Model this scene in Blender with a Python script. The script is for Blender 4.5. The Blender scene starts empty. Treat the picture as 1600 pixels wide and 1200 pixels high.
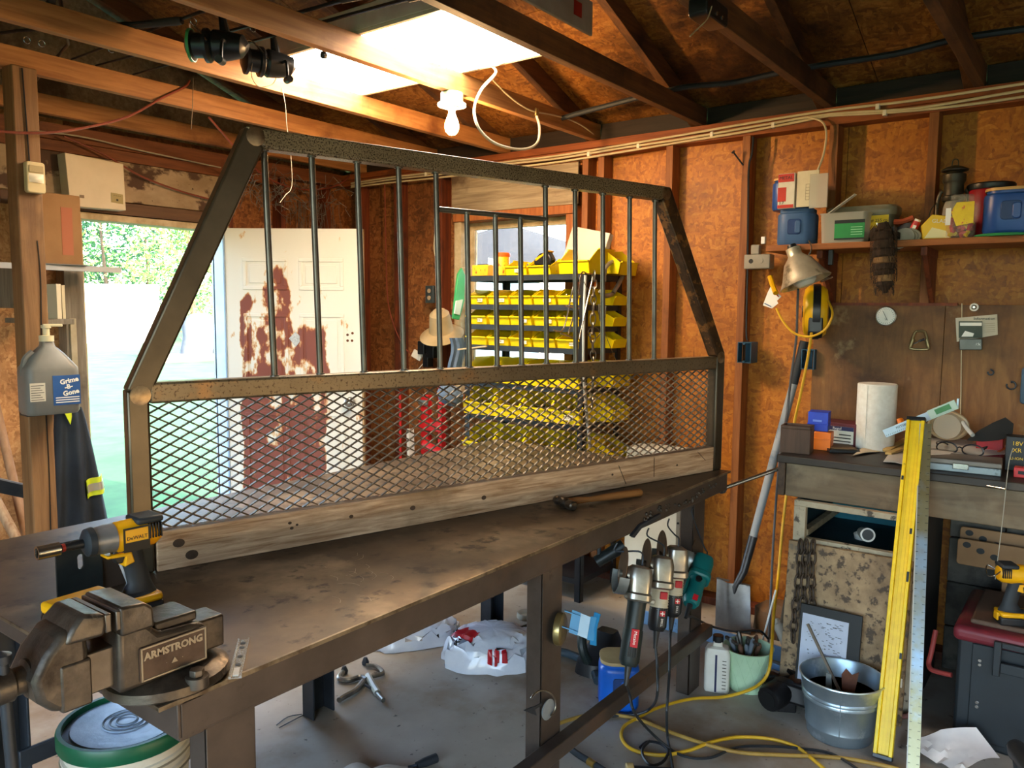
import bpy, math, random
from mathutils import Matrix, Vector, Euler
random.seed(7)
PI = math.pi
SC = bpy.context.scene
COL = SC.collection
V = Vector

# ------------------------------------------------------------------ camera
F_PX, EYE = 1233.25, V((0, 0, 1.5))
_yaw, _pit, _rol = math.radians(36.9066), math.radians(5.4464), math.radians(.5087)
_fw = V((math.cos(_yaw), math.sin(_yaw), 0)); _rt = V((math.sin(_yaw), -math.cos(_yaw), 0)); _up = V((0, 0, 1))
FWD = _fw * math.cos(_pit) - _up * math.sin(_pit)
_u = _up * math.cos(_pit) + _fw * math.sin(_pit)
RGT = _rt * math.cos(_rol) + _u * math.sin(_rol)
UPV = _u * math.cos(_rol) - _rt * math.sin(_rol)
cam_data = bpy.data.cameras.new('camera')
cam = bpy.data.objects.new('camera', cam_data)
COL.objects.link(cam)
cam_data.sensor_width = 36
cam_data.lens = F_PX / 1600 * 36
cam_data.clip_start = .05
cam_data.clip_end = 300
cam.matrix_world = Matrix(((RGT.x, UPV.x, -FWD.x, EYE.x), (RGT.y, UPV.y, -FWD.y, EYE.y), (RGT.z, UPV.z, -FWD.z, EYE.z), (0, 0, 0, 1)))
SC.camera = cam

def at(u, v, x=None, y=None, z=None):
    """real-world point seen at a photograph position, at a measured distance (the plane x, y or z = value)"""
    d = RGT * ((u - 800) / F_PX) - UPV * ((v - 600) / F_PX) + FWD
    ax, val = (0, x) if x is not None else (1, y) if y is not None else (2, z)
    return EYE + d * ((val - EYE[ax]) / d[ax])

# ------------------------------------------------------------------ view, sky, sun
SC.view_settings.view_transform = 'Standard'
SC.view_settings.look = 'None'
SC.view_settings.gamma = 1
SC.view_settings.use_curve_mapping = False
SC.view_settings.exposure = 0.55
SC.cycles.use_denoising = True
SC.cycles.max_bounces = 8
SC.cycles.diffuse_bounces = 5
SC.cycles.glossy_bounces = 4
SC.cycles.transmission_bounces = 8
SC.cycles.transparent_max_bounces = 12
SC.cycles.sample_clamp_indirect = 6
SC.cycles.caustics_reflective = False
SC.cycles.caustics_refractive = False

w = bpy.data.worlds.new('sky'); SC.world = w; w.use_nodes = True
nt = w.node_tree
sky = nt.nodes.new('ShaderNodeTexSky'); sky.sky_type = 'NISHITA'; sky.sun_disc = False
sky.sun_elevation = math.radians(24); sky.sun_rotation = math.radians(170); sky.air_density = 1.0; sky.dust_density = 2.5; sky.ozone_density = 1.2
bg = nt.nodes['Background']; bg.inputs['Strength'].default_value = 2.3
nt.links.new(sky.outputs[0], bg.inputs[0])
sun_d = bpy.data.lights.new('sun', 'SUN'); sun_d.energy = 17.0; sun_d.angle = math.radians(.6); sun_d.color = (1, .9, .72)
sun = bpy.data.objects.new('sun', sun_d); COL.objects.link(sun)
sun.rotation_euler = V((-.12, .93, -.40)).to_track_quat('-Z', 'Y').to_euler()

def portal(name, c, sx, sy, direction):
    l = bpy.data.lights.new(name, 'AREA'); l.shape = 'RECTANGLE'; l.size = sx; l.size_y = sy; l.cycles.is_portal = True
    o = bpy.data.objects.new(name, l); COL.objects.link(o)
    o.location = c; o.rotation_euler = V(direction).to_track_quat('-Z', 'Z').to_euler()
portal('portal_bay_door', (-2.45, -.1, 1.2), 4.6, 2.4, (1, 0, 0))
portal('portal_front_door', (.4, -2.56, 1.1), 4.2, 2.1, (0, 1, 0))
portal('portal_back_door', (2.39, 4.42, .97), .8, 1.94, (0, -1, 0))
portal('portal_window', (3.9, 2.83, 1.5), .74, 1.0, (-1, 0, 0))

# ------------------------------------------------------------------ helpers
def hx(s):
    r = []
    for i in (0, 2, 4):
        c = int(s[i:i + 2], 16) / 255
        r.append(c / 12.92 if c <= .04045 else ((c + .055) / 1.055) ** 2.4)
    return (*r, 1)

def mat(name, c1, c2=None, rough=.5, metal=0., scale=8., stretch=(1, 1, 1), detail=6., lo=.35, hi=.65, bump=0., bscale=None,
        spot=None, sscale=4., slo=.55, shi=.62, sstretch=(1, 1, 1), rough2=None, emit=None, estr=0., trans=0., alpha=1., coat=0., dist=0., ior=1.45, spot2=None, s2scale=40., s2lo=.6, s2hi=.66, sss=0):
    m = bpy.data.materials.new(name); m.use_nodes = True
    n = m.node_tree.nodes; L = m.node_tree.links
    b = n['Principled BSDF']
    b.inputs['Roughness'].default_value = rough; b.inputs['Metallic'].default_value = metal
    b.inputs['Transmission Weight'].default_value = trans; b.inputs['Alpha'].default_value = alpha
    b.inputs['Coat Weight'].default_value = coat; b.inputs['IOR'].default_value = ior
    a1 = hx(c1)
    b.inputs['Base Color'].default_value = a1
    if emit:
        b.inputs['Emission Color'].default_value = hx(emit); b.inputs['Emission Strength'].default_value = estr
    if c2 or bump or spot or spot2:
        tc = n.new('ShaderNodeTexCoord')
        def nz(sc, st, det, ds=0.):
            mp = n.new('ShaderNodeMapping'); mp.inputs['Scale'].default_value = [sc * k for k in st]
            L.new(tc.outputs['Object'], mp.inputs[0])
            t = n.new('ShaderNodeTexNoise'); t.inputs['Scale'].default_value = 1; t.inputs['Detail'].default_value = det; t.inputs['Distortion'].default_value = ds
            t.inputs['Roughness'].default_value = .6
            L.new(mp.outputs[0], t.inputs['Vector']); return t.outputs['Fac']
        fac = nz(scale, stretch, detail, dist)
        out = None
        if c2:
            r = n.new('ShaderNodeValToRGB'); r.color_ramp.elements[0].position = lo; r.color_ramp.elements[1].position = hi
            r.color_ramp.elements[0].color = a1; r.color_ramp.elements[1].color = hx(c2)
            L.new(fac, r.inputs[0]); out = r.outputs[0]
        for sp, ss, l_, h_, st in ((spot, sscale, slo, shi, sstretch), (spot2, s2scale, s2lo, s2hi, (1, 1, 1))):
            if not sp: continue
            f2 = nz(ss, st, 8)
            r2 = n.new('ShaderNodeValToRGB'); r2.color_ramp.elements[0].position = l_; r2.color_ramp.elements[1].position = h_
            r2.color_ramp.elements[0].color = (0, 0, 0, 1); r2.color_ramp.elements[1].color = (1, 1, 1, 1)
            L.new(f2, r2.inputs[0])
            mx = n.new('ShaderNodeMix'); mx.data_type = 'RGBA'
            L.new(r2.outputs[0], mx.inputs[0])
            if out: L.new(out, mx.inputs[6])
            else: mx.inputs[6].default_value = a1
            mx.inputs[7].default_value = hx(sp); out = mx.outputs[2]
            if rough2 is not None and sp is spot:
                mr = n.new('ShaderNodeMix'); mr.inputs[2].default_value = rough; mr.inputs[3].default_value = rough2
                L.new(r2.outputs[0], mr.inputs[0]); L.new(mr.outputs[0], b.inputs['Roughness'])
        if out: L.new(out, b.inputs['Base Color'])
        if bump:
            bp = n.new('ShaderNodeBump'); bp.inputs['Strength'].default_value = bump; bp.inputs['Distance'].default_value = .004
            L.new(nz(bscale, stretch, 6) if bscale else fac, bp.inputs['Height']); L.new(bp.outputs[0], b.inputs['Normal'])
    return m

def osb(name, cols, dark=.5, seed=0., rough=.55, s0=.5, s1=.72):
    """oriented strand board: two crossing layers of long flakes"""
    m = bpy.data.materials.new(name); m.use_nodes = True
    n = m.node_tree.nodes; L = m.node_tree.links; b = n['Principled BSDF']
    b.inputs['Roughness'].default_value = rough
    tc = n.new('ShaderNodeTexCoord')
    wn = n.new('ShaderNodeTexNoise'); wn.inputs['Scale'].default_value = 9; wn.inputs['Detail'].default_value = 3
    L.new(tc.outputs['Object'], wn.inputs['Vector'])
    va = n.new('ShaderNodeVectorMath'); va.operation = 'SCALE'; va.inputs['Scale'].default_value = .05
    L.new(wn.outputs['Color'], va.inputs[0])
    vb = n.new('ShaderNodeVectorMath'); vb.operation = 'ADD'
    L.new(tc.outputs['Object'], vb.inputs[0]); L.new(va.outputs[0], vb.inputs[1])
    layers = []
    for rot, sc in (((.5 + seed, .35, .6), (14, 62, 62)), ((-.4, .9 + seed, -.5), (62, 15, 55)), ((.2, -.5, 1.0 + seed), (55, 62, 17))):
        mp = n.new('ShaderNodeMapping'); mp.inputs['Rotation'].default_value = rot; mp.inputs['Scale'].default_value = sc
        L.new(vb.outputs[0], mp.inputs[0])
        vo = n.new('ShaderNodeTexVoronoi'); vo.inputs['Scale'].default_value = 1
        L.new(mp.outputs[0], vo.inputs['Vector'])
        sp = n.new('ShaderNodeSeparateColor'); L.new(vo.outputs['Color'], sp.inputs[0])
        layers.append(sp.outputs[0])
    big = n.new('ShaderNodeTexNoise'); big.inputs['Scale'].default_value = 13; big.inputs['Detail'].default_value = 4
    L.new(tc.outputs['Object'], big.inputs['Vector'])
    def step(f, a, bb):
        r = n.new('ShaderNodeMapRange'); r.inputs[1].default_value = a; r.inputs[2].default_value = bb
        L.new(f, r.inputs[0]); return r.outputs[0]
    def fm(fac, a, bb):
        x = n.new('ShaderNodeMix'); L.new(fac, x.inputs[0]); L.new(a, x.inputs[2]); L.new(bb, x.inputs[3]); return x.outputs[0]
    h = fm(step(big.outputs['Fac'], .45, .5), layers[0], layers[1])
    big2 = n.new('ShaderNodeTexNoise'); big2.inputs['Scale'].default_value = 19; big2.inputs['Detail'].default_value = 4
    mp2 = n.new('ShaderNodeMapping'); mp2.inputs['Location'].default_value = (4.1, 2.2, 7.7); L.new(tc.outputs['Object'], mp2.inputs[0]); L.new(mp2.outputs[0], big2.inputs['Vector'])
    h = fm(step(big2.outputs['Fac'], .52, .56), h, layers[2])
    gr = n.new('ShaderNodeTexNoise'); gr.inputs['Scale'].default_value = 90; gr.inputs['Detail'].default_value = 4
    L.new(vb.outputs[0], gr.inputs['Vector'])
    ad = n.new('ShaderNodeMath'); ad.operation = 'MULTIPLY_ADD'; ad.inputs[1].default_value = .55
    L.new(gr.outputs['Fac'], ad.inputs[0]); 
    sub = n.new('ShaderNodeMath'); sub.operation = 'MULTIPLY_ADD'; sub.inputs[1].default_value = .62; sub.inputs[2].default_value = -.07
    L.new(h, sub.inputs[0]); L.new(sub.outputs[0], ad.inputs[2])
    r = n.new('ShaderNodeValToRGB'); el = r.color_ramp.elements
    el[0].position = .0; el[0].color = hx(cols[0]); el[1].position = 1; el[1].color = hx(cols[-1])
    for i, c in enumerate(cols[1:-1]):
        e = el.new((i + 1) / (len(cols) - 1)); e.color = hx(c)
    L.new(ad.outputs[0], r.inputs[0])
    # dark blotches
    sn = n.new('ShaderNodeTexNoise'); sn.inputs['Scale'].default_value = 1.6; sn.inputs['Detail'].default_value = 9; sn.inputs['Roughness'].default_value = .65
    L.new(tc.outputs['Object'], sn.inputs['Vector'])
    mx = n.new('ShaderNodeMix'); mx.data_type = 'RGBA'; mx.blend_type = 'MULTIPLY'
    ml = n.new('ShaderNodeMath'); ml.operation = 'MULTIPLY'; ml.inputs[1].default_value = dark
    L.new(step(sn.outputs['Fac'], s0, s1), ml.inputs[0]); L.new(ml.outputs[0], mx.inputs[0])
    L.new(r.outputs[0], mx.inputs[6]); mx.inputs[7].default_value = hx('3a2413')
    L.new(mx.outputs[2], b.inputs['Base Color'])
    bp = n.new('ShaderNodeBump'); bp.inputs['Strength'].default_value = .35; bp.inputs['Distance'].default_value = .003
    L.new(h, bp.inputs['Height']); L.new(bp.outputs[0], b.inputs['Normal'])
    return m

AXS = {'X': (1, 14, 14), 'Y': (14, 1, 14), 'Z': (14, 14, 1)}
def wood(name, c1, c2, axis='X', rough=.65, scale=3., spot=None, sscale=2.5, slo=.56, shi=.7, bump=.35, **k):
    return mat(name, c1, c2, rough, 0, scale, AXS[axis], 7, .33, .67, bump, dist=.6, spot=spot, sscale=sscale, slo=slo, shi=shi, **k)

ID3 = Matrix.Identity(4)
class G:
    """gathers shapes into one mesh; all numbers are in the frame of `fr` (a thing or a matrix), world otherwise"""
    def __init__(s, fr=None):
        s.v = []; s.f = []; s.mi = []; s.cm = 0
        s.M = ID3 if fr is None else (fr if isinstance(fr, Matrix) else fr.matrix_basis.copy())
    def add(s, vs, fs):
        o = len(s.v); s.v += [s.M @ V(p) for p in vs]
        for f in fs: s.f.append([i + o for i in f]); s.mi.append(s.cm)
        return s
    def box(s, c, d, rot=None):
        R = Euler(rot).to_matrix() if rot and not isinstance(rot, Matrix) else (rot or Matrix.Identity(3))
        c = V(c); h = V(d) / 2
        vs = [c + R @ V((h.x * a, h.y * b, h.z * e)) for a in (-1, 1) for b in (-1, 1) for e in (-1, 1)]
        return s.add(vs, [(0, 1, 3, 2), (4, 6, 7, 5), (0, 4, 5, 1), (2, 3, 7, 6), (0, 2, 6, 4), (1, 5, 7, 3)])
    def mm(s, a, b):
        a, b = V(a), V(b); return s.box((a + b) / 2, [abs(x) for x in (b - a)])
    def bar(s, p, q, wd, ht, up=(0, 0, 1)):
        p, q = V(p), V(q); x = (q - p).normalized(); y = V(up).cross(x)
        if y.length < 1e-4: y = V((0, 1, 0)).cross(x)
        y.normalize(); z = x.cross(y)
        return s.box((p + q) / 2, ((q - p).length, wd, ht), Matrix((x, y, z)).transposed())
    def cyl(s, p, q, r, r2=None, n=16, cap=True):
        r2 = r if r2 is None else r2
        return s.rings([(p, r), (q, r2)], n, cap)
    def rings(s, pr, n=16, cap=True, ell=1.0):
        """pr: [(point, radius)...] along any path"""
        pts = [V(p) for p, _ in pr]; vs = []; fs = []
        t0 = (pts[1] - pts[0]).normalized(); a = t0.orthogonal().normalized()
        for i, (p, r) in enumerate(pr):
            t = (pts[min(i + 1, len(pts) - 1)] - pts[max(i - 1, 0)])
            t = t.normalized() if t.length > 1e-9 else t0
            if t.dot(t0) < -.2: t = -t
            t0 = t
            a = (a - t * a.dot(t)); a = a.normalized() if a.length > 1e-6 else t.orthogonal().normalized()
            b = t.cross(a)
            for k in range(n):
                w_ = 2 * PI * k / n; vs.append(pts[i] + a * (math.cos(w_) * r) + b * (math.sin(w_) * r * ell))
        m = len(pr)
        for i in range(m - 1):
            for k in range(n): fs.append((i * n + k, i * n + (k + 1) % n, (i + 1) * n + (k + 1) % n, (i + 1) * n + k))
        if cap: fs.append(tuple(range(n - 1, -1, -1))); fs.append(tuple((m - 1) * n + k for k in range(n)))
        return s.add(vs, fs)
    def tube(s, pts, r, n=8, sub=0, cap=True):
        if sub: pts = spline(pts, sub)
        return s.rings([(p, r) for p in pts], n, cap)
    def lathe(s, prof, c=(0, 0, 0), n=28, R=None, sx=1, sy=1):
        c = V(c); vs = []; fs = []; R = R or Matrix.Identity(3)
        for r, z in prof:
            for k in range(n):
                a = 2 * PI * k / n; vs.append(c + R @ V((r * math.cos(a) * sx, r * math.sin(a) * sy, z)))
        for i in range(len(prof) - 1):
            for k in range(n): fs.append((i * n + k, i * n + (k + 1) % n, (i + 1) * n + (k + 1) % n, (i + 1) * n + k))
        if prof[0][0] > 1e-5: fs.append(tuple(range(n - 1, -1, -1)))
        if prof[-1][0] > 1e-5: fs.append(tuple((len(prof) - 1) * n + k for k in range(n)))
        return s.add(vs, fs)
    def prism(s, poly, t, o=(0, 0, 0), ux=(1, 0, 0), uy=(0, 0, 1)):
        """polygon in the plane (ux, uy) through o, extruded both ways by t/2 along its normal"""
        o, ux, uy = V(o), V(ux).normalized(), V(uy).normalized(); nn = ux.cross(uy)
        n = len(poly)
        vs = [o + ux * a + uy * b + nn * (t / 2) for a, b in poly] + [o + ux * a + uy * b - nn * (t / 2) for a, b in poly]
        fs = [tuple(range(n)), tuple(range(2 * n - 1, n - 1, -1))] + [(i, n + i, n + (i + 1) % n, (i + 1) % n) for i in range(n)]
        return s.add(vs, fs)
    def loft(s, secs, cap=True):
        """sections: lists of equally many points"""
        n = len(secs[0]); vs = [p for q in secs for p in q]; fs = []
        for i in range(len(secs) - 1):
            for k in range(n): fs.append((i * n + k, i * n + (k + 1) % n, (i + 1) * n + (k + 1) % n, (i + 1) * n + k))
        if cap: fs.append(tuple(range(n - 1, -1, -1))); fs.append(tuple((len(secs) - 1) * n + k for k in range(n)))
        return s.add(vs, fs)
    def grid(s, fn, nu, nv, t=0.0):
        P = [[V(fn(i / nu, j / nv)) for j in range(nv + 1)] for i in range(nu + 1)]
        vs = [p for row in P for p in row]; fs = []
        q = lambda i, j: i * (nv + 1) + j
        for i in range(nu):
            for j in range(nv): fs.append((q(i, j), q(i + 1, j), q(i + 1, j + 1), q(i, j + 1)))
        if t:
            m = len(vs); nn = (P[nu][0] - P[0][0]).cross(P[0][nv] - P[0][0]); nn = nn.normalized() * -t
            vs += [p + nn for p in vs]; top = [tuple(m + k for k in reversed(f)) for f in fs]
            ed = [q(i, 0) for i in range(nu + 1)] + [q(nu, j) for j in range(1, nv + 1)] + [q(i, nv) for i in range(nu - 1, -1, -1)] + [q(0, j) for j in range(nv - 1, 0, -1)]
            fs = fs + top + [(ed[k], m + ed[k], m + ed[(k + 1) % len(ed)], ed[(k + 1) % len(ed)]) for k in range(len(ed))]
        return s.add(vs, fs)
    def build(s, name, m, parent=None, bevel=0, smooth=35, kind=None, label=None, sub=0, seg=2):
        me = bpy.data.meshes.new(name)
        P = chain(parent).inverted() if parent else ID3
        me.from_pydata([P @ p for p in s.v], [], s.f)
        ms = m if isinstance(m, (list, tuple)) else [m]
        for x in ms: me.materials.append(x)
        if len(ms) > 1: me.polygons.foreach_set('material_index', s.mi)
        me.validate()
        import bmesh
        bm = bmesh.new(); bm.from_mesh(me); bmesh.ops.recalc_face_normals(bm, faces=bm.faces); bm.to_mesh(me); bm.free()
        if smooth:
            me.polygons.foreach_set('use_smooth', [True] * len(me.polygons)); me.set_sharp_from_angle(angle=math.radians(smooth))
        o = bpy.data.objects.new(name, me); COL.objects.link(o)
        if parent: o.parent = parent
        if sub:
            mo = o.modifiers.new('sub', 'SUBSURF'); mo.levels = sub; mo.render_levels = sub
        if bevel:
            mo = o.modifiers.new('bevel', 'BEVEL'); mo.width = bevel; mo.segments = seg; mo.limit_method = 'ANGLE'; mo.angle_limit = math.radians(40)
            mo.harden_normals = False
        if kind: o['kind'] = kind
        if label: o['label'] = label
        return o

def chain(o):
    M = o.matrix_basis.copy()
    while o.parent: o = o.parent; M = o.matrix_basis @ M
    return M

def spline(pts, sub=6):
    pts = [V(p) for p in pts]; out = []
    for i in range(len(pts) - 1):
        p0 = pts[max(i - 1, 0)]; p1 = pts[i]; p2 = pts[i + 1]; p3 = pts[min(i + 2, len(pts) - 1)]
        for k in range(sub):
            t = k / sub
            out.append(.5 * ((2 * p1) + (p2 - p0) * t + (2 * p0 - 5 * p1 + 4 * p2 - p3) * t * t + (3 * p1 - p0 - 3 * p2 + p3) * t ** 3))
    out.append(pts[-1]); return out

def tag(o, label, cat, group=None, kind=None):
    o['label'] = label; o['category'] = cat
    if group: o['group'] = group
    if kind: o['kind'] = kind
    return o

def thing(name, label, cat, loc=(0, 0, 0), rz=0., group=None, rot=None):
    o = bpy.data.objects.new(name, None); COL.objects.link(o); o.empty_display_size = .05
    o.location = loc; o.rotation_euler = rot if rot else (0, 0, rz)
    o.matrix_basis = Matrix.LocRotScale(V(loc), Euler(rot if rot else (0, 0, rz)), None)
    return tag(o, label, cat, group)

def shell(name, label=None):
    o = bpy.data.objects.new(name, None); COL.objects.link(o); o['kind'] = 'structure'
    if label: o['label'] = label
    return o

def copy_tree(o, parent=None):
    c = o.copy(); COL.objects.link(c)
    if parent: c.parent = parent
    for ch in o.children: copy_tree(ch, c)
    return c

def writing(name, txt, size, o, ux, uy, m, parent, depth=.0004, align='CENTER', bold=0):
    cu = bpy.data.curves.new(name, 'FONT'); cu.body = txt; cu.size = size; cu.extrude = depth; cu.align_x = align; cu.align_y = 'CENTER'; cu.resolution_u = 2; cu.offset = bold
    t = bpy.data.objects.new(name, cu)
    me = bpy.data.meshes.new_from_object(t); bpy.data.objects.remove(t)
    ux = V(ux).normalized(); uy = V(uy); uy = (uy - ux * uy.dot(ux)).normalized(); nn = ux.cross(uy); o = V(o)
    M = Matrix(((ux.x, uy.x, nn.x, o.x), (ux.y, uy.y, nn.y, o.y), (ux.z, uy.z, nn.z, o.z), (0, 0, 0, 1)))
    me.transform((chain(parent).inverted() if parent else ID3) @ M)
    me.materials.clear(); me.materials.append(m)
    ob = bpy.data.objects.new(name, me); COL.objects.link(ob)
    if parent: ob.parent = parent
    return ob

def flat(g, o, ux, uy, w_, h_, t=.001):
    """a thin card centred at o with its face along (ux, uy)"""
    return g.prism([(-w_ / 2, -h_ / 2), (w_ / 2, -h_ / 2), (w_ / 2, h_ / 2), (-w_ / 2, h_ / 2)], t, o, ux, uy)

def rrect(w_, h_, r, n=4, cx=0, cy=0):
    out = []
    for sx, sy, a0 in ((1, 1, 0), (-1, 1, 90), (-1, -1, 180), (1, -1, 270)):
        for k in range(n + 1):
            a = math.radians(a0 + 90 * k / n); out.append((cx + sx * (w_ / 2 - r) + r * math.cos(a), cy + sy * (h_ / 2 - r) + r * math.sin(a)))
    return out

ORD = ['first', 'second', 'third', 'fourth', 'fifth', 'sixth', 'seventh', 'eighth', 'ninth', 'tenth']
# ------------------------------------------------------------------ materials of the building
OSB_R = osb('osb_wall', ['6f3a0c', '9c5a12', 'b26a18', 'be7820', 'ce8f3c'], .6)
OSB_D = osb('osb_stained_dim', ['4a2812', '6c3e1c', '865228', '986235', 'aa7648'], .7, .3)  # old stained board, with the dim corner's low light put into its tone
OSB_L = osb('osb_left', ['7d4f2a', 'a36f40', 'bb8450', 'c99560', 'd8ab78'], .6, .5)
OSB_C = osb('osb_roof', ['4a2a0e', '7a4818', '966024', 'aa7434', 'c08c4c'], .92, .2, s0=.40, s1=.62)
STUD = wood('stud_pine', '7a4620', '9c6234', 'Z', spot='4a220c', slo=.58, shi=.72)
STUD_D = wood('stud_dark', '4d2010', '7a3a1a', 'Z', spot='2c1208', slo=.55, shi=.7)
PLATE = wood('plate_pine', '74391a', '9a5526', 'Y', spot='43200e')
JOIST = wood('joist_pine', '8a5a30', 'b07c48', 'X', spot='5e3112', slo=.56, shi=.72)
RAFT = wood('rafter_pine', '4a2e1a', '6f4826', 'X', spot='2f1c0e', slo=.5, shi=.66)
GREYB = wood('weathered_board', '7c6a52', 'a8977a', 'Y', spot='5a4835', slo=.5, shi=.62)
TRIMW = wood('window_trim', '8a4a20', 'ad6a35', 'Z')
CREAM = mat('cream_trim', 'c9b896', 'a89470', .6, scale=14)
FLOORM = mat('concrete', 'b0a698', '938878', .55, 0, 2.6, detail=10, lo=.3, hi=.7, bump=.15, bscale=60, spot='84694c', sscale=1.3, slo=.5, shi=.68, rough2=.7, spot2='4f4740', s2scale=26, s2lo=.64, s2hi=.7)
BLOCK = mat('grey_block', '5e5a52', '46423b', .85, scale=5, bump=.6, bscale=30, spot='2c2924', slo=.5, shi=.6)

def wallset(n, label=None): return shell(n, label)
floor = G().mm((-2.6, -2.6, -.12), (3.93, 4.5, 0)).build('floor', FLOORM); floor['kind'] = 'structure'

# right wall: studs every 0.40 m, boards behind them
wr = wallset('wall_right', 'stud wall with orange strand board between the studs')
ys = [1.83 - .4 * k for k in range(-1, 12)]
for y in ys:
    G().mm((3.75, y - .019, 0), (3.839, y + .019, 2.33)).build('stud', STUD, wr, .002)
for y in (2.33,):
    G().mm((3.75, y - .019, 0), (3.839, y + .019, 2.33)).build('stud', STUD, wr, .002)
for y in (3.40, 3.78, 4.15):
    G().mm((3.75, y - .022, 0), (3.839, y + .022, 2.33)).build('stud', STUD_D, wr, .002)
G().mm((3.75, -2.5, 2.33), (3.839, 4.39, 2.368)).build('bottom_plate_of_top', PLATE, wr, .002).name = 'top_plate'
G().mm((3.75, -2.5, 2.37), (3.839, 4.39, 2.408)).build('top_plate', PLATE, wr, .002)
G().mm((3.75, -2.5, 0), (3.839, 2.4, .038)).build('sole_plate', STUD_D, wr, .002)
cuts = [-2.5, -1.45, -.232, .99, 2.212, 2.42]
for a, b in zip(cuts[:-1], cuts[1:]):
    G().mm((3.84, a + .0015, 0), (3.852, b - .0015, 2.42)).build('strand_board', OSB_R, wr)
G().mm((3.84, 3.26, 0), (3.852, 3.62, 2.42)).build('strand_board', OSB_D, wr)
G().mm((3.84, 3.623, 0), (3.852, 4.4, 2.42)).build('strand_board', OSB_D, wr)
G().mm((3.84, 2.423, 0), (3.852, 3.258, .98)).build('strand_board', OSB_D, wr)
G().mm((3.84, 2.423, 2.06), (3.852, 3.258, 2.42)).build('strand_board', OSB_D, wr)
G().mm((3.742, 2.37, 2.079), (3.752, 3.29, 2.305)).build('header_board', GREYB, wr, .002)
# outer cladding, closes the wall from outside
G().mm((3.853, -2.6, 0), (3.90, 2.44, 2.45)).mm((3.853, 3.22, 0), (3.90, 4.45, 2.45)).mm((3.853, 2.44, 0), (3.90, 3.22, .98)).mm((3.853, 2.44, 2.0), (3.90, 3.22, 2.45)).build('cladding', GREYB, wr)

# window in the right wall
wi = shell('window_1', 'window behind the yellow parts bins')
gw = G()
gw.mm((3.742, 2.40, 2.03), (3.86, 3.28, 2.078)).build('head_casing', TRIMW, wi, .003)
for y0, y1 in ((2.40, 2.455), (3.225, 3.28)):
    G().mm((3.755, y0, .95), (3.86, y1, 2.03)).build('side_casing', TRIMW if y0 < 3 else CREAM, wi, .003)
G().mm((3.70, 2.40, .93), (3.86, 3.28, .97)).build('window_sill', TRIMW, wi, .003)
G().mm((3.845, 2.455, 1.985), (3.875, 3.225, 2.03)).mm((3.845, 2.455, .97), (3.875, 3.225, 1.01)).mm((3.845, 2.455, 1.01), (3.875, 2.49, 1.985)).mm((3.845, 3.19, 1.01), (3.875, 3.225, 1.985)).mm((3.845, 2.49, 1.48), (3.875, 3.19, 1.515)).build('sash', CREAM, wi, .002)
GL = bpy.data.materials.new('window_glass'); GL.use_nodes = True
_n = GL.node_tree.nodes; _l = GL.node_tree.links
_t = _n.new('ShaderNodeBsdfTransparent'); _t.inputs[0].default_value = (.93, .95, .95, 1); _g = _n.new('ShaderNodeBsdfGlossy'); _g.inputs['Roughness'].default_value = .03
_f = _n.new('ShaderNodeFresnel'); _x = _n.new('ShaderNodeMixShader'); _l.new(_f.outputs[0], _x.inputs[0]); _l.new(_t.outputs[0], _x.inputs[1]); _l.new(_g.outputs[0], _x.inputs[2]); _l.new(_x.outputs[0], _n['Material Output'].inputs[0])
G().mm((3.858, 2.49, 1.01), (3.862, 3.19, 1.48)).build('pane', GL, wi)
G().mm((3.858, 2.49, 1.515), (3.862, 3.19, 1.985)).build('pane', GL, wi)

# back wall with the door opening
wb = wallset('wall_back', 'stud wall with an open doorway to the yard')
for x in (-2.2, -1.4, -.6, .2, .9, 1.3):
    G().mm((x - .02, 4.30, 0), (x + .02, 4.389, 2.33)).build('stud', STUD_D, wb, .002)
for x in (2.86, 3.25, 3.62):
    G().mm((x - .02, 4.30, 0), (x + .02, 4.389, 2.33)).build('stud', STUD_D, wb, .002)
for a, b in ((-2.5, -1.28), (-1.277, -.06), (-.057, 1.163), (1.166, 1.95)):
    G().mm((a, 4.39, 0), (b, 4.402, 2.45)).build('strand_board', OSB_L, wb)
G().mm((2.80, 4.39, 0), (3.84, 4.402, 2.45)).build('strand_board', OSB_D, wb)
G().mm((1.95, 4.39, 2.0), (2.80, 4.402, 2.45)).build('strand_board', OSB_D, wb)
WOB = wood('wide_plank_rail', '5c3118', '7d4827', 'X', spot='3a1c0c')
G().mm((-2.5, 4.30, 2.33), (3.74, 4.389, 2.408)).build('top_plate', WOB, wb, .002)
PEEL = mat('peeling_paint', 'a8957a', '8d795e', .75, scale=6, stretch=(1, 1, 1.6), spot='4b3526', sscale=3.2, slo=.54, shi=.58, sstretch=(1, 1, 1.4), spot2='3e2a1e', s2scale=30, s2lo=.66, s2hi=.7, bump=.3)
G().mm((1.5, 4.285, 2.27), (3.2, 4.30, 2.325)).build('header_rail', WOB, wb, .002)
G().mm((1.6, 4.288, 2.055), (2.84, 4.30, 2.268)).build('header_board', PEEL, wb, .002)
G().mm((1.6, 4.275, 1.985), (2.84, 4.30, 2.05)).build('header_rail', wood('brown_rail', '4a3222', '66492f', 'X'), wb, .002)
G().mm((1.93, 4.28, 1.945), (2.84, 4.40, 1.98)).build('door_stop_strip', CREAM, wb, .002)
JAMB = wood('jamb_grey', '6c6355', '8d8474', 'Z', spot='453a2e')
G().mm((1.87, 4.27, 0), (1.965, 4.36, 1.945)).build('door_jamb', JAMB, wb, .003)
G().mm((1.965, 4.30, 0), (1.985, 4.42, 1.945)).build('door_jamb', CREAM, wb, .002)
G().mm((2.80, 4.27, 0), (2.84, 4.42, 1.945)).build('door_jamb', mat('white_jamb', 'b9c2cc', 'a7b0bb', .5), wb, .002)
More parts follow.
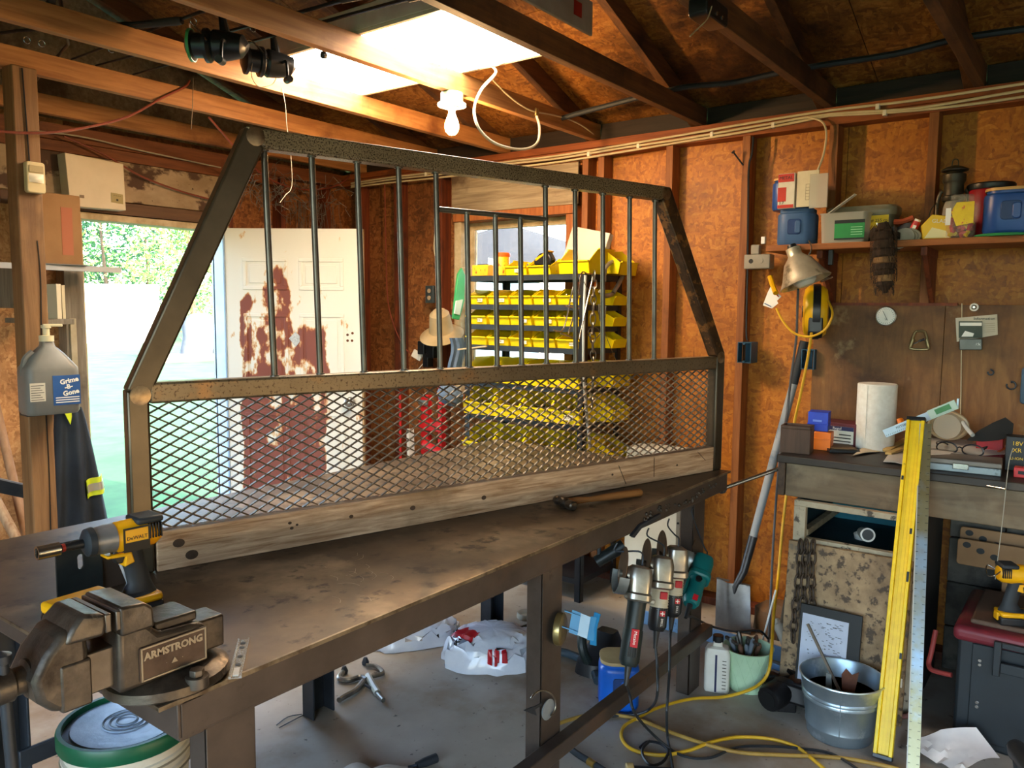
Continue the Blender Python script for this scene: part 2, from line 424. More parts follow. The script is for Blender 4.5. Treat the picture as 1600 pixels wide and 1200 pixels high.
G().mm((-2.6, 4.403, 0), (1.96, 4.45, 2.45)).mm((2.82, 4.403, 0), (3.9, 4.45, 2.45)).mm((1.96, 4.403, 1.98), (2.82, 4.45, 2.45)).build('cladding', GREYB, wb)
G().prism([(-2.5, 2.45), (3.9, 2.45), (.7, 3.6)], .04, (0, 4.42, 0)).build('gable', GREYB, wb)

# left wall with a wide bay opening (behind the camera), front wall
wl = wallset('wall_left')
G().mm((-2.6, -2.6, 0), (-2.5, -2.4, 2.45)).mm((-2.6, 2.2, 0), (-2.5, 4.45, 2.45)).mm((-2.6, -2.4, 2.4), (-2.5, 2.2, 2.45)).build('strand_board', OSB_L, wl)
wf = wallset('wall_front')
G().mm((-2.6, -2.6, 0), (-1.7, -2.5, 2.45)).mm((2.5, -2.6, 0), (3.9, -2.5, 2.45)).mm((-1.7, -2.6, 2.15), (2.5, -2.5, 2.45)).build('strand_board', OSB_L, wf)
yb = shell('wall_sun_block', 'added unseen wall that blocks sun from the front opening')
G().mm((-12, -10.5, -.2), (14, -10, 6.4)).build('sun_block_panel', GREYB, yb)  # added wall out of view, keeps direct sun out of the workshop
G().prism([(-2.6, 2.45), (3.9, 2.45), (.7, 3.6)], .04, (0, -2.55, 0)).build('gable', OSB_L, wf)

# roof: joists, rafters, sheets
ce = wallset('ceiling', 'open roof framing under strand board')
SL = .352; RX = .7
JY = [4.13, 3.48, 2.90, 2.285, 1.675, 1.06, .475, -.13, -.74, -1.35, -1.96]
for i, y in enumerate(JY):
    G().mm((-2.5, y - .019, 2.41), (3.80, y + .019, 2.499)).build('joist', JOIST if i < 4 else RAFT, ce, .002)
    yr = y + .04
    zr = lambda x: 2.41 + (3.80 - x) * SL
    G().add([(3.84, yr - .019, zr(3.84)), (3.84, yr + .019, zr(3.84)), (3.84, yr + .019, zr(3.84) + .095), (3.84, yr - .019, zr(3.84) + .095),
             (RX, yr - .019, zr(RX)), (RX, yr + .019, zr(RX)), (RX, yr + .019, zr(RX) + .095), (RX, yr - .019, zr(RX) + .095)],
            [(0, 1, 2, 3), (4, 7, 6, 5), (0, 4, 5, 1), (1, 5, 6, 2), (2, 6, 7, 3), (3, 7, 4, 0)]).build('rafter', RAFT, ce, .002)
    xl = -2.5; zl = zr(RX) - (RX - xl) * SL
    G().add([(xl, yr - .019, zl), (xl, yr + .019, zl), (xl, yr + .019, zl + .095), (xl, yr - .019, zl + .095),
             (RX, yr - .019, zr(RX)), (RX, yr + .019, zr(RX)), (RX, yr + .019, zr(RX) + .095), (RX, yr - .019, zr(RX) + .095)],
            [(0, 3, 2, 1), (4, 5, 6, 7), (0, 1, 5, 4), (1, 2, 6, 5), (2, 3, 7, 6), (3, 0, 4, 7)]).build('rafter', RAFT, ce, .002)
zs = lambda x: 2.41 + (3.80 - x) * SL + .097
xe = [4.1, 2.95, 1.82, .7]
yc = [-2.6, -1.57, .87, 3.31, 4.5]
for i in range(3):
    off = 0 if i % 2 == 0 else -1.22
    for a, b in zip([y + off for y in yc] + [4.5], [y + off for y in yc[1:]] + [4.5, 4.5]):
        a = max(a, -2.6); b = min(b, 4.5)
        if b - a < .05: continue
        x0, x1 = xe[i] - .002, xe[i + 1] + .002
        G().add([(x0, a + .002, zs(x0)), (x0, b - .002, zs(x0)), (x1, b - .002, zs(x1)), (x1, a + .002, zs(x1)),
                 (x0, a + .002, zs(x0) + .012), (x0, b - .002, zs(x0) + .012), (x1, b - .002, zs(x1) + .012), (x1, a + .002, zs(x1) + .012)],
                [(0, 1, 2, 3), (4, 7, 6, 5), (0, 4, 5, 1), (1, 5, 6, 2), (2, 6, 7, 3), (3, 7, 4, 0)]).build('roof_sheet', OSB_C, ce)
zt = zs(.7)
G().add([(.7, -2.6, zt), (.7, 4.5, zt), (-2.75, 4.5, zt - 3.45 * SL), (-2.75, -2.6, zt - 3.45 * SL), (.7, -2.6, zt + .012), (.7, 4.5, zt + .012), (-2.75, 4.5, zt - 3.45 * SL + .012), (-2.75, -2.6, zt - 3.45 * SL + .012)],
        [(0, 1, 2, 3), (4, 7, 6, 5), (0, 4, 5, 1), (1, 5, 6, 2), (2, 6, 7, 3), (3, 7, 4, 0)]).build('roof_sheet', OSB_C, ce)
SHINGLE = mat('roof_felt', '2b2a28', '1c1b1a', .9)
G().add([(4.15, -2.65, zs(4.15) + .014), (4.15, 4.55, zs(4.15) + .014), (.7, 4.55, zt + .014), (.7, -2.65, zt + .014), (-2.8, 4.55, zt - 3.5 * SL + .014), (-2.8, -2.65, zt - 3.5 * SL + .014)],
        [(0, 1, 2, 3), (3, 2, 4, 5)]).build('roof_cover', SHINGLE, ce)
# very dark eave blocking over the right wall plate
EAVE_DARK = wood('dark_block', '1e1610', '33251a', 'Y')
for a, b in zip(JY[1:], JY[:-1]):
    G().mm((3.80, a + .062, 2.409), (3.838, b - .021, 2.50)).build('eave_block', EAVE_DARK, ce)

# ------------------------------------------------------------------ yard
GRASSG = mat('lawn', '2c5a28', '42703a', .9, scale=1.2, detail=10, bump=.6, bscale=30, spot='8a9a55', sscale=.6)
gr = G().mm((-60, 4.6, -.2), (90, 110, -.12)).mm((4.2, -60, -.2), (90, 4.6, -.12)).mm((-60, -60, -.2), (-2.8, 4.6, -.12)).build('ground', mat('soil', '264a24', '3a6434', .95, scale=2, detail=9)); gr['kind'] = 'structure'
step = G().mm((1.9, 4.46, -.12), (2.9, 5.1, -.06)).build('doorstep', FLOORM, None, .01); step['kind'] = 'structure'
# ------------------------------------------------------------------ lamps of the room
BULB = mat('lit_bulb', 'ffe9c8', emit='ffc98a', estr=700)
PANEL = mat('lit_diffuser', 'ffffff', emit='fff3dd', estr=22)
WHITEM = mat('white_enamel', 'd8d4c8', 'c5bfb0', .4, scale=10)
t = thing('fluorescent_fixture', 'bright rectangular ceiling light lying across the joists, lit', 'ceiling light', (2.36, 2.45, 2.50))
G().mm((2.06, 1.83, 2.512), (2.66, 3.05, 2.60)).build('housing', WHITEM, t, .004)
G().mm((2.075, 1.845, 2.5085), (2.645, 3.035, 2.515)).build('diffuser', PANEL, t)
g = G()
for a, b in (((2.06, 1.83), (2.66, 1.847)), ((2.06, 3.033), (2.66, 3.05)), ((2.06, 1.847), (2.077, 3.033)), ((2.643, 1.847), (2.66, 3.033))):
    g.mm((*a, 2.50), (*b, 2.513))
g.build('frame', WHITEM, t, .001)

t = thing('bulb_holder', 'bare lit light bulb in a round white porcelain holder under a joist', 'light bulb', (2.60, 2.285, 2.40))
G().cyl((2.60, 2.285, 2.409), (2.60, 2.285, 2.368), .048, n=20).build('junction_box', mat('green_box', '6f8a70', '8aa089', .5), t, .003)
G().lathe([(.0, 2.345), (.03, 2.345), (.032, 2.352), (.06, 2.354), (.062, 2.364), (.055, 2.368), (0, 2.368)], (2.60, 2.285, 0)).build('socket', mat('porcelain', 'e8e0cc', rough=.25), t)
G().lathe([(.0, 2.235), (.015, 2.238), (.026, 2.25), (.0305, 2.268), (.028, 2.288), (.019, 2.31), (.0135, 2.325), (.0135, 2.346)], (2.60, 2.285, 0)).build('bulb', BULB, t)
# ------------------------------------------------------------------ steel welding table
STEEL_TOP = mat('table_steel', '6c5a45', '3e3124', .48, .4, 3.4, detail=12, lo=.36, hi=.64, spot='8c7a62', sscale=2.6, slo=.54, shi=.66, rough2=.5, spot2='2e2319', s2scale=16, s2lo=.57, s2hi=.66, bump=.05, bscale=80)
STEEL_BR = mat('mill_steel_brown', '453b34', '5c5048', .45, .35, 5, (1, 1, 1), 8, spot='6a503c', sscale=2.2, slo=.56, shi=.7, spot2='4a3f38', s2scale=30, s2lo=.62, s2hi=.7)
STEEL_DK = mat('dark_steel', '2c3036', '3a4048', .45, .35, 6)
CAST = mat('cast_iron', '453e37', '675d52', .38, .6, 12, spot='2f2720', sscale=8, slo=.48, shi=.62, spot2='948573', s2scale=16, s2lo=.62, s2hi=.7, bump=.25, bscale=60)
CASTL = mat('worn_iron', '7d746a', '5c544b', .35, .8, 9)
CHROME = mat('bright_steel', 'b8b4ac', '9a968e', .25, .95, 12)
BLACKP = mat('black_plastic', '17181a', '202225', .45, scale=12)
BLACKR = mat('black_rubber', '1d2227', '272d33', .6, scale=12)
YEL = mat('tool_yellow', 'f0b010', 'dc9c08', .4, scale=9, spot='6b5010', sscale=7, slo=.66, shi=.72)
WHITEP = mat('white_print', 'f0efe8', rough=.5)
BLACKI = mat('black_print', '101010', rough=.5)

TX0, TX1, TY0, TY1, TZ = .637, 3.075, 1.19, 2.41, .85
t = thing('welding_table', 'large steel plate welding table with a dark worn top, holding the steel frame', 'table', (1.85, 1.8, 0))
G().mm((TX0, TY0, TZ - .008), (TX1, TY1, TZ)).build('tabletop', STEEL_TOP, t, .0015)
def chan(p, q, inward, name):
    """channel rail under the plate edge, its open side inward"""
    g = G(); p, q, i = V(p), V(q), V(inward)
    g.bar(p + V((0, 0, -.037)), q + V((0, 0, -.037)), .007, .066)
    for dz in (-.008, -.071): g.bar(p + i * .022 + V((0, 0, dz)), q + i * .022 + V((0, 0, dz)), .045, .008)
    return g.build(name, STEEL_BR, t, .002)
zt = TZ - .006
chan((TX0 + .045, TY0 + .014, zt), (TX1 - .012, TY0 + .014, zt), (0, 1, 0), 'apron_rail')
chan((TX0 + .045, TY1 - .014, zt), (TX1 - .012, TY1 - .014, zt), (0, -1, 0), 'apron_rail')
chan((TX0 + .0415, TY0 + .0105, zt), (TX0 + .0415, TY1 - .0105, zt), (1, 0, 0), 'apron_rail')
chan((TX1 - .008, TY0 + .0105, zt), (TX1 - .008, TY1 - .0105, zt), (-1, 0, 0), 'apron_rail')
def cleg(x0, y0, w_=.10, d_=.055, h_=TZ - .082, m=STEEL_BR, flip=1):
    g = G()
    g.mm((x0, y0, 0), (x0 + w_, y0 + .007, h_))
    for xx in (x0, x0 + w_ - .007): g.mm((xx, min(y0, y0 + flip * d_), 0), (xx + .007, max(y0, y0 + flip * d_), h_))
    return g.build('leg', m, t, .002)
for x0 in (.735, 1.77, 2.785): cleg(x0, 1.215)
for x0 in (.735, 1.765, 2.80): cleg(x0, 2.27, m=STEEL_DK, flip=-1)
G().mm((2.79, 2.255, 0), (2.88, 2.262, .01)).build('foot_plate', STEEL_DK, t)
gs = G()
gs.mm((.76, 1.172, .215), (2.90, 1.212, .262)).build('stretcher', STEEL_BR, t, .003)
G().mm((.80, 2.20, .285), (2.86, 2.212, .335)).build('stretcher', STEEL_DK, t, .003)
# weld spatter on the front rail and the knobbly lump the rod sticks out of
random.seed(11)
g = G()
for k in range(60):
    u_ = random.random()
    x = 2.33 + .62 * u_; z = TZ - .047 + .010 * math.sin(9 * u_) + random.uniform(-.01, .01)
    r = random.uniform(.003, .008); g.lathe([(0, -r), (r * .8, -r * .4), (r * .8, r * .4), (0, r)], (x, TY0 + .0085, z), 6)
g.build('weld_spatter', mat('spatter', '2a241f', '4c4238', .4, .5, 30), t, kind='stuff')
g = G().prism([(2.24, .768), (2.30, .792), (2.45, .80), (2.45, .786), (2.31, .778), (2.26, .757)], .012, (0, TY0 + .006, 0)); g.build('weld_tab', STEEL_DK, t, .002)
G().mm((TX0, TY0 - .0012, TZ - .0075), (TX1, TY0 + .0045, TZ + .0004)).build('worn_edge', mat('worn_bright_edge', '8f7f66', '5a4a38', .35, .5, 18, (1, 1, 1), 8, .4, .6), t)
# scratch marks are proud burrs of bright metal
random.seed(5)
g = G()
for k in range(16):
    a = at(500 + random.gauss(55, 38), 905 + random.gauss(0, 15), z=TZ); ang = random.uniform(-.4, 1.2); l = random.uniform(.02, .06)
    pts = [a + V((math.cos(ang + .8 * s) * l * s, math.sin(ang + .8 * s) * l * s, .0002)) for s in (0, .5, 1)]
    g.tube(pts, .0005, 4, 3)
g.build('scratch', mat('bright_scratch', '9c8f7c', rough=.35, metal=.6), t, kind='stuff')

# ------------------------------------------------------------------ steel rack standing on the table
RL = 2.178
rk = thing('truck_headache_rack', 'welded steel truck rack with vertical bars above a panel of diamond mesh', 'rack', (.98, 1.82, TZ), math.atan2(-.27134, .96248))
RUST = mat('tube_steel', '7d6c54', '655640', .38, .5, 3, (1, 1, 1), 6, spot='8a6844', sscale=5, slo=.55, shi=.62, spot2='43301f', s2scale=130, s2lo=.55, s2hi=.63)
TUBE = mat('tube_steel_clean', '5e5241', '463c2e', .34, .6, 4)
BARM = mat('bar_steel', '6a655c', '545049', .3, .6, 9)
WELD = mat('ground_weld', 'a08a6c', '6f5d48', .3, .85, 25)
T5 = .05
def rb(g, p, q): return g.bar(p, q, T5, T5, (0, 1, 0))
# frame-local: x along the rack, y into the picture, z up from the table top
Z = lambda z: z - TZ
cy = T5 / 2
g = G(rk).prism([(-.05, 0), (0, 0), (0, Z(1.279)), (-.05, Z(1.301))], T5, (0, cy, 0)).build('post', TUBE, rk, .006)
g = G(rk).prism([(2.128, 0), (2.178, 0), (2.178, Z(1.326)), (2.128, Z(1.316))], T5, (0, cy, 0)).build('post', TUBE, rk, .006)
def arm(p, q, wdt=T5):
    """mitred slanted tube; p, q are (x, z) lower and upper edge pairs"""
    g = G(rk); (a, b), (c, d) = p, q
    poly = [a, c, d, b]
    return g.prism(poly, T5, (0, cy, 0))
arm(((-.05, Z(1.30)), (0, Z(1.278))), ((.247, Z(1.95)), (.292, Z(1.90)))).build('slanted_arm', TUBE, rk, .006)
arm(((1.782, Z(1.90)), (1.826, Z(1.955))), ((2.128, Z(1.315)), (2.178, Z(1.325)))).build('slanted_arm', mat('heat_marked_steel', '5b4530', '3a2c20', .4, .6, 16, spot='8a6238', sscale=18, slo=.55, shi=.6), rk, .006)
G(rk).prism([(.247, Z(1.95)), (1.826, Z(1.955)), (1.782, Z(1.905)), (.292, Z(1.90))], T5, (0, cy, 0)).build('top_rail', mat('speckled_steel', 'a08e6e', '7e6e54', .36, .5, 4, spot='3a2c1d', sscale=240, slo=.5, shi=.58), rk, .006)
G(rk).mm((0, 0, Z(1.265)), (2.128, T5, Z(1.316))).build('middle_rail', RUST, rk, .006)
for x, a in (([-.025, .02, .235, .30][3], 0),): pass
for cx, cz in ((.27, 1.927), (1.80, 1.928), (-.02, 1.287), (2.15, 1.312)):
    G(rk).lathe([(0, -.0015), (.018, -.001), (.024, 0), (.018, .001), (0, .0015)], (cx, -.0005, Z(cz)), 14, Euler((PI / 2, 0, 0)).to_matrix()).build('weld', WELD, rk)
def bar_(x0, x1, z0, z1):
    g = G(rk).cyl((x0, cy, Z(z0)), (x1, cy, Z(z1)), .0085, n=12)
    for x, z in ((x0, z0), (x1, z1)): g.lathe([(.0, -.006), (.012, -.004), (.013, 0), (.012, .004), (0, .006)], (x, cy, Z(z)), 10)
    g.build('bar', BARM, rk)
for k, x0 in enumerate((.308, .437, .570, .700, .826, 1.248, 1.379, 1.509, 1.642, 1.775)): bar_(x0 + .008, x0 - .008, 1.315, 1.902)
for x0 in (.935, 1.043, 1.143): bar_(x0 + .006, x0 - .006, 1.315, 1.792)
G(rk).cyl((.826, cy, Z(1.794)), (1.248, cy, Z(1.796)), .0085, n=12).build('cross_bar', BARM, rk)
# diamond mesh
g = G(rk)
PW, PH, SW = .0485, .0262, .0026
nx = int((2.128 - .0) / (PW / 2)); z0m, z1m = Z(.87), Z(1.27)
nz_ = int((z1m - z0m) / (PH / 2))
node = lambda i, j: (i * PW / 2 + .001, cy + .008, z0m + j * PH / 2)
for j in range(nz_):
    for i in range(nx):
        a, b = ((i, j), (i + 1, j + 1)) if (i + j) % 2 == 0 else ((i, j + 1), (i + 1, j))
        p, q = V(node(*a)), V(node(*b))
        d_ = (q - p).normalized(); nn = V((-d_.z, 0, d_.x)) * SW * .75; y = V((0, .0045, 0))
        p -= d_ * .002; q += d_ * .002
        tw = V((0, .0035, 0)) if (i + j) % 2 else V((0, -.0035, 0))
        g.add([p + nn - y + tw, p - nn - y, p - nn + y, p + nn + y + tw, q + nn - y + tw, q - nn - y, q - nn + y, q + nn + y + tw], [(0, 4, 5, 1), (1, 5, 6, 2), (2, 6, 7, 3), (3, 7, 4, 0)])
g.build('expanded_mesh', mat('mesh_steel', '8a8072', '6c6458', .32, .5, 20), rk, smooth=0, kind='stuff')

# timber laid between the rack posts
pk = thing('wooden_plank', 'weathered wooden two by four lying along the foot of the steel rack', 'plank', (.98, 1.82, TZ), math.atan2(-.27134, .96248))
PLK = wood('weathered_plank', '8a6646', 'cfae8c', 'X', scale=6, spot='7a6044', sscale=2.0, slo=.56, shi=.72, bump=.5)
G(pk).mm((.004, -.002, 0.0005), (2.122, .036, .1)).build('board', PLK, pk, .003)
KN = mat('knot', '4a3626', '3a291c', .7, scale=20)
g = G(pk)
for x, z, r in ((.055, .065, .011), (.085, .03, .012), (.34, .07, .004), (.345, .055, .004), (.36, .062, .003), (.52, .06, .005), (.72, .055, .007), (.98, .05, .007), (1.55, .055, .004), (1.9, .05, .004)):
    g.lathe([(0, -.0008), (r, -.0004), (r, .0004), (0, .0008)], (x, -.0022, z), 14, Euler((PI / 2, 0, 0)).to_matrix(), sx=1.3)
g.build('knot', KN, pk, kind='stuff')
g = G(pk)
g.bar((1.62, -.0024, .012), (1.58, -.0024, .085), .0012, .003, (0, 1, 0)); g.bar((1.77, -.0024, .02), (1.768, -.0024, .095), .0012, .003, (0, 1, 0)); g.bar((2.02, -.0024, .09), (2.07, -.0024, .05), .0012, .002, (0, 1, 0))
g.build('saw_mark', BLACKI, pk, kind='stuff')

# ------------------------------------------------------------------ hammer
hm = thing('ball_peen_hammer', 'ball peen hammer with a worn wooden handle lying on the table by the plank', 'hammer', (2.15, 1.39, TZ), math.atan2(1.262 - 1.385, 2.44 - 2.15))
HW = wood('hammer_handle', '6d4322', '94622f', 'X', spot='3a2414')
g = G(hm).rings([((-.01, 0, .017), .011), ((.05, 0, .017), .0115), ((.10, 0, .015), .009), ((.18, 0, .015), .0125), ((.27, 0, .015), .0135), ((.312, 0, .0145), .014), ((.318, 0, .0145), .010)], 14); g.build('handle', HW, hm)
g = G(hm).rings([((-.005, -.058, .016), .011), ((-.005, -.054, .016), .0155), ((-.005, -.028, .016), .0155), ((-.005, -.018, .016), .011), ((-.005, -.008, .017), .0165), ((-.005, .012, .017), .0165), ((-.005, .022, .016), .010), ((-.005, .03, .016), .0135), ((-.005, .04, .016), .0155), ((-.005, .05, .016), .0125), ((-.005, .055, .016), .006)], 18)
g.build('head', mat('hammer_iron', '3a332c', '5d5348', .35, .8, 16), hm)

# ------------------------------------------------------------------ bench vise
vi = thing('bench_vise', 'heavy old bench vise bolted to the near corner of the steel table', 'vise', (.69, 1.27, TZ))
def P3(g, poly, y0, y1): return g.prism(poly, y1 - y0, (0, (y0 + y1) / 2, 0))
G(vi).lathe([(.085, .0), (.092, .006), (.09, .02), (.075, .028), (.06, .034), (0, .034)], (0.01, .0, 0), 36, sx=1.15).build('base', CAST, vi)
for bx, by in ((.015, -.082), (.09, .055), (-.06, .06)):
    b_ = G(vi).cyl((bx, by, .012), (bx, by, .030), .019, n=20); b_.build('washer', CASTL, vi)
    G(vi).cyl((bx, by, .030), (bx, by, .042), .0125, n=6).build('bolt', CASTL, vi, .0015)
# fixed body
g = P3(G(vi), [(-.10, .03), (.058, .03), (.055, .100), (.03, .108), (-.03, .112), (-.05, .135), (-.098, .14)], -.05, .05); g.build('fixed_body', CAST, vi, .009, seg=3)
P3(G(vi), [(-.098, .128), (-.042, .128), (-.044, .162), (-.058, .173), (-.098, .176)], -.06, .06).build('fixed_jaw', CAST, vi, .005, seg=3)
G(vi).mm((-.031, -.038, .107), (.045, .038, .124)).build('anvil', CAST, vi, .004)
G(vi).mm((.03, -.03, .04), (.102, .03, .098)).build('slide_tail', CAST, vi, .004)
# movable jaw and slide
G(vi).mm((-.16, -.032, .04), (-.09, .032, .108)).build('slide', CASTL, vi, .003)
P3(G(vi), [(-.142, .036), (-.192, .036), (-.215, .06), (-.222, .095), (-.205, .128), (-.178, .158), (-.142, .158), (-.140, .12)], -.046, .046).build('movable_jaw', CAST, vi, .011, seg=3)
G(vi).loft([[(-.178, -.05, .138), (-.122, -.058, .138), (-.122, .058, .138), (-.178, .05, .138)], [(-.168, -.05, .16), (-.119, -.06, .155), (-.119, .06, .155), (-.168, .05, .16)], [(-.150, -.046, .178), (-.120, -.06, .174), (-.120, .06, .174), (-.150, .046, .178)]]).build('jaw_head', CAST, vi, .006, seg=3)
P3(G(vi), [(-.139, .034), (-.185, .034), (-.185, .108), (-.139, .108)], -.049, .049).build('jaw_foot', CAST, vi, .004)
G(vi).mm((-.121, -.058, .142), (-.111, .058, .172)).build('jaw_plate', CASTL, vi, .002)
G(vi).mm((-.104, -.058, .140), (-.096, .058, .172)).build('jaw_plate', CASTL, vi, .002)
G(vi).rings([((-.20, 0, .088), .03), ((-.215, 0, .088), .03), ((-.218, 0, .088), .021), ((-.232, 0, .088), .021), ((-.236, 0, .088), .026), ((-.258, 0, .088), .026), ((-.262, 0, .088), .022)], 26).build('screw_head', CAST, vi)
hd = G(vi).cyl((-.247, -.005, .14), (-.240, -.015, -.16), .0085, n=14); hd.lathe([(0, -.012), (.013, -.006), (.013, .006), (0, .012)], (-.2465, -.005, .132), 14); hd.build('handle', STEEL_DK, vi)
# name plate
PLT = mat('brass_plate_worn', '4a3a30', '655347', .4, .5, 14)
RAISED = mat('raised_letters', 'a89a84', rough=.35, metal=.6)
np_ = P3(G(vi), rrect(.118, .058, .004, 3, -.008, .068), -.0535, -.05).build('name_plate', PLT, vi)
fr = G(vi)
for a, b in (((-.064, .0935), (.049, .096)), ((-.064, .040), (.049, .0425))): fr.mm((a[0], -.055, a[1]), (b[0], -.053, b[1]))
for a in (-.065, .048): fr.mm((a, -.055, .040), (a + .0025, -.053, .096))
fr.build('border', RAISED, np_)
W0 = V((.69, 1.27, TZ))
writing('lettering', 'ARMSTRONG', .0172, W0 + V((-.008, -.0545, .080)), (1, 0, 0), (0, 0, 1), RAISED, np_, bold=.0007)
writing('lettering', '\u00b7  \u25b2  \u00b7', .012, W0 + V((-.008, -.0545, .058)), (1, 0, 0), (0, 0, 1), RAISED, np_)

# ------------------------------------------------------------------ cordless impact driver standing behind the vise
def cordless(name, label, loc, rz, long_socket=False, group=None, text=None, clip=False, scale=1., drill=False):
    d = thing(name, label, 'power tool', loc, rz, group)
    q = lambda g: g
    # nose points to -x, z up, tool stands on its battery
    g = G(d)
    secs = []
    for x, hy, zl, zh in ((-.028, .026, .148, .202), (-.02, .029, .142, .206), (.03, .030, .140, .208), (.055, .029, .143, .207), (.068, .022, .152, .198)):
        secs.append([(x, hy * c_ if abs(c_) < .9 else hy * c_, (zl + zh) / 2 + (zh - zl) / 2 * s_) for c_, s_ in [(math.cos(a * PI / 8), math.sin(a * PI / 8)) for a in range(16)]])
    g.loft(secs).build('body', YEL, d)
    g = G(d).mm((.012, -.031, .196), (.068, .031, .211)); g.build('top_grip', BLACKR, d, .006)
    g = G(d)
    for k in range(5): g.mm((.036 + k * .006, -.0318, .165), (.039 + k * .006, .0318, .196))
    g.build('vent', BLACKI, d, .001)
    if drill:
        G(d).rings([((-.028, 0, .175), .027), ((-.05, 0, .175), .027), ((-.054, 0, .175), .023), ((-.085, 0, .175), .021), ((-.092, 0, .175), .012)], 20).build('chuck', BLACKP, d)
    else:
        G(d).rings([((-.026, 0, .175), .030), ((-.05, 0, .175), .029), ((-.068, 0, .175), .026)], 22).build('gear_case', mat('gear_case_grey', '8a8c90', '74767a', .4, .4, 20) if not bpy.data.materials.get('gear_case_grey') else bpy.data.materials['gear_case_grey'], d)
        G(d).rings([((-.066, 0, .175), .030), ((-.078, 0, .175), .028), ((-.084, 0, .175), .018)], 22).build('nose_ring', BLACKR, d)
    g = G(d); secs = []
    for x0, x1, hy, z in ((-.022, .030, .017, .150), (-.014, .036, .0165, .125), (-.006, .042, .0165, .10), (.000, .048, .017, .07), (-.012, .056, .019, .052), (-.05, .060, .027, .044)):
        cx, hx_ = (x0 + x1) / 2, (x1 - x0) / 2
        secs.append([(cx + hx_ * math.cos(a * PI / 7), hy * math.sin(a * PI / 7), z) for a in range(14)])
    g.loft(secs).build('grip', BLACKR, d)
    G(d).prism([(-.03, .15), (-.012, .15), (-.004, .128), (-.012, .118), (-.024, .12), (-.03, .132)], .018).build('trigger', BLACKP, d, .003)
    G(d).prism([(-.046, .142), (.004, .142), (.010, .118), (-.012, .112), (-.008, .134), (-.046, .136)], .036).build('trigger_housing', YEL, d, .004)
    b = G(d).mm((-.062, -.034, .0), (.062, .034, .03)).build('battery', BLACKP, d, .006)
    G(d).mm((-.064, -.035, .028), (.060, .035, .045)).build('battery_collar', YEL, d, .007)
    G(d).mm((.052, -.015, .012), (.067, .015, .04)).build('battery_latch', YEL, d, .004)
    pl = G(d).mm((-.016, -.0316, .152), (.034, -.0296, .166)); 
    pl.mm((-.018, -.0312, .146), (.036, -.0302, .196))
    lp = pl.build('label_panel', BLACKI, d)
    lab = G(d).mm((-.014, -.0322, .166), (.032, -.0306, .192)).build('label', YEL, d)
    M = d.matrix_basis
    if text:
        writing('lettering', text, .0105, M @ V((.009, -.0326, .174)), M.to_3x3() @ V((1, 0, 0)), (0, 0, 1), BLACKI, lab)
    return d
dr = cordless('impact_driver', 'yellow and black cordless impact driver with a long socket behind the vise', (.80, 1.60, TZ + .001), math.radians(-3), text='DeWALT')
Md = dr.matrix_basis
G(dr).rings([((-.084, 0, .175), .009), ((-.105, 0, .175), .009), ((-.108, 0, .175), .0075), ((-.13, 0, .175), .0075)], 14).build('adapter', BLACKP, dr)
G(dr).rings([((-.118, 0, .175), .0082), ((-.124, 0, .175), .0082)], 14).build('red_band', mat('red_band', 'a83228'), dr)
G(dr).rings([((-.128, 0, .175), .0135), ((-.168, 0, .175), .0135), ((-.168, 0, .175), .0095), ((-.165, 0, .175), .009)], 20, cap=False).build('socket', CHROME, dr)

bt = thing('battery_pack', 'yellow and black tool battery lying behind the vise jaws', 'battery', at(128, 985, z=TZ), math.radians(4))
G(bt).mm((-.062, -.038, 0), (.062, .038, .05)).build('case', BLACKP, bt, .008)
G(bt).mm((-.06, -.039, .046), (.06, .039, .07)).build('collar', YEL, bt, .007)
G(bt).mm((-.062, -.016, .02), (-.05, .016, .055)).build('latch', YEL, bt, .004)
writing('lettering', '20', .017, bt.matrix_basis @ V((.04, -.0385, .034)), bt.matrix_basis.to_3x3() @ V((1, 0, 0)), (0, 0, 1), WHITEP, bt)

# slotted plate leaning there
sp = thing('slotted_steel_plate', 'dark steel plate with a slot standing upright left of the impact driver', 'steel plate', (.795, 1.80, TZ), 0)
pol = rrect(.098, .13, .012, 3, 0, .065)
g = G(sp); outer = pol; N = len(outer)
sl = [(.002 + .007 * math.cos(2 * PI * k / N), .075 + (.014 if math.sin(2 * PI * k / N) > 0 else -.006) + .007 * math.sin(2 * PI * k / N)) for k in range(N)]
for yy, flip in ((0, 1), (.006, -1)):
    pass
vs = [(a, 0, b) for a, b in outer] + [(a, 0, b) for a, b in sl] + [(a, .006, b) for a, b in outer] + [(a, .006, b) for a, b in sl]
fs = []
for k in range(N):
    j = (k + 1) % N
    fs += [(k, j, N + j, N + k), (2 * N + j, 2 * N + k, 3 * N + k, 3 * N + j), (j, k, 2 * N + k, 2 * N + j), (N + k, N + j, 3 * N + j, 3 * N + k)]
g.add(vs, fs).build('plate', mat('blue_steel', '2e3538', '3b4346', .4, .6, 12), sp)
g = G(sp).prism([(.049, .0), (.105, .0), (.062, .13), (.049, .13)], .006, (0, .009, 0)); g.build('gusset', STEEL_BR, sp)

# small perforated strip on the table edge
ss = thing('steel_strip', 'small bright perforated metal strip lying on the near table edge by the vise', 'metal strip', (.825, 1.245, TZ), math.atan2(1.312 - 1.182, .878 - .771))
g = G(ss); g.mm((-.082, -.011, 0), (.082, -.007, .005)).mm((-.082, .007, 0), (.082, .011, .005)).mm((-.082, -.007, 0), (.082, .007, .002))
g.build('strip', CHROME, ss)
g = G(ss)
for x in (-.03, .005, .045, .065): g.lathe([(0, 0), (.005, 0), (.005, .0006), (0, .0006)], (x, 0, .002), 12)
g.build('hole', BLACKI, ss, kind='stuff')
g = G(ss).mm((-.075, -.005, .002), (-.045, .005, .004)).build('white_label', WHITEP, ss)

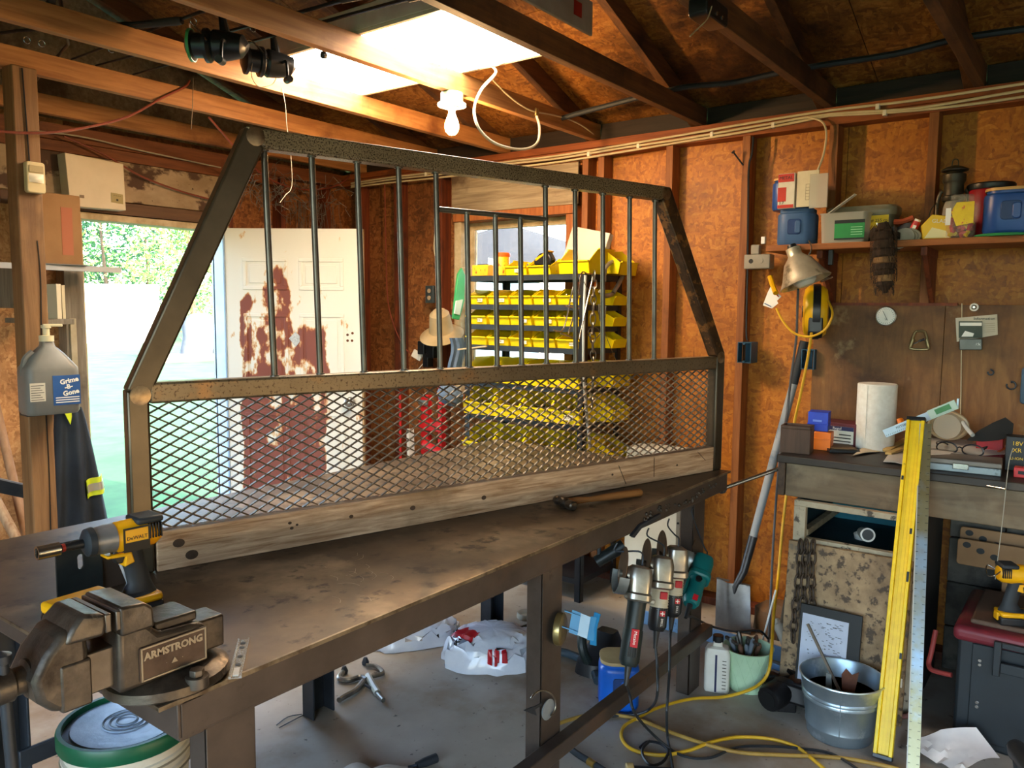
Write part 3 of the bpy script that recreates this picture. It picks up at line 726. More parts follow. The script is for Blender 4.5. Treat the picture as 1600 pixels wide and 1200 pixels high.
# rod sticking out from the end of the table towards the bench
rd = thing('steel_rod', 'thin steel rod jutting from the right end of the table toward the bench', 'rod', (3.075, 1.235, .765))
a, b = V((3.068, 1.225, .77)), at(1258, 718, x=3.27)
G().cyl(a, b, .0085, n=14).build('shaft', CHROME, rd)
G().lathe([(0, -.02), (.018, -.014), (.022, 0), (.017, .012), (0, .02)], a + V((.012, 0, 0)), 9, Euler((.4, 1.2, 0)).to_matrix()).build('welded_lump', STEEL_DK, rd)
# ------------------------------------------------------------------ the rusty door, swung into the room
RD = bpy.data.materials.new('white_paint_rusting'); RD.use_nodes = True
def rust_paint(m):
    n = m.node_tree.nodes; L = m.node_tree.links; b = n['Principled BSDF']
    tc = n.new('ShaderNodeTexCoord'); sp = n.new('ShaderNodeSeparateXYZ'); L.new(tc.outputs['Object'], sp.inputs[0])
    def math_(op, a, bb=None, cc=None):
        x = n.new('ShaderNodeMath'); x.operation = op
        for i, k in enumerate((a, bb, cc)):
            if k is None: continue
            if isinstance(k, (int, float)): x.inputs[i].default_value = k
            else: L.new(k, x.inputs[i])
        return x.outputs[0]
    def sm(v, a, bb):
        r = n.new('ShaderNodeMapRange'); r.interpolation_type = 'SMOOTHSTEP'; r.inputs[1].default_value = a; r.inputs[2].default_value = bb; L.new(v, r.inputs[0]); return r.outputs[0]
    X, Zc = sp.outputs[0], sp.outputs[2]
    low = math_('MULTIPLY', math_('MULTIPLY', sm(X, .06, .16), sm(X, .64, .54)), math_('MULTIPLY', sm(Zc, 1.0, .86), .68))
    mid = math_('MULTIPLY', math_('MULTIPLY', sm(X, .05, .14), sm(X, .66, .56)), math_('MULTIPLY', sm(Zc, 1.75, 1.15), .50))
    cen = math_('MULTIPLY', math_('MULTIPLY', sm(X, .17, .29), sm(X, .47, .37)), math_('MULTIPLY', sm(Zc, 1.86, 1.66), .52))
    sl_ = math_('MULTIPLY', math_('MULTIPLY', sm(X, .06, .10), sm(X, .18, .14)), math_('MULTIPLY', sm(Zc, 1.62, 1.5), .66))
    sr_ = math_('MULTIPLY', math_('MULTIPLY', sm(X, .46, .51), sm(X, .63, .58)), math_('MULTIPLY', sm(Zc, 1.5, 1.3), .62))
    w_ = math_('MAXIMUM', math_('MAXIMUM', math_('MAXIMUM', low, mid), cen), math_('MAXIMUM', sl_, sr_))
    mp = n.new('ShaderNodeMapping'); mp.inputs['Scale'].default_value = (12, 12, 6.5); L.new(tc.outputs['Object'], mp.inputs[0])
    ns = n.new('ShaderNodeTexNoise'); ns.inputs['Scale'].default_value = 1; ns.inputs['Detail'].default_value = 7; ns.inputs['Roughness'].default_value = .55; L.new(mp.outputs[0], ns.inputs['Vector'])
    v = math_('ADD', math_('MULTIPLY', ns.outputs['Fac'], 1.25), math_('MULTIPLY', w_, .62))
    r = n.new('ShaderNodeValToRGB'); e = r.color_ramp.elements
    e[0].position = .84; e[0].color = hx('dcdcd4'); e[1].position = 1.0; e[1].color = hx('7a4034')
    for p_, c in ((.88, 'd0b48c'), (.915, 'a8683c'), (.945, '7e4232')):
        k = e.new(p_); k.color = hx(c)
    L.new(v, r.inputs[0])
    L.new(r.outputs[0], b.inputs['Base Color']); b.inputs['Roughness'].default_value = .5
rust_paint(RD)
HG = V((2.80, 4.262, 0)); LF = V((.577, -.817, 0)).normalized()
d1 = shell('door_1', 'white panelled steel door, badly rusted, swung open into the room')
d1.location = HG; d1.rotation_euler = (0, 0, math.atan2(LF.y, LF.x)); d1.matrix_basis = Matrix.LocRotScale(HG, Euler((0, 0, math.atan2(LF.y, LF.x))), None)
g = G(d1).mm((0, -.02, .012), (.82, .022, 1.965)); g.build('door_leaf', RD, d1, .003)
for x0, x1 in ((.105, .375), (.445, .715)):
    for z0, z1 in ((1.60, 1.79), (.98, 1.46), (.22, .86)):
        g = G(d1)
        for a, b in (((x0, z0), (x1, z0 + .022)), ((x0, z1 - .022), (x1, z1)), ((x0, z0 + .022), (x0 + .022, z1 - .022)), ((x1 - .022, z0 + .022), (x1, z1 - .022))):
            g.mm((a[0], -.026, a[1]), (b[0], -.0195, b[1]))
        g.mm((x0 + .04, -.0245, z0 + .04), (x1 - .04, -.0195, z1 - .04))
        g.build('raised_panel', RD, d1, .003)
EDGE = mat('bluish_edge', '9db4cc', '8aa3be', .5)
G(d1).mm((-.012, -.024, .012), (0, .026, 1.965)).build('hinge_edge', EDGE, d1, .002)
G(d1).mm((.82, -.021, .012), (.832, .024, 1.965)).build('latch_edge', mat('wood_edge', 'a98c66', '8d7350', .7), d1, .002)
STAIN = mat('rusty_hole', '4b2a18', '6a3c20', .8)
for k, (x, z) in enumerate(((.735, 1.335), (.765, 1.345), (.735, 1.30), (.762, 1.30))):
    G(d1).cyl((x, -.021, z), (x, -.0195, z), .008, n=10).build('bolt_hole', STAIN, d1)
G(d1).rings([((.75, -.018, .93), .03), ((.75, -.03, .93), .028), ((.75, -.034, .93), .014), ((.75, -.05, .93), .014), ((.75, -.058, .93), .026), ((.75, -.08, .93), .026), ((.75, -.088, .93), .014)], 20).build('door_knob', CHROME, d1)
G(d1).prism([(.38, 1.31), (.42, 1.35), (.46, 1.31), (.42, 1.26)], .004, (0, -.022, 0)).build('worn_emblem', mat('emblem', 'c8d0d4', '98a4aa', .5, scale=80), d1)

# ------------------------------------------------------------------ the yard beyond the doorway
def tree(loc, h, r, seed, label, c1, c2, n=6500, grp='trees behind the yard'):
    rnd = random.Random(seed)
    t = thing('leafy_tree', label, 'tree', loc, 0, grp)
    G(t).rings([((0, 0, 0), .14), ((.1, 0, h * .3), .1), ((-.1, .1, h * .7), .05)], 9).build('trunk', wood('bark%d' % seed, '4a3a2a', '6a5640', 'Z'), t)
    g = G(t)
    blobs = [(rnd.gauss(0, r * .5), rnd.gauss(0, r * .5), h * .08 + rnd.random() * h * .9, r * rnd.uniform(.25, .5)) for _ in range(26)]
    for k in range(n):
        bx, by, bz, br = rnd.choice(blobs)
        v = V((rnd.gauss(0, 1), rnd.gauss(0, 1), rnd.gauss(0, .8))).normalized() * br * rnd.uniform(.75, 1.05)
        p = V((bx, by, bz)) + v; s_ = rnd.uniform(.08, .18)
        a = V((rnd.gauss(0, 1), rnd.gauss(0, 1), rnd.gauss(0, 1))).normalized(); b = a.orthogonal().normalized()
        g.add([p - a * s_, p + b * s_ * .5, p + a * s_, p - b * s_ * .5], [(0, 1, 2, 3)])
    g.build('foliage', mat('leaves%d' % seed, c1, c2, .6, scale=.7, lo=.3, hi=.7), t, smooth=0, kind='stuff')
def gpt(u, dist):
    d = at(u, 500, y=10) - EYE; d.z = 0; d.normalize(); return V((d.x * dist, d.y * dist, -.15))
for args in (
    (gpt(165, 46), 9.5, 4.0, 1, 'dense green tree at the left of the doorway view', '123f1c', '2c6030'),
    (gpt(232, 50), 11, 4.5, 2, 'tall green tree in the middle of the doorway view', '1c5022', '3c7834'),
    (gpt(300, 40), 8.5, 3.4, 3, 'pale sunlit tree at the right of the doorway view', '5a8038', '8ca450'),
    (gpt(345, 54), 10, 4.2, 4, 'green tree partly hidden by the open door edge', '205426', '427c36'),
    (gpt(85, 52), 10, 4.5, 5, 'green tree hidden behind the left door jamb', '3a7432', '6ba048'),
    (gpt(430, 58), 9, 5, 6, 'far tree hidden behind the rusty door', '3a7432', '6ba048')):
    tree(*args)
WH = mat('white_siding', 'f2f2ee', 'e4e4de', .5, scale=3)
p0 = gpt(212, 38); td = (gpt(300, 38) - gpt(130, 38)).normalized(); tn = V((-td.y, td.x, 0))
tr = thing('white_shed', 'large white shed standing in the sun beyond the lawn', 'shed', p0, math.atan2(td.y, td.x))
G(tr).mm((-2.9, 0, -.05), (.95, 2.4, 2.55)).build('body', WH, tr, .06)
g = G(tr); g.mm((-2.95, -.03, .0), (1.0, .0, .1)); g.build('skirt_rail', mat('grey_rail', 'b8b8b4'), tr)
p1 = gpt(312, 26); gc = thing('covered_grill', 'barbecue grill under a loose grey cover on the deck', 'grill', p1 + V((0, 0, .212)))
rnd = random.Random(4); secs = []
for z, rx, ry in ((0, .62, .42), (.2, .60, .40), (.5, .55, .36), (.8, .56, .36), (1.0, .48, .32), (1.18, .30, .22), (1.22, .08, .06)):
    secs.append([((rx + rnd.uniform(-.03, .03)) * math.cos(2 * PI * k / 18), (ry + rnd.uniform(-.03, .03)) * math.sin(2 * PI * k / 18), z) for k in range(18)])
G(gc).loft(secs).build('cover', mat('grey_cover', '54595e', '42474c', .7, scale=3), gc, smooth=80)
dk = thing('low_deck', 'low wooden deck under the covered grill', 'deck', p1)
for k in range(5): G(dk).mm((-1.6, -.75 + k * .3, .17), (1.9, -.47 + k * .3, .21)).build('deck_board', GREYB, dk, .004)
G(dk).mm((-1.6, -.78, -.02), (1.9, -.75, .17)).build('skirt', GREYB, dk)
pp = thing('paddling_pool', 'small turquoise tub standing on the deck by the grill', 'tub', p1 + td * .95 - tn * .35 + V((0, 0, .212)))
G(pp).lathe([(.40, 0), (.44, .05), (.46, .24), (.42, .25), (.40, .06), (0, .05)], (0, 0, 0), 28).build('tub', mat('turquoise', '2fc4bd', '28b0aa', .4), pp)

hs = thing('neighbor_house', 'grey house with a shingled hip roof seen through the window', 'house', (20, 13.6, -.15))
HSM = mat('house_siding', 'e6e4de', 'd8d6d0', .7, scale=3); SHG = mat('grey_shingle', '2e2a26', '221f1c', .9, scale=5, stretch=(1, 1, 5))
G(hs).mm((-2.0, -1.0, 0), (5.2, 6.6, 2.95)).build('wall', HSM, hs)
G(hs).add([(-2.5, -1.4, 2.9), (5.6, -1.4, 2.9), (5.6, 7.0, 2.9), (-2.5, 7.0, 2.9), (1.5, 2.6, 4.45), (1.5, 2.9, 4.45)], [(0, 1, 4), (1, 2, 5, 4), (2, 3, 5), (3, 0, 4, 5), (0, 3, 2, 1)]).build('roof', SHG, hs)
G(hs).mm((-2.03, 4.2, 1.0), (-1.99, 5.2, 2.0)).build('house_window', BLACKI, hs)

# ------------------------------------------------------------------ left side: post, shelf, jug, jacket
PO = wood('post_timber', '6e4e30', '906c46', 'Z', scale=2.2, spot='5c4028', sscale=2.2, slo=.57, shi=.7, bump=.6)
po = tag(G().mm((1.325, 3.385, 0), (1.418, 3.475, 2.41)).build('support_post', PO, None, .006), 'rough square timber post holding up the ceiling joists at the left', 'post')
g = G(); g.tube([(1.385, 3.382, 0.5), (1.392, 3.3835, .9), (1.386, 3.3835, 1.3), (1.394, 3.3835, 1.6), (1.388, 3.3835, 1.75)], .0022, 4, 4)
g.build('split_crack', BLACKI, po)
g = G(); g.tube([(1.362, 3.380, 2.40), (1.368, 3.380, 2.2), (1.372, 3.380, 2.05)], .0028, 6, 4); g.build('thin_wire', BLACKP, po)

ms = thing('motion_sensor', 'cream motion sensor screwed high on the timber post', 'sensor', (1.383, 3.383, 1.99))
CRM = mat('cream_plastic', 'd8c79c', 'c9b78a', .4)
G(ms).prism(rrect(.068, .118, .01, 3), .03, (0, -.015, 0)).build('housing', CRM, ms, .004)
G(ms).grid(lambda u, v: (-.027 + .054 * u, -.0305 - .012 * math.sin(PI * u) * math.sin(PI * min(1, v + .1)), -.02 + .034 * v), 10, 6).build('lens', mat('milky_lens', 'efe6cf', rough=.3), ms)
G(ms).mm((-.026, -.034, .018), (.026, -.03, .045)).build('cover_flap', mat('tan_flap', 'a8966c', rough=.5), ms, .003)

# electrical panel cover above the doorway
pb = thing('metal_cover_box', 'flat cream metal box hanging crooked above the doorway', 'box', (2.06, 4.2, 2.13), 0)
q = [at(101, 238, y=4.20), at(193, 256, y=4.20), at(197, 329, y=4.20), at(110, 322, y=4.20)]
g = G(); g.prism([(p.x, p.z) for p in q], .085, (0, 4.2425, 0)).build('cover', mat('cream_enamel', 'd9cdb4', 'cbbfa4', .45, scale=4), pb, .003)
c = at(183, 310, y=4.198); flat(G(), c, (1, 0, -.06), (0, 0, 1), .062, .05, .002).build('sticker', mat('olive_sticker', '9d9062', rough=.6), pb)
writing('print', '= = = =', .012, c + V((0, -.002, .012)), (1, 0, -.06), (0, 0, 1), BLACKI, pb)
writing('print', '\u25a0', .014, c + V((0, -.002, -.01)), (1, 0, -.06), (0, 0, 1), BLACKI, pb)
c = at(128, 307, y=4.198); flat(G(), c, (1, 0, 0), (0, 0, 1), .022, .014, .002).build('small_slot', mat('slot_brown', '6d5a40'), pb)

# shelf and carton behind the post
sm = thing('sheet_metal_shelf', 'grey sheet metal shelf jutting into the doorway behind the post', 'shelf', (1.6, 4.0, 1.68))
pol = [at(20, 421, y=4.26), at(133, 421, y=4.22), at(178, 437, y=4.05), at(135, 444, y=3.78), at(20, 430, y=3.80)]
zz = 1.682
G().prism([(p.x, p.y) for p in pol], .004, (0, 0, zz), (1, 0, 0), (0, 1, 0)).build('sheet', mat('galv_dark', '6f7376', '5d6164', .45, .5, 6), sm)
G().mm((1.30, 3.80, zz - .028), (1.93, 3.815, zz - .002)).build('stiffener', mat('pale_rail', 'a8acb0', rough=.5), sm, .002)
G().mm((1.56, 3.95, zz - .20), (1.62, 4.27, zz - .004)).build('bracket', JAMB, sm, .003)
bx = thing('cardboard_box', 'brown cardboard carton with a red print on the metal shelf', 'box', (1.76, 4.0, zz + .003))
CARD = mat('cardboard', '9a744c', '8a6640', .8, scale=5)
a, b = at(62, 400, y=3.92).x, at(129, 400, y=3.92).x
G().mm((a, 3.92, zz + .0025), (b, 4.24, zz + .33)).build('carton', CARD, bx, .004)
g = G(); g.mm((b - .09, 3.9185, zz + .05), (b - .04, 3.9195, zz + .27)); g.build('red_print', mat('faded_red', 'a8664a', rough=.8), bx)
bk = [(1.655, 1.675, .16), (1.678, 1.692, .155)]
for k, (x0, x1, h) in enumerate(bk):
    tag(G().mm((x0, 3.86, 1.435), (x1, 3.98, 1.435 + h)).build('booklet', mat('paper%d' % k, ['d8ccb0', 'cbbd9c'][k], rough=.8), None, .001), ['thin cream booklet left of its twin under the metal shelf', 'thin tan booklet right of its twin under the metal shelf'][k], 'booklet', 'booklets under the metal shelf')
tag(G().mm((1.60, 3.84, 1.41), (1.72, 4.30, 1.434)).build('small_ledge', JAMB, None, .002), 'short wooden ledge under the metal shelf carrying two booklets', 'ledge')
tag(G().mm((1.885, 4.255, 1.0), (1.915, 4.272, 1.43)).build('paint_stick', mat('bone', 'b9ac92', 'a39678', .7), None, .002), 'pale flat stick hanging on the left door jamb', 'stick')

# hand cleaner jug on the post
c = at(78, 645, y=3.29); jz = c.z
jg = thing('hand_cleaner_jug', 'grey gallon jug of hand cleaner with a pump hanging on the timber post', 'jug', (c.x, 3.29, jz), math.radians(-4))
JUG = mat('jug_grey', '7d7d78', '6d6d68', .4, scale=4)
secs = []
for z, hx_, hy in ((0, .088, .062), (.012, .095, .068), (.165, .095, .068), (.18, .093, .066), (.235, .05, .045), (.262, .024, .024), (.285, .02, .02)):
    secs.append([(a, b, z) for a, b in rrect(hx_ * 2, hy * 2, min(hx_, hy) * .45, 4)])
G(jg).loft(secs).build('bottle', JUG, jg)
g = G(jg).tube([(-.05, .0, .24), (-.078, 0, .21), (-.085, 0, .15)], .013, 8, 5); g.build('handle', JUG, jg)
CRP = mat('pump_cream', 'd6cba6', rough=.4)
g = G(jg).rings([((0, 0, .28), .026), ((0, 0, .302), .026), ((0, 0, .304), .012), ((0, 0, .33), .012), ((0, 0, .332), .018), ((0, 0, .342), .018)], 18); g.build('pump', CRP, jg)
G(jg).bar((-.012, 0, .342), (.055, -.01, .342), .02, .011).build('spout', CRP, jg, .003)
LB = mat('label_blue', '2d5d9c', '274f88', .5)
lb = G(jg).mm((-.008, -.0695, .035), (.09, -.0665, .15)).build('front_label', LB, jg)
M = jg.matrix_basis; Rm = M.to_3x3()
for txt, x, z, s_ in (('Grime', .05, .128, .026), ('-B-', .047, .105, .024), ('Gone', .055, .082, .026)):
    writing('lettering', txt, s_, M @ V((x, -.0705, z)), Rm @ V((1, 0, .18)), Rm @ V((-.18, 0, 1)), WHITEP, lb, bold=.0009)
for k in range(3): G(jg).mm((.0, -.0702, .062 - k * .009), (.085, -.0694, .0655 - k * .009)).build('print_line', WHITEP, lb)
wl_ = G(jg).mm((-.088, -.0695, .055), (-.035, -.0672, .125)).build('back_label', mat('label_white', 'cfc9b8', rough=.6), jg)
for k in range(7): G(jg).mm((-.085, -.0702, .060 + k * .009), (-.04 - (k % 3) * .006, -.0694, .0625 + k * .009)).build('print_line', mat('grey_print', '55524a') if k == 0 else bpy.data.materials['grey_print'], wl_)
G(jg).bar((0, .02, -.006), (0, .098, -.006), .15, .01).build('hanger', STEEL_DK, jg)

# jacket
jk = thing('work_jacket', 'dark navy work jacket with yellow reflective bands hanging by the doorway', 'jacket', (1.70, 4.12, .75))
NAVY = mat('navy_cloth', '1f252d', '2a323b', .85, scale=5, bump=.3, bscale=60)
top = at(112, 632, y=4.12); bl, br = at(80, 825, y=4.08), at(178, 825, y=4.08)
def jac(u, v):
    xa = top.x - .09 + (bl.x - top.x + .09) * v ** .8; xb = top.x + .03 + (br.x - top.x - .03) * v ** .85
    z = top.z + (bl.z - .12 - top.z) * v
    f = math.sin(u * PI * 5 + v * 1.5) * .022 * (.35 + v) + .05 * math.sin(PI * u)
    return (xa + (xb - xa) * u, 4.10 - f, z - .05 * (u - .45) ** 2)
G().grid(jac, 40, 24, .02).build('body', NAVY, jk, smooth=70)
YHV = mat('hi_vis_yellow', 'd8e830', 'c6d628', .5); SIL = mat('reflective_silver', 'b0aa98', rough=.3, metal=.3)
def band(z0, z1, m, off, name, u0=.55, u1=1.0):
    v0, v1 = [(top.z - z) / (top.z - bl.z + .12) for z in (z1, z0)]
    G().grid(lambda u, v: V(jac(u0 + (u1 - u0) * u, v0 + (v1 - v0) * v + .0)) + V((.002, -off, (.03) * u)), 16, 2, .004).build(name, m, jk, smooth=70)
zc = at(150, 758, y=4.05).z
band(zc - .055, zc + .035, YHV, .030, 'reflective_band'); band(zc - .03, zc + .008, SIL, .0355, 'silver_stripe')
c = at(106, 648, y=4.03); G().prism([(c.x - .03, c.z + .05), (c.x + .03, c.z + .045), (c.x + .012, c.z - .05)], .006, (0, 4.035, 0)).build('yellow_collar', YHV, jk)
G().cyl((top.x - .02, 4.08, top.z + .01), (top.x - .02, 4.30, top.z + .02), .006, n=8).build('peg', STEEL_DK, jk)

# long handles leaning in the left corner
HANDW = wood('broom_wood', 'a07a58', 'c09a76', 'Z')
for k, (p, q, r, lbl, cl) in enumerate(((at(-15, 600, y=4.24), at(30, 790, y=4.02), .02, 'thick wooden tool handle leaning left of the timber post', 'b08a6a'), (at(-10, 775, y=4.0), at(22, 835, y=3.9), .022, 'second pale tool handle low at the left edge', 'c8ae8c'))):
    d_ = (q - p).normalized(); q2 = p + d_ * ((.03 - p.z) / d_.z)
    tag(G().cyl(q2, p, r, n=14).build('broom_stick', wood('handle_wood%d' % k, cl, '9c7554', 'Z'), None), lbl, 'broomstick', 'broomsticks in the left corner')
lr = thing('dark_metal_rail', 'dark angle iron rail crossing behind the post at the left edge', 'rail', (1.2, 3.9, .98))
a, b = at(-30, 752, y=3.7), at(60, 772, y=3.7)
G().bar(a, b, .006, .06).build('web', STEEL_DK, lr); G().bar(a + V((0, -.02, .03)), b + V((0, -.02, .03)), .045, .006).build('flange', mat('pale_flange', '8a9098', rough=.4, metal=.5), lr)
G().mm((a.x - .02, 3.69, 0), (a.x + .02, 3.71, a.z)).build('leg', STEEL_DK, lr); G().mm((b.x - .02, 3.69, 0), (b.x + .02, 3.71, b.z - .03)).build('leg', STEEL_DK, lr)
# ------------------------------------------------------------------ things up in the joists
BLK = mat('satin_black', '121315', '1b1d20', .35, scale=10)
def rod(name, label, pts, r0, r1, cat='fishing rod'):
    t = thing(name, label, cat, pts[0], 0, 'fishing rods on the joists')
    n = len(pts) - 1
    G().rings([(p, r0 + (r1 - r0) * i / n) for i, p in enumerate(spline(pts, 1))], 8).build('blank', BLK, t)
    d = (V(pts[-1]) - V(pts[0])).normalized(); s_ = V(pts[0])
    G().rings([(s_, .013), (s_ + d * .02, .015), (s_ + d * .22, .013), (s_ + d * .24, .016), (s_ + d * .36, .011)], 12).build('grip', mat('dark_cork', '2a2622', '37322c', .7) if not bpy.data.materials.get('dark_cork') else bpy.data.materials['dark_cork'], t)
    for k in (.45, .62, .8):
        c = V(pts[0]).lerp(V(pts[-1]), k)
        ring = [c + V((math.cos(a) * .012, 0, -.015 + math.sin(a) * .012)) for a in [2 * PI * i / 12 for i in range(13)]]
        G().tube(ring, .0016, 5).build('guide', CHROME, t)
    return t
rod('fishing_rod', 'black fishing rod lying over the joists beside the ceiling light', [(1.98, 1.55, 2.515), (1.92, 2.5, 2.515), (1.86, 3.5, 2.512)], .008, .004)
rod('fishing_rod', 'fishing rod with a thick black grip just left of the ceiling light', [(1.88, 1.75, 2.52), (1.80, 2.6, 2.516), (1.70, 3.5, 2.512)], .008, .004)
rod('fishing_rod', 'fishing rod over the joists nearest the two hanging reels', [(1.66, 1.95, 2.518), (1.62, 2.6, 2.515), (1.60, 3.5, 2.512)], .008, .004)
rod('fishing_rod', 'thin black rod across the two left joists near the red hose', [(1.20, 2.7, 2.512), (1.50, 3.3, 2.51), (1.68, 4.1, 2.508)], .007, .005)
rod('fishing_rod', 'thin black rod crossing the left joists farthest from the ceiling light', [(1.62, 2.7, 2.51), (1.32, 3.3, 2.51), (1.05, 4.1, 2.508)], .007, .005)
GRN = mat('reel_green', '3f9a5a', rough=.35)
def reel(label, c, rz, band, s=1.0):
    t = thing('fishing_reel', label, 'reel', c, rz, 'fishing reels hanging from the joists')
    M = t.matrix_basis @ Matrix.Scale(s, 4)
    G(M).bar((0, 0, .115), (0, 0, .105), .012, .09, (1, 0, 0)).build('foot', BLK, t, .002)
    G(M).rings([((0, 0, .11), .009), ((.004, 0, .07), .008), ((.01, 0, .03), .012)], 10).build('stem', BLK, t)
    G(M).rings([((.06, 0, -.005), .012), ((.05, 0, 0), .026), ((.02, 0, 0), .032), ((-.012, 0, 0), .036), ((-.02, 0, 0), .030)], 20).build('body', BLK, t)
    G(M).rings([((-.018, 0, 0), .030), ((-.026, 0, 0), .038), ((-.034, 0, 0), .038), ((-.036, 0, 0), .028), ((-.060, 0, 0), .028), ((-.064, 0, 0), .036), ((-.07, 0, 0), .034), ((-.078, 0, 0), .018)], 22).build('spool', BLK, t)
    G(M).rings([((-.063, 0, 0), .0368), ((-.0695, 0, 0), .0368)], 22).build('rim', band, t)
    G(M).tube([(-.02, .035, 0), (-.05, .046, .015), (-.075, .03, .035), (-.06, -.02, .044), (-.02, -.036, 0)], .0022, 6, 4).build('bail', CHROME, t)
    G(M).tube([(.02, -.03, 0), (.02, -.055, -.005), (.02, -.065, -.03), (.02, -.066, -.05)], .004, 8, 4).build('crank', BLK, t)
    G(M).cyl((.02, -.058, -.052), (.02, -.085, -.054), .009, n=12).build('knob', BLK, t)
reel('black spinning reel with a green rim hanging from the joists', at(345, 72, y=2.62), math.radians(-50), GRN, 1.55)
reel('all black spinning reel hanging closer to the ceiling light', at(425, 100, y=2.60), math.radians(-20), BLK, 1.45)
t = thing('lure', 'small round lure dangling in front of the ceiling light', 'lure', at(506, 86, y=2.42))
G(t).lathe([(0, -.016), (.010, -.012), (.015, 0), (.010, .012), (0, .016)], (0, 0, 0), 12, Euler((0, 1, .3)).to_matrix()).build('body', BLK, t)
G(t).tube([(0, 0, .01), (.01, 0, .05), (.02, .0, .078)], .0012, 5, 3).build('line', BLK, t)

# line curls below the second reel, loose strings
for pts, lbl in (([at(395, 95, y=2.6), at(393, 118, y=2.58), at(404, 135, y=2.58), at(425, 132, y=2.6), at(432, 120, y=2.6)], 'dark loop of fishing line under the black reel'),
                 ([at(441, 138, y=2.88), at(446, 165, y=2.86), at(448, 195, y=2.86), at(454, 240, y=2.86), at(456, 290, y=2.86), at(446, 305, y=2.85), at(437, 317, y=2.85)], 'pale string hanging from the joist in front of the rack corner'),
                 ([at(302, 122, y=3.46), at(301, 160, y=3.46), at(299, 202, y=3.46)], 'short pale string hanging from the joist above the doorway')):
    tag(G().tube(pts, .0016, 5, 5).build('hanging_string', mat('string', '8d8270', rough=.8) if not bpy.data.materials.get('string') else bpy.data.materials['string'], None), lbl, 'string')
REDC = mat('red_hose', '84402e', '6e3222', .5)
p = [at(-40, 200, y=3.30), at(20, 207, y=3.32), at(80, 207, y=3.34), at(140, 198, y=3.38), at(200, 182, y=3.42), at(255, 152, y=3.45), at(288, 136, y=3.455), at(296, 126, y=3.46)]
tag(G().tube(p, .0055, 8, 6).build('red_hose', REDC, None), 'thin red hose sagging from the left edge up to the joist', 'hose')
p = [at(327, 184, y=3.50), at(345, 205, y=3.6), at(370, 234, y=3.75), at(400, 265, y=3.95), at(430, 284, y=4.05), at(460, 294, y=4.15), at(495, 296, y=4.2), at(530, 288, y=4.22), at(556, 265, y=4.24)]
tag(G().tube(p, .0055, 8, 6).build('red_hose', REDC, None), 'red hose drooping behind the rack bars along the back wall', 'hose')
p = [at(60, 205, y=4.22), at(130, 214, y=4.25), at(215, 234, y=4.27), at(280, 248, y=4.27), at(345, 262, y=4.27)]
tag(G().tube(p, .004, 6, 6).build('grey_cable', mat('pale_cable', 'a59a86', rough=.6), None), 'pale cable stapled along the rail above the doorway', 'cable')
p = [at(100, 213, y=4.24), at(160, 240, y=4.24), at(220, 275, y=4.25), at(280, 298, y=4.26), at(330, 312, y=4.26)]
tag(G().tube(p, .005, 6, 6).build('red_cable', REDC, None), 'dark red cable crossing the peeling header board over the doorway', 'cable')

# tangled wire netting near the corner
rnd = random.Random(3); g = G()
c = V((3.25, 4.15, 2.22))
for k in range(130):
    p = c + V((rnd.uniform(-.38, .3), rnd.uniform(-.1, .1), rnd.uniform(-.1, .1))); pts = [p]
    for j in range(3): p = p + V((rnd.gauss(0, .03), rnd.gauss(0, .025), rnd.gauss(-.01, .035))); pts.append(p)
    g.tube(pts, .0018, 3)
for k in range(26):
    p = c + V((rnd.uniform(.0, .35), rnd.uniform(-.05, .08), -.05)); pts = [p]
    for j in range(4): p = p + V((rnd.gauss(0, .012), 0, -rnd.uniform(.03, .07))); pts.append(p)
    g.tube(pts, .0018, 3)
tag(g.build('wire_netting', mat('old_wire', '6a6660', '7c7870', .5, .3), None, smooth=0), 'tangle of dark wire netting hanging near the back corner', 'netting', kind='stuff')

# wiring on the top plate of the right wall
CABLE = mat('cream_cable', 'd2c3a0', 'c2b28e', .5)
rnd = random.Random(8)
def run(ys, zs, lbl, r=.0058):
    pts = [(3.738 - .004 * (i % 2), y, z) for i, (y, z) in enumerate(zip(ys, zs))]
    return tag(G().tube(pts, r, 7, 5).build('house_cable', CABLE, None), lbl, 'cable', 'cables along the top of the right wall')
Y = [4.2, 3.8, 3.3, 2.9, 2.5, 2.1, 1.75, 1.4, 1.05, .7, .35, 0, -.4]
run(Y, [2.345, 2.35, 2.345, 2.352, 2.35, 2.36, 2.372, 2.384, 2.392, 2.385, 2.392, 2.396, 2.395], 'topmost cream cable clipped along the right wall plate')
run(Y, [2.33, 2.335, 2.33, 2.338, 2.335, 2.345, 2.352, 2.365, 2.376, 2.352, 2.366, 2.377, 2.377], 'middle cream cable clipped along the right wall plate')
run(Y[:9] , [2.318, 2.316, 2.31, 2.315, 2.315, 2.325, 2.338, 2.348, 2.37], 'lowest cream cable clipped along the right wall plate')
run(Y[8:], [2.37, 2.343, 2.342, 2.36, 2.362], 'cream cable dipping along the plate at the right end')
STW = mat('staple_white', 'e6dfce', rough=.5)
for k, (y, z) in enumerate(((3.5, 2.34), (3.05, 2.33), (2.3, 2.335), (2.0, 2.345), (1.6, 2.355), (1.3, 2.36), (.85, 2.38), (.82, 2.35), (.3, 2.38))):
    tag(G().mm((3.728, y - .008, z - .012), (3.752, y + .008, z + .012)).build('cable_clip', STW, None, .002), 'white cable clip, %s from the back corner on the right wall plate' % ORD[k], 'cable clip', 'cable clips on the wall plate')
p = [(2.62, 2.12, 2.512), at(775, 112, y=2.10), at(752, 140, y=2.1), at(741, 170, y=2.12), at(748, 200, y=2.12), at(770, 222, y=2.15), at(800, 232, y=2.2), at(825, 232, y=2.22), at(840, 222, y=2.24), at(843, 200, y=2.25), at(838, 180, y=2.262)]
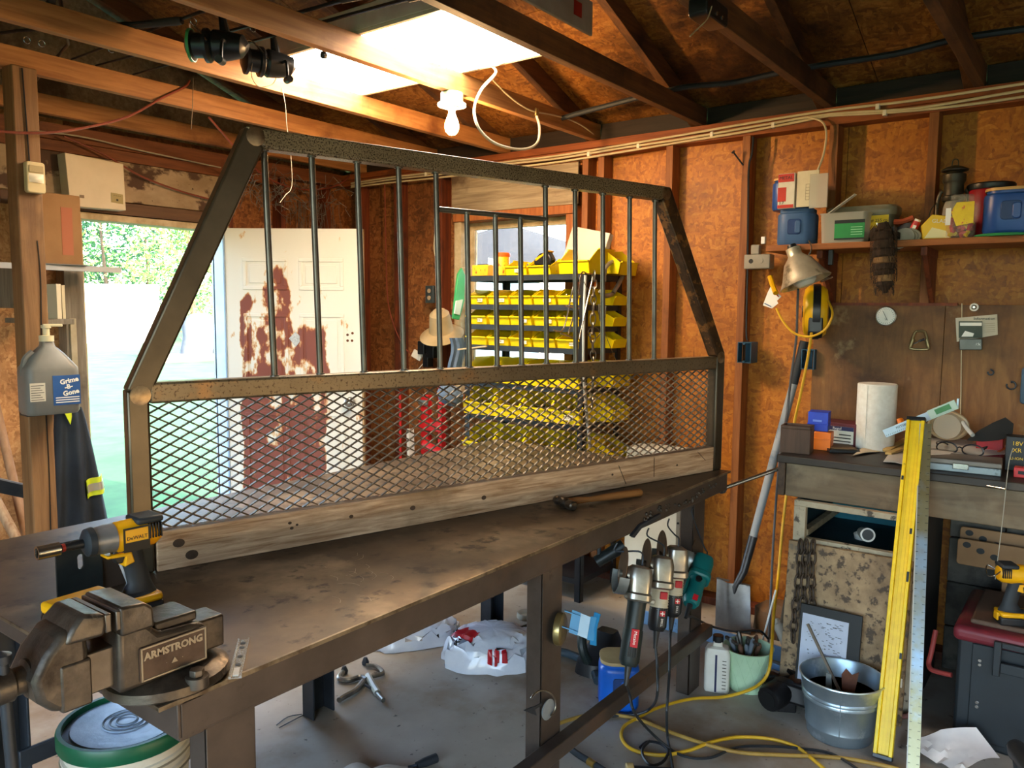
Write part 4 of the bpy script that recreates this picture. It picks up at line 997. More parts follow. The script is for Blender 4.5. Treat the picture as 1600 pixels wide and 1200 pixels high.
t = thing('power_lead', 'white power cord looping down from the ceiling light to the joist', 'cord', p[0])
G().tube(p, .0062, 8, 6).build('cord', mat('white_cord', 'd8d2bc', 'c8c2a8', .45), t)
G().mm(at(838, 176, y=2.262) - V((.012, .008, .016)), at(838, 176, y=2.262) + V((.012, .003, .02))).build('plug', mat('brass_plug', 'a8905c', rough=.35, metal=.6), t, .003)
p = [at(770, 125, y=2.262), at(795, 150, y=2.262), at(820, 168, y=2.262), at(838, 175, y=2.262), at(865, 180, y=2.262), at(890, 187, y=2.262), at(915, 200, y=2.262), at(940, 222, y=2.28)]
tag(G().tube(p, .004, 7, 5).build('joist_wire', CABLE, None), 'thin cream wire running down the side of the joist to the wall plate', 'wire')
p = [at(1262, 183, x=3.735), at(1284, 190, x=3.72), at(1291, 208, x=3.72), at(1287, 240, x=3.72), at(1278, 265, x=3.70), at(1271, 283, x=3.68)]
tag(G().tube(p, .005, 7, 6).build('drop_cable', CABLE, None), 'cream cable dropping from the wall plate to the shelf boxes', 'cable')
p = [at(1177, 214, x=3.742), at(1175, 240, x=3.742), at(1170, 262, x=3.742), at(1169, 330, x=3.742), at(1168, 420, x=3.742), at(1166, 515, x=3.742), at(1168, 532, x=3.745)]
tag(G().tube(p, .005, 7, 5).build('black_cable', BLACKP, None), 'black cable running down the stud to the left blue junction box', 'cable')
t = thing('large_nail', 'long bent nail sticking out of the stud below the wall plate', 'nail', at(1148, 238, x=3.83))
G().cyl(at(1146, 238, x=3.70), at(1161, 258, x=3.75), .004, n=8).build('shank', STEEL_DK, t); G().cyl(at(1146, 238, x=3.70), at(1145, 237, x=3.697), .009, n=10).build('head', STEEL_DK, t)
p = [at(860, 190, x=3.42) + V((0, 0, .055)), at(930, 170, x=3.42) + V((0, 0, .055)), at(1060, 138, x=3.42) + V((0, 0, .055)), at(1140, 130, x=3.42) + V((0, 0, .055)), at(1220, 113, x=3.42) + V((0, 0, .055)), at(1290, 101, x=3.42) + V((0, 0, .055)), at(1400, 84, x=3.42) + V((0, 0, .055)), at(1500, 60, x=3.42) + V((0, 0, .055)), at(1640, 40, x=3.42) + V((0, 0, .055))]
tag(G().tube([V(q) - V((0, 0, .055)) for q in p], .013, 8, 6).build('roof_conduit', BLACKR, None), 'sagging black cable strung under the rafters', 'cable')
t = thing('black_ceiling_box', 'small black plastic box with a short wire on the ceiling joist', 'box', at(1107, 22, y=1.04))
c = at(1107, 20, y=1.02); G().prism(rrect(.16, .06, .012, 3), .06, c, (1, 0, 0), (0, 0, 1)).build('case', BLK, t, .004)
for dx in (-.01, .03): G().cyl(c + V((dx, -.025, -.01)), c + V((dx, -.032, -.012)), .006, n=8).build('screw', CHROME, t)
G().tube([at(1112, 10, y=.99), at(1105, 30, y=.98), at(1090, 45, y=.98), at(1078, 57, y=.98)], .002, 5, 4).build('wire', CABLE, t)
t = thing('white_board', 'white board with a red mark lying up on the joists beside the ceiling light', 'board', (2.75, 1.58, 2.55))
p = [at(800, 0, y=1.62), at(868, 0, y=1.62), at(902, 55, y=1.62), at(880, 45, y=1.62)]
G().bar((1.9, 1.60, 2.57), (2.60, 1.60, 2.57), .012, .12).build('panel', mat('dull_white', 'a59c8c', '938a7a', .6), t, .002)
G().bar((2.47, 1.593, 2.575), (2.52, 1.593, 2.575), .003, .05).build('red_mark', mat('red_mark', '9c2418'), t)
# ------------------------------------------------------------------ black shelving unit full of yellow parts bins
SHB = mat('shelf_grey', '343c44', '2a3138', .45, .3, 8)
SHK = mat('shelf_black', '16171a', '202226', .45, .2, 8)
su = thing('shelving_unit', 'dark metal shelving unit packed with yellow parts bins before the window', 'shelving', (3.53, 2.455, 0))
SX0, SX1, SY0, SY1 = 3.35, 3.72, 2.07, 2.845
def upright(x, y, sx, sy, m):
    g = G(); g.mm((x, y, 0), (x + sx * .034, y + sy * .003, 1.72)); g.mm((x, y, 0), (x + sx * .003, y + sy * .034, 1.72)); u = g.build('upright', m, su)
    g = G()
    for k in range(34):
        z = .04 + k * .05; g.cyl((x + sx * .018, y - sy * .0008, z), (x + sx * .018, y + sy * .0038, z), .005, n=8); g.cyl((x - sx * .0008, y + sy * .018, z), (x + sx * .0038, y + sy * .018, z), .005, n=8)
    g.build('slots', BLACKI, u, kind='stuff')
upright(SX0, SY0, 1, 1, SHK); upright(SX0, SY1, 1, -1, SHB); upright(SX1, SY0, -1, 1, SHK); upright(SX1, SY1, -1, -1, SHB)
LEV = [1.676, 1.522, 1.414, 1.302, 1.101, .922, .70, .42, .12]
for z in LEV:
    g = G(); g.mm((SX0 + .004, SY0 + .004, z - .003), (SX1 - .004, SY1 - .004, z))
    for x in (SX0 + .004, SX1 - .006): g.mm((x, SY0 + .004, z - .028), (x + .002, SY1 - .004, z - .003))
    for y in (SY0 + .004, SY1 - .006): g.mm((SX0 + .006, y, z - .028), (SX1 - .006, y + .002, z - .003))
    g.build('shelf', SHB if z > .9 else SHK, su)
YB = mat('bin_yellow', 'f7dc10', 'eccb08', .35, scale=6)
CARDW = mat('label_card', 'e8e2cc', 'd6cfb6', .6, scale=60)
INK = mat('ink', '3a3428')
def bin_mesh(w_, h, d, lip):
    """open-fronted hopper bin; local x = width, -y = front, z up"""
    g = G(); t_ = .004
    hw = w_ / 2
    # outer and inner shells as side profiles (y, z)
    prof = [(-d / 2, 0), (-d / 2 - .012, lip), (-d / 2 - .004, lip), (-d / 2 + d * .34, h), (d / 2, h), (d / 2, 0)]
    for s in (-1, 1):
        x = s * (hw - t_ / 2)
        g.prism([(a, b) for a, b in prof], t_, (x, 0, 0), (0, 1, 0), (0, 0, 1))
    g.mm((-hw, -d / 2, 0), (hw, d / 2, t_))
    g.mm((-hw, d / 2 - t_, 0), (hw, d / 2, h))
    g.add([(-hw, -d / 2, 0), (hw, -d / 2, 0), (hw, -d / 2 - .012, lip), (-hw, -d / 2 - .012, lip), (-hw, -d / 2 + t_, 0), (hw, -d / 2 + t_, 0), (hw, -d / 2 - .012 + t_, lip), (-hw, -d / 2 - .012 + t_, lip)],
          [(0, 1, 2, 3), (5, 4, 7, 6), (3, 2, 6, 7), (0, 4, 5, 1), (0, 3, 7, 4), (1, 5, 6, 2)])
    g.bar((-hw, -d / 2 - .015, lip), (hw, -d / 2 - .015, lip), .009, .006)
    for s in (-1, 1): g.bar((s * (hw + .002), -d / 2 + d * .34, h), (s * (hw + .002), d / 2, h), .008, .006)
    return g
CONT = [mat('dark_hardware', '3a3630', '6a6258', .5, .5, 60), mat('steel_hardware', '8a867c', '5c574e', .4, .6, 70), mat('brown_hardware', '6a4a2e', '8a6a4a', .6, .1, 50)]
protos = {}
def make_bin(key, w_, h, d, lip):
    t = thing('parts_bin', 'proto', 'bin', (0, 0, -50)); 
    g = bin_mesh(w_, h, d, lip); g.M = ID3
    g2 = G(t); g2.add(g.v, g.f); g2.build('hopper', YB, t)
    protos[key] = (t, w_, h, d, lip); return t
n_bin = [0]; rnd = random.Random(21)
def place(key, first, loc, rz, label, card=True, fill=None, tilt=0):
    t, w_, h, d, lip = protos[key]
    o = copy_tree(t); o.location = loc; o.rotation_euler = (0, 0, rz); o['label'] = label; o['group'] = 'yellow parts bins on the black shelving'
    o.matrix_basis = Matrix.LocRotScale(V(loc), Euler((0, 0, rz)), None)
    if card:
        c = G(o); c.bar((-w_ * .05 * rnd.choice((-1, 1)), -d / 2 - .0095, lip * .52), (w_ * .30, -d / 2 - .0095, lip * .52), .002, lip * .42, (0, 0, 1)); cd = c.build('label_card', CARDW, o)
        writing('lettering', rnd.choice(('1/4', '3/8', '1/2 x 2', 'NUTS', '5/16', '10-24')), lip * .28, o.matrix_basis @ V((w_ * .13, -d / 2 - .0112, lip * .52)), o.matrix_basis.to_3x3() @ V((1, 0, 0)), (0, 0, 1), INK, cd)
    if fill is not None:
        g = G(o); r2 = random.Random(n_bin[0])
        for k in range(26):
            p = V((r2.uniform(-w_ * .38, w_ * .38), r2.uniform(-d * .4, d * .4), lip * .55 + r2.uniform(0, lip * .35)))
            q = p + V((r2.gauss(0, 1), r2.gauss(0, 1), r2.gauss(0, .4))).normalized() * r2.uniform(.012, .035)
            g.cyl(p, q, r2.uniform(.003, .006), n=6)
        g.mm((-w_ * .46, -d * .45, .005), (w_ * .46, d * .47, lip * .5))
        g.build('hardware', CONT[fill], o, kind='stuff')
    n_bin[0] += 1
    return o
make_bin('s', .138, .078, .20, .043); make_bin('m', .178, .125, .24, .062); make_bin('l', .19, .14, .26, .066)
FACE = -PI / 2          # bins face -x: local -y -> -x
rows = {1: 1.522, 2: 1.414, 3: 1.302}
nm = {1: 'second', 2: 'third', 3: 'fourth'}
for r_, z in rows.items():
    for k in range(5):
        y = 2.765 - .15 * k - (0 if r_ != 2 else .006 * (k % 2))
        place('s', 0, (3.46, y, z + .0005), FACE, 'small yellow bin, %s from the left, %s shelf from the top' % (ORD[k], nm[r_]), card=(k + r_) % 3 != 0, fill=[0, 1, 2, None][(k * 2 + r_) % 4])
for k in range(4):
    place('m', 0, (3.46, 2.735 - .186 * k, 1.1015), FACE, 'medium yellow bin, %s from the left, behind the rack middle rail' % ORD[k], card=False, fill=k % 3)
for k in range(4):
    place('l', 0, (3.455, 2.735 - .19 * k, .9225), FACE, 'large yellow bin, %s from the left, upper shelf seen through the mesh' % ORD[k], card=k == 3, fill=(k + 1) % 3)
for k in range(4):
    place('l', 0, (3.455, 2.735 - .19 * k, .7005), FACE, 'large yellow bin, %s from the left, lower shelf seen through the mesh' % ORD[k], card=False, fill=k % 3)
for k in range(2):
    place('l', 0, (3.455, 2.35 - .19 * k, .4205), FACE, 'low large yellow bin seen under the table, %s from the right' % ORD[1 - k], card=False, fill=k)
# top shelf
for k, y in enumerate((2.775, 2.50, 2.35, 2.135)):
    if k == 0: continue
    place('s' if k != 3 else 'm', 0, (3.46 if k != 3 else 3.47, y, 1.6765), FACE, ['', 'small yellow bin left of centre on the top shelf holding wire oddments', 'small yellow bin in the middle of the top shelf under a tape measure', 'medium yellow bin at the right end of the top shelf'][k], card=k == 1, fill=1 if k < 3 else None)
# bins facing out of the right end
for k, z in enumerate((1.522, 1.414, 1.302, 1.101, .922, .70)):
    o = place('s' if k < 3 else 'm', 0, (3.60, 2.115, z + .0005), 0, 'yellow bin facing out of the right shelving end, %s shelf from top' % ORD[k + 1], card=False, fill=None)
tp = place('m', 0, (3.612, 2.10, 1.6765), 0, 'yellow bin turned sideways at the right end of the top shelf', card=False)
bpy.data.objects.remove(protos['s'][0].children[0]); bpy.data.objects.remove(protos['s'][0])
for k_ in ('m', 'l'):
    bpy.data.objects.remove(protos[k_][0].children[0]); bpy.data.objects.remove(protos[k_][0])

ORG = mat('tin_orange', 'e8621c', 'd85414', .4); YTIN = mat('tin_yellow', 'f0b520', 'e6a414', .45, scale=20, spot='7a2a14', sscale=50, slo=.6, shi=.64)
t = thing('round_tin', 'yellow round tin with an orange lid on the top shelf of the bins', 'tin', (3.40, 2.63, 1.677))
G(t).lathe([(.042, 0), (.044, .002), (.044, .10), (.043, .102)], n=26).build('can', YTIN, t)
G(t).lathe([(.0455, .10), (.046, .102), (.046, .118), (.043, .122), (0, .122)], n=26).build('lid', ORG, t)
t = thing('flat_pack', 'short yellow and black printed carton lying beside the round tin', 'carton', (3.385, 2.745, 1.677), FACE)
G(t).mm((-.055, -.03, 0), (.055, .03, .058)).build('carton', YTIN, t, .002)
t = thing('tape_measure', 'yellow and black tape measure resting on the middle top bin', 'tape measure', (3.40, 2.35, 1.725), FACE)
g = G(t); g.prism([(-.05, .0), (.05, .0), (.06, .03), (.035, .072), (-.02, .06), (-.055, .025)], .045, (0, 0, .0)); g.build('case', BLK, t, .008)
G(t).prism([(-.045, .035), (.035, .076), (.045, .07), (-.04, .02)], .048, (0, 0, 0)).build('shell', YEL, t, .003)
CLR = bpy.data.materials.new('clear_plastic'); CLR.use_nodes = True
_n = CLR.node_tree.nodes; _l = CLR.node_tree.links; _b = _n['Principled BSDF']
_b.inputs['Base Color'].default_value = hx('cfcabc'); _b.inputs['Roughness'].default_value = .35
_t = _n.new('ShaderNodeBsdfTransparent'); _x = _n.new('ShaderNodeMixShader'); _x.inputs[0].default_value = .5
_l.new(_t.outputs[0], _x.inputs[1]); _l.new(_b.outputs[0], _x.inputs[2]); _l.new(_x.outputs[0], _n['Material Output'].inputs[0])
CLR2 = CLR.copy(); CLR2.name = 'clear_jar'; [setattr(x.inputs[0], 'default_value', .2) for x in CLR2.node_tree.nodes if x.type == 'MIX_SHADER']
pc = thing('clear_organizer', 'clear plastic compartment case leaning upright on the top shelf', 'organizer', (3.50, 2.20, 1.68), FACE)
Mc = pc.matrix_basis @ Euler((math.radians(-12), math.radians(12), 0)).to_matrix().to_4x4()
G(Mc).mm((-.115, -.02, .02), (.115, -.016, .235)).build('lid', CLR, pc, .003)
g = G(Mc)
for a, b in (((-.115, -.016, .02), (.115, .02, .026)), ((-.115, -.016, .229), (.115, .02, .235)), ((-.115, -.016, .026), (-.109, .02, .229)), ((.109, -.016, .026), (.115, .02, .229))): g.mm(a, b)
g.build('rim', CLR, pc)
G(Mc).mm((-.109, .016, .026), (.109, .02, .229)).build('back', CLR, pc)
for x in (-.045, .03): G(Mc).mm((x, -.016, .026), (x + .003, .016, .229)).build('divider', CLR, pc)
for z in (.09, .16): G(Mc).mm((-.109, -.016, z), (.109, .016, z + .003)).build('divider', CLR, pc)

# things hung on the right end of the shelving
CH = mat('chain_steel', '8d877c', '5d574d', .35, .8, 30)
def link_chain(pts, L_, r, name, label, m, cat='chain', twist=0.):
    """individual oval links along a path, joined as one chain"""
    t = thing(name, label, cat, pts[0]); P_ = spline(pts, 10)
    acc = 0; out = [P_[0]]
    for a, b in zip(P_[:-1], P_[1:]):
        acc += (b - a).length
        if acc >= L_: out.append(b); acc = 0
    for i, (a, b) in enumerate(zip(out[:-1], out[1:])):
        d = (b - a).normalized(); s_ = d.orthogonal().normalized()
        s_ = Matrix.Rotation((PI / 2) * (i % 2) + twist, 3, d) @ s_
        e = (b - a).length * .66; c = (a + b) / 2; w_ = L_ * .38
        ring = [c + d * (e * math.sin(q)) + s_ * (w_ * (math.cos(q))) for q in [2 * PI * k / 14 for k in range(14)]]
        ring.append(ring[0])
        G().tube(ring, r, 6, cap=False).build('link', m, t)
    return t
hy = 2.035
link_chain([at(929, 425, y=hy), at(927, 480, y=hy), at(926, 530, y=hy), at(927, 570, y=hy), at(925, 640, y=hy)], .036, .0035, 'steel_chain', 'steel chain hanging down the right end of the yellow bin shelving', CH)
def wire_thing(name, label, cat, paths, r, m, group=None, n=7):
    t = thing(name, label, cat, paths[0][0], 0, group)
    for k, p in enumerate(paths): G().tube(p, r, n, 4).build('wire', m, t)
    return t
wire_thing('wire_holder', 'bent bright wire holder hooked on the right front post of the bin shelving', 'wire holder', [
    [at(888, 522, y=hy - .03), at(902, 470, y=hy - .03), at(908, 428, y=hy - .03), at(918, 428, y=hy - .03), at(926, 432, y=hy - .03), at(918, 470, y=hy - .03), at(905, 530, y=hy - .03)],
    [at(865, 516, y=hy - .05), at(878, 517, y=hy - .05), at(886, 495, y=hy - .05), at(895, 450, y=hy - .05), at(903, 428, y=hy - .04)],
    [at(882, 478, y=hy - .04), at(905, 482, y=hy - .04)], [at(876, 521, y=hy - .04), at(902, 530, y=hy - .04)]], .0035, CHROME)
tag(G().tube([at(915, 430, y=hy - .01), at(912, 520, y=hy - .01), at(913, 600, y=hy - .01), at(922, 700, y=hy - .01)], .0075, 8, 5).build('hanging_rod', mat('pale_metal', 'b8b2a6', rough=.35, metal=.6), None), 'pale metal rod hanging down the right front post of the bin shelving', 'rod')
tag(G().tube([at(912, 440, y=hy - .02), at(930, 475, y=hy - .02), at(945, 520, y=hy - .02), at(962, 562, y=hy - .02), at(985, 615, y=hy - .02)], .0018, 5, 4).build('loose_wire', CHROME, None), 'thin loose wire slanting across the bins at the right end', 'wire')
t = thing('welding_clamp', 'pale locking clamp with a rounded jaw hooked on the right end of the top shelf', 'clamp', at(950, 440, y=2.02))
G().tube([at(944, 440, y=2.02), at(945, 422, y=2.02), at(953, 411, y=2.02), at(966, 408, y=2.02), at(975, 418, y=2.02), at(974, 430, y=2.02), at(958, 458, y=2.02)], .011, 8, 5).build('frame', mat('clamp_grey', 'a39d8e', '857f72', .4, .5, 20), t)
G().tube([at(938, 455, y=2.02), at(945, 462, y=2.02), at(956, 460, y=2.02)], .012, 8, 4).build('handle', bpy.data.materials['clamp_grey'], t)
G().tube([at(936, 475, y=2.03), at(938, 500, y=2.03), at(944, 498, y=2.03), at(946, 478, y=2.03)], .005, 7, 4).build('hook', bpy.data.materials['clamp_grey'], t)
t = thing('key_ring', 'round wire ring on the chain at the right end of the bins', 'ring', at(932, 520, y=2.02))
G().tube([at(928 + 9 * math.cos(a), 520 + 9 * math.sin(a), y=2.015) for a in [2 * PI * k / 16 for k in range(17)]], .0025, 6).build('ring', CH, t)

# left end of the shelving: hat, bag, outlet, adapters
t = thing('green_bag', 'green and white printed bag hanging at the left end of the bin shelving', 'bag', (3.62, 3.0, 1.43))
p = [at(722, 418, y=2.95), at(727, 430, y=2.95), at(726, 470, y=2.95), at(718, 500, y=2.95), at(708, 498, y=2.95), at(712, 460, y=2.95), at(716, 428, y=2.95)]
g = G(); g.loft([[q + V((0, .0, 0)) for q in p], [q + V((.02, .03, 0)) for q in p]]); g.build('bag', mat('bag_green', '2f9a58', '3fae68', .5), t, .004)
p2 = [at(713, 470, y=2.944), at(723, 468, y=2.944), at(718, 492, y=2.944), at(710, 490, y=2.944)]
G().loft([[q - V((.0, .002, 0)) for q in p2], [q + V((0, .006, 0)) for q in p2]]).build('print', mat('bag_print', 'c8dcd0'), t)
G().tube([at(722, 418, y=2.95), (3.66, 2.90, 1.72), (3.71, 2.85, 1.712)], .003, 6, 4).build('loop', CABLE, t)
t = thing('bush_hat', 'tan cloth brimmed hat hanging on the back wall left of the bins', 'hat', at(690, 500, x=3.66))
c = at(690, 519, x=3.62); HAT = mat('hat_cloth', 'b39a72', 'a08860', .85, scale=8, bump=.3, bscale=70)
R_ = Euler((math.radians(12), math.radians(-24), 0)).to_matrix()
G().bar(c + V((.02, 0, .10)), V((3.75, c.y, c.z + .10)), .012, .012).build('peg', STEEL_DK, t)
G().lathe([(.0, .15), (.04, .148), (.068, .125), (.078, .06), (.082, .02), (.085, .012), (.115, .004), (.152, -.016), (.154, -.019), (.115, 0), (.083, .004), (.076, .02), (.07, .06)], c, 30, R_, sx=.95, sy=.85).build('hat', HAT, t)
c = at(674, 460, x=3.745)
t = thing('outlet_plate', 'dark metal outlet plate on the stud left of the hat', 'outlet', c)
G().mm(c - V((.02, .035, .055)), c + V((.0, .035, .055))).build('plate', mat('outlet_blue', '3a4448', '4a565a', .4, .4), t, .003)
for dz in (-.022, .022): G().cyl(c + V((-.021, 0, dz)), c + V((-.024, 0, dz)), .014, n=14).build('socket', mat('socket_tan', 'a8957a') if dz < 0 else bpy.data.materials['socket_tan'], t)
c = at(672, 548, x=3.74)
t = thing('power_adapter', 'black power adapters plugged below the hanging hat', 'adapter', c)
for dy, dz, s_ in ((.03, .02, .055), (-.05, .0, .06), (-.01, -.06, .045)): G().box(c + V((-.03, dy, dz)), (.055, s_, .085)).build('block', BLACKP, t, .004)
G().tube([c + V((-.04, .02, -.08)), c + V((-.06, .05, -.12)), c + V((-.05, .08, -.14)), c + V((-.04, .03, -.2))], .003, 6, 4).build('cord', mat('white_thin', 'c8c0b0'), t)
c = at(652, 555, x=3.70)
tag(G().box(c, (.015, .08, .05), (.4, .2, .1)).build('white_scrap', mat('scrap_white', 'd8d4c8'), None, .003), 'small white scrap of packaging beside the power adapters', 'packaging')
p = [at(601, 285, x=3.735), at(602, 340, x=3.735), at(603, 400, x=3.735), at(606, 470, x=3.735), at(616, 510, x=3.735), at(630, 540, x=3.735), at(645, 556, x=3.72)]
tag(G().tube(p, .0045, 6, 5).build('red_wire', REDC, None), 'thin red cord hanging down the dark wall left of the hat', 'cord')
p = [at(679, 300, x=3.735), at(680, 350, x=3.735), at(678, 385, x=3.735), at(680, 400, x=3.735)]
tag(G().tube(p, .003, 6, 5).build('thin_cable', CABLE, None), 'thin pale cable dropping down the stud left of the window', 'cable')

# high-lift jack against the wall
RED = mat('jack_red', 'c41f24', 'a8161c', .4, scale=8)
jk_ = thing('red_floor_jack', 'red hydraulic floor jack standing against the dark wall left of the bins', 'jack', (3.60, 3.30, 0))
c = V((3.60, 3.32, 0))
for k, (dy, h, w_) in enumerate(((.05, .96, .055), (-.08, 1.04, .03))): G().mm(c + V((-.025, dy - w_ / 2, .04)), c + V((.02, dy + w_ / 2, h))).build('mast', RED, jk_, .004)
G().mm(c + V((-.035, -.10, .74)), c + V((.03, .09, .80))).build('cross_plate', RED, jk_, .005)
G().mm(c + V((-.04, .015, .90)), c + V((-.02, .085, .93))).build('collar', mat('collar_steel', '8fa0a8', rough=.35, metal=.6), jk_, .004)
G().mm(c + V((-.10, -.16, 0)), c + V((.08, .14, .05))).build('base', RED, jk_, .008)
G().cyl(c + V((-.05, -.15, .60)), c + V((-.05, .02, .66)), .035, n=16).build('pump', RED, jk_, .004)
c2 = V((3.52, 3.52, 0))
tag(G().cyl(c2, at(625, 610, x=3.70), .009, n=10).build('red_pole', RED, None), 'thin red pole leaning on the wall left of the floor jack', 'pole')
tag(G().bar((3.50, 3.40, .03), at(641, 670, x=3.60), .02, .05, (1, 0, 0)).build('white_lath', mat('white_slat', 'd8d8d4'), None, .002), 'white slat leaning left of the red floor jack', 'slat')
t = thing('grey_cloth', 'grey blue folded cloth tucked beside the left shelving post', 'cloth', at(708, 545, y=2.90))
g = G(); g.grid(lambda u, v: at(702 + 18 * u + 3 * math.sin(v * 5), 528 + 52 * v, y=2.92 + .01 * math.sin(u * 9)), 8, 8, .02); g.build('cloth', mat('cloth_bluegrey', '5a6d82', '4a5b70', .8), t, smooth=70)
t = thing('grey_cushion', 'blue grey rag bundle on the left end of the shelving seen through the mesh', 'rag', at(702, 615, y=2.88))
G().lathe([(0, -.05), (.05, -.045), (.075, -.01), (.07, .03), (.04, .05), (0, .052)], at(703, 618, y=2.89), 14, Euler((.4, .2, 0)).to_matrix()).build('bundle', bpy.data.materials['cloth_bluegrey'], t)
tag(G().bar(at(716, 546, x=3.335), at(760, 541, x=3.335), .012, .008).build('wood_stick', mat('pale_wood', 'c8b48a', 'b09a70', .6), None), 'pale flat stick lying on the fifth shelf at the left of the bins', 'stick')

# white enamel panel seen under the table, standing against the right wall
wp = thing('white_metal_panel', 'white enamelled metal cabinet against the right wall, seen under the table', 'cabinet', (3.62, 2.0, 0))
a, b = at(975, 850, x=3.56).y, at(1062, 850, x=3.56).y
G().mm((3.56, b, .02), (3.74, min(a, 2.055), .80)).build('body', mat('enamel_white', 'cfd0c8', 'bcbdb4', .45, scale=3), wp, .006)
G().mm((3.556, b, .02), (3.562, b + .02, .80)).build('edge_strip', mat('strip_grey', '8a8880', rough=.4, metal=.5), wp)
for z in (.45, .55, .65): G().cyl((3.556, b + .01, z), (3.553, b + .01, z), .006, n=8).build('screw', BLACKI, wp)
for y in (b + .03, a - .06): G().mm((3.60, y, 0), (3.66, y + .03, .02)).build('foot', BLACKI, wp)
# ------------------------------------------------------------------ wall shelf on the right wall and what stands on it
SHW = wood('shelf_board', '7d431c', 'a0602c', 'Y', spot='4c2610')
SZ = 1.785
ws = thing('wall_shelf', 'long wooden shelf board on the right wall crowded with cans and tubs', 'shelf', (3.6, .3, SZ))
G().mm((3.455, -1.2, SZ - .026), (3.748, 1.215, SZ)).build('board', SHW, ws, .003)
for y in (1.03, .63, -.17): 
    g = G().mm((3.50, y - .045, SZ - .06), (3.748, y - .02, SZ - .026)); g.prism([(3.748, SZ - .06), (3.52, SZ - .06), (3.748, SZ - .26)], .02, (0, y - .0325, 0)); g.build('bracket', STUD_D, ws, .002)
BLUE = mat('can_blue', '24509c', '1c4388', .35, scale=4); BLUEF = mat('can_blue_faded', '3f6190', '35557f', .5, scale=5, spot='6b7a86', sscale=6, slo=.58, shi=.66)
TAN = mat('lid_tan', 'd2a868', 'c0965a', .5)
def canister(name, label, c, w_, h, m, lidm, rz=0, lid=True, grp='plastic coffee canisters'):
    t = thing(name, label, 'canister', c, rz, grp)
    secs = []
    for z, k in ((0, .94), (.012, 1), (h * .80, 1), (h * .86, .98), (h * .90, .90), (h, .90)): secs.append([(a, b, z) for a, b in rrect(w_ * k, w_ * k, w_ * k * .30, 5)])
    G(t).loft(secs).build('body', m, t)
    # moulded hand grip: recess shade painted as a darker plate behind a bulge
    for s in (-1, 1):
        pass
    g = G(t); g.prism(rrect(w_ * .36, h * .42, w_ * .07, 3, 0, h * .50), .006, (-w_ / 2 - .001, 0, 0), (0, -1, 0), (0, 0, 1)); g.build('grip_recess', mat(name + '_recess', '163468', '1a3b74', .45) if not bpy.data.materials.get(name + '_recess') else bpy.data.materials[name + '_recess'], t, .002)
    g = G(t); g.prism(rrect(w_ * .16, h * .36, w_ * .06, 3, w_ * .10, h * .49), .012, (-w_ / 2 - .002, 0, 0), (0, -1, 0), (0, 0, 1)); g.build('grip', m, t, .004)
    if lid:
        secs = []
        for z, k in ((h * .955, .97), (h * .99, .975), (h * 1.02, .96), (h * 1.025, .9)): secs.append([(a, b, z) for a, b in rrect(w_ * k, w_ * k, w_ * k * .32, 5)])
        G(t).loft(secs).build('lid', lidm, t)
    return t
canister('coffee_canister', 'faded blue canister at the left end of the wall shelf, under another', (3.57, 1.115, SZ + .001), .158, .155, BLUEF, TAN, .1, lid=False)
canister('coffee_canister', 'blue canister with a tan lid stacked topmost at the left of the wall shelf', (3.585, 1.145, SZ + .157), .158, .135, BLUE, TAN, -.1)
canister('coffee_canister', 'shiny blue canister with a tan lid at the right end of the wall shelf', (3.56, .315, SZ + .012), .185, .165, BLUE, TAN, .05)
rc = thing('red_canister', 'red canister with a black lid behind the blue one on the wall shelf', 'canister', (3.665, .40, SZ + .001), 0, 'plastic coffee canisters')
G(rc).lathe([(.078, 0), (.082, .01), (.082, .19), (.076, .2), (0, .2)], n=30).build('body', mat('can_red', '9c1420', '86101a', .35), rc)
G(rc).lathe([(.083, .195), (.085, .2), (.085, .215), (.08, .22), (0, .22)], n=30).build('lid', BLK, rc)
gp = thing('green_cord_coil', 'flat coil of green cord under the shiny blue canister', 'cord', (3.54, .33, SZ))
for k in range(4):
    G(gp).tube([(.095 - .006 * k + 0, 0, 0)] if False else [((.10 - .011 * k) * math.cos(a), (.10 - .011 * k) * math.sin(a), .0055) for a in [2 * PI * i / 28 for i in range(29)]], .0055, 7).build('coil', mat('cord_green', '2f8a50', rough=.5) if k == 0 else bpy.data.materials['cord_green'], gp)

def carton(name, label, c, d, rz, m, cat='carton', bev=.0015, group=None, rot=None):
    t = thing(name, label, cat, c, rz, group, rot); G(t).mm((-d[0] / 2, -d[1] / 2, 0), (d[0] / 2, d[1] / 2, d[2])).build('box', m, t, bev); return t
# filter packet in front of the upper canister (front faces -x)
c = at(1236, 330, x=3.47)
fp = thing('filter_packet', 'red and white printed packet leaning on the upper blue canister', 'packet', V((3.485, 1.105, SZ + .156)), -PI / 2)
G(fp).mm((-.072, -.012, 0), (.0, .012, .148)).build('box', mat('pack_white', 'dcd6c4', 'c8c2b0', .6), fp, .002)
RP = mat('pack_red', 'c8301c', 'b02818', .5)
for a, b in (((-.072, -.0128, .112), (-.004, -.0118, .146)), ((-.072, -.0128, .03), (-.036, -.0118, .09)), ((-.072, -.0128, .002), (-.004, -.0118, .016))): G(fp).mm(a, b).build('red_panel', RP, fp)
Mf = fp.matrix_basis
writing('lettering', 'METAL', .019, Mf @ V((-.038, -.0135, .129)), (0, -1, 0), (0, 0, 1), BLACKI, fp)
writing('lettering', '3.7', .018, Mf @ V((-.055, -.0135, .024)), (0, -1, 0), (0, 0, 1), BLACKI, fp)
ps = thing('paper_slip', 'cream printed instruction card in a clear sleeve beside the red packet', 'card', V((3.478, 1.055, SZ + .156)), -PI / 2)
G(ps).mm((-.042, -.003, .002), (.048, .003, .152)).build('card', mat('card_cream', 'd8ceb0', 'c8bd9c', .7), ps, .001)
g = G(ps)
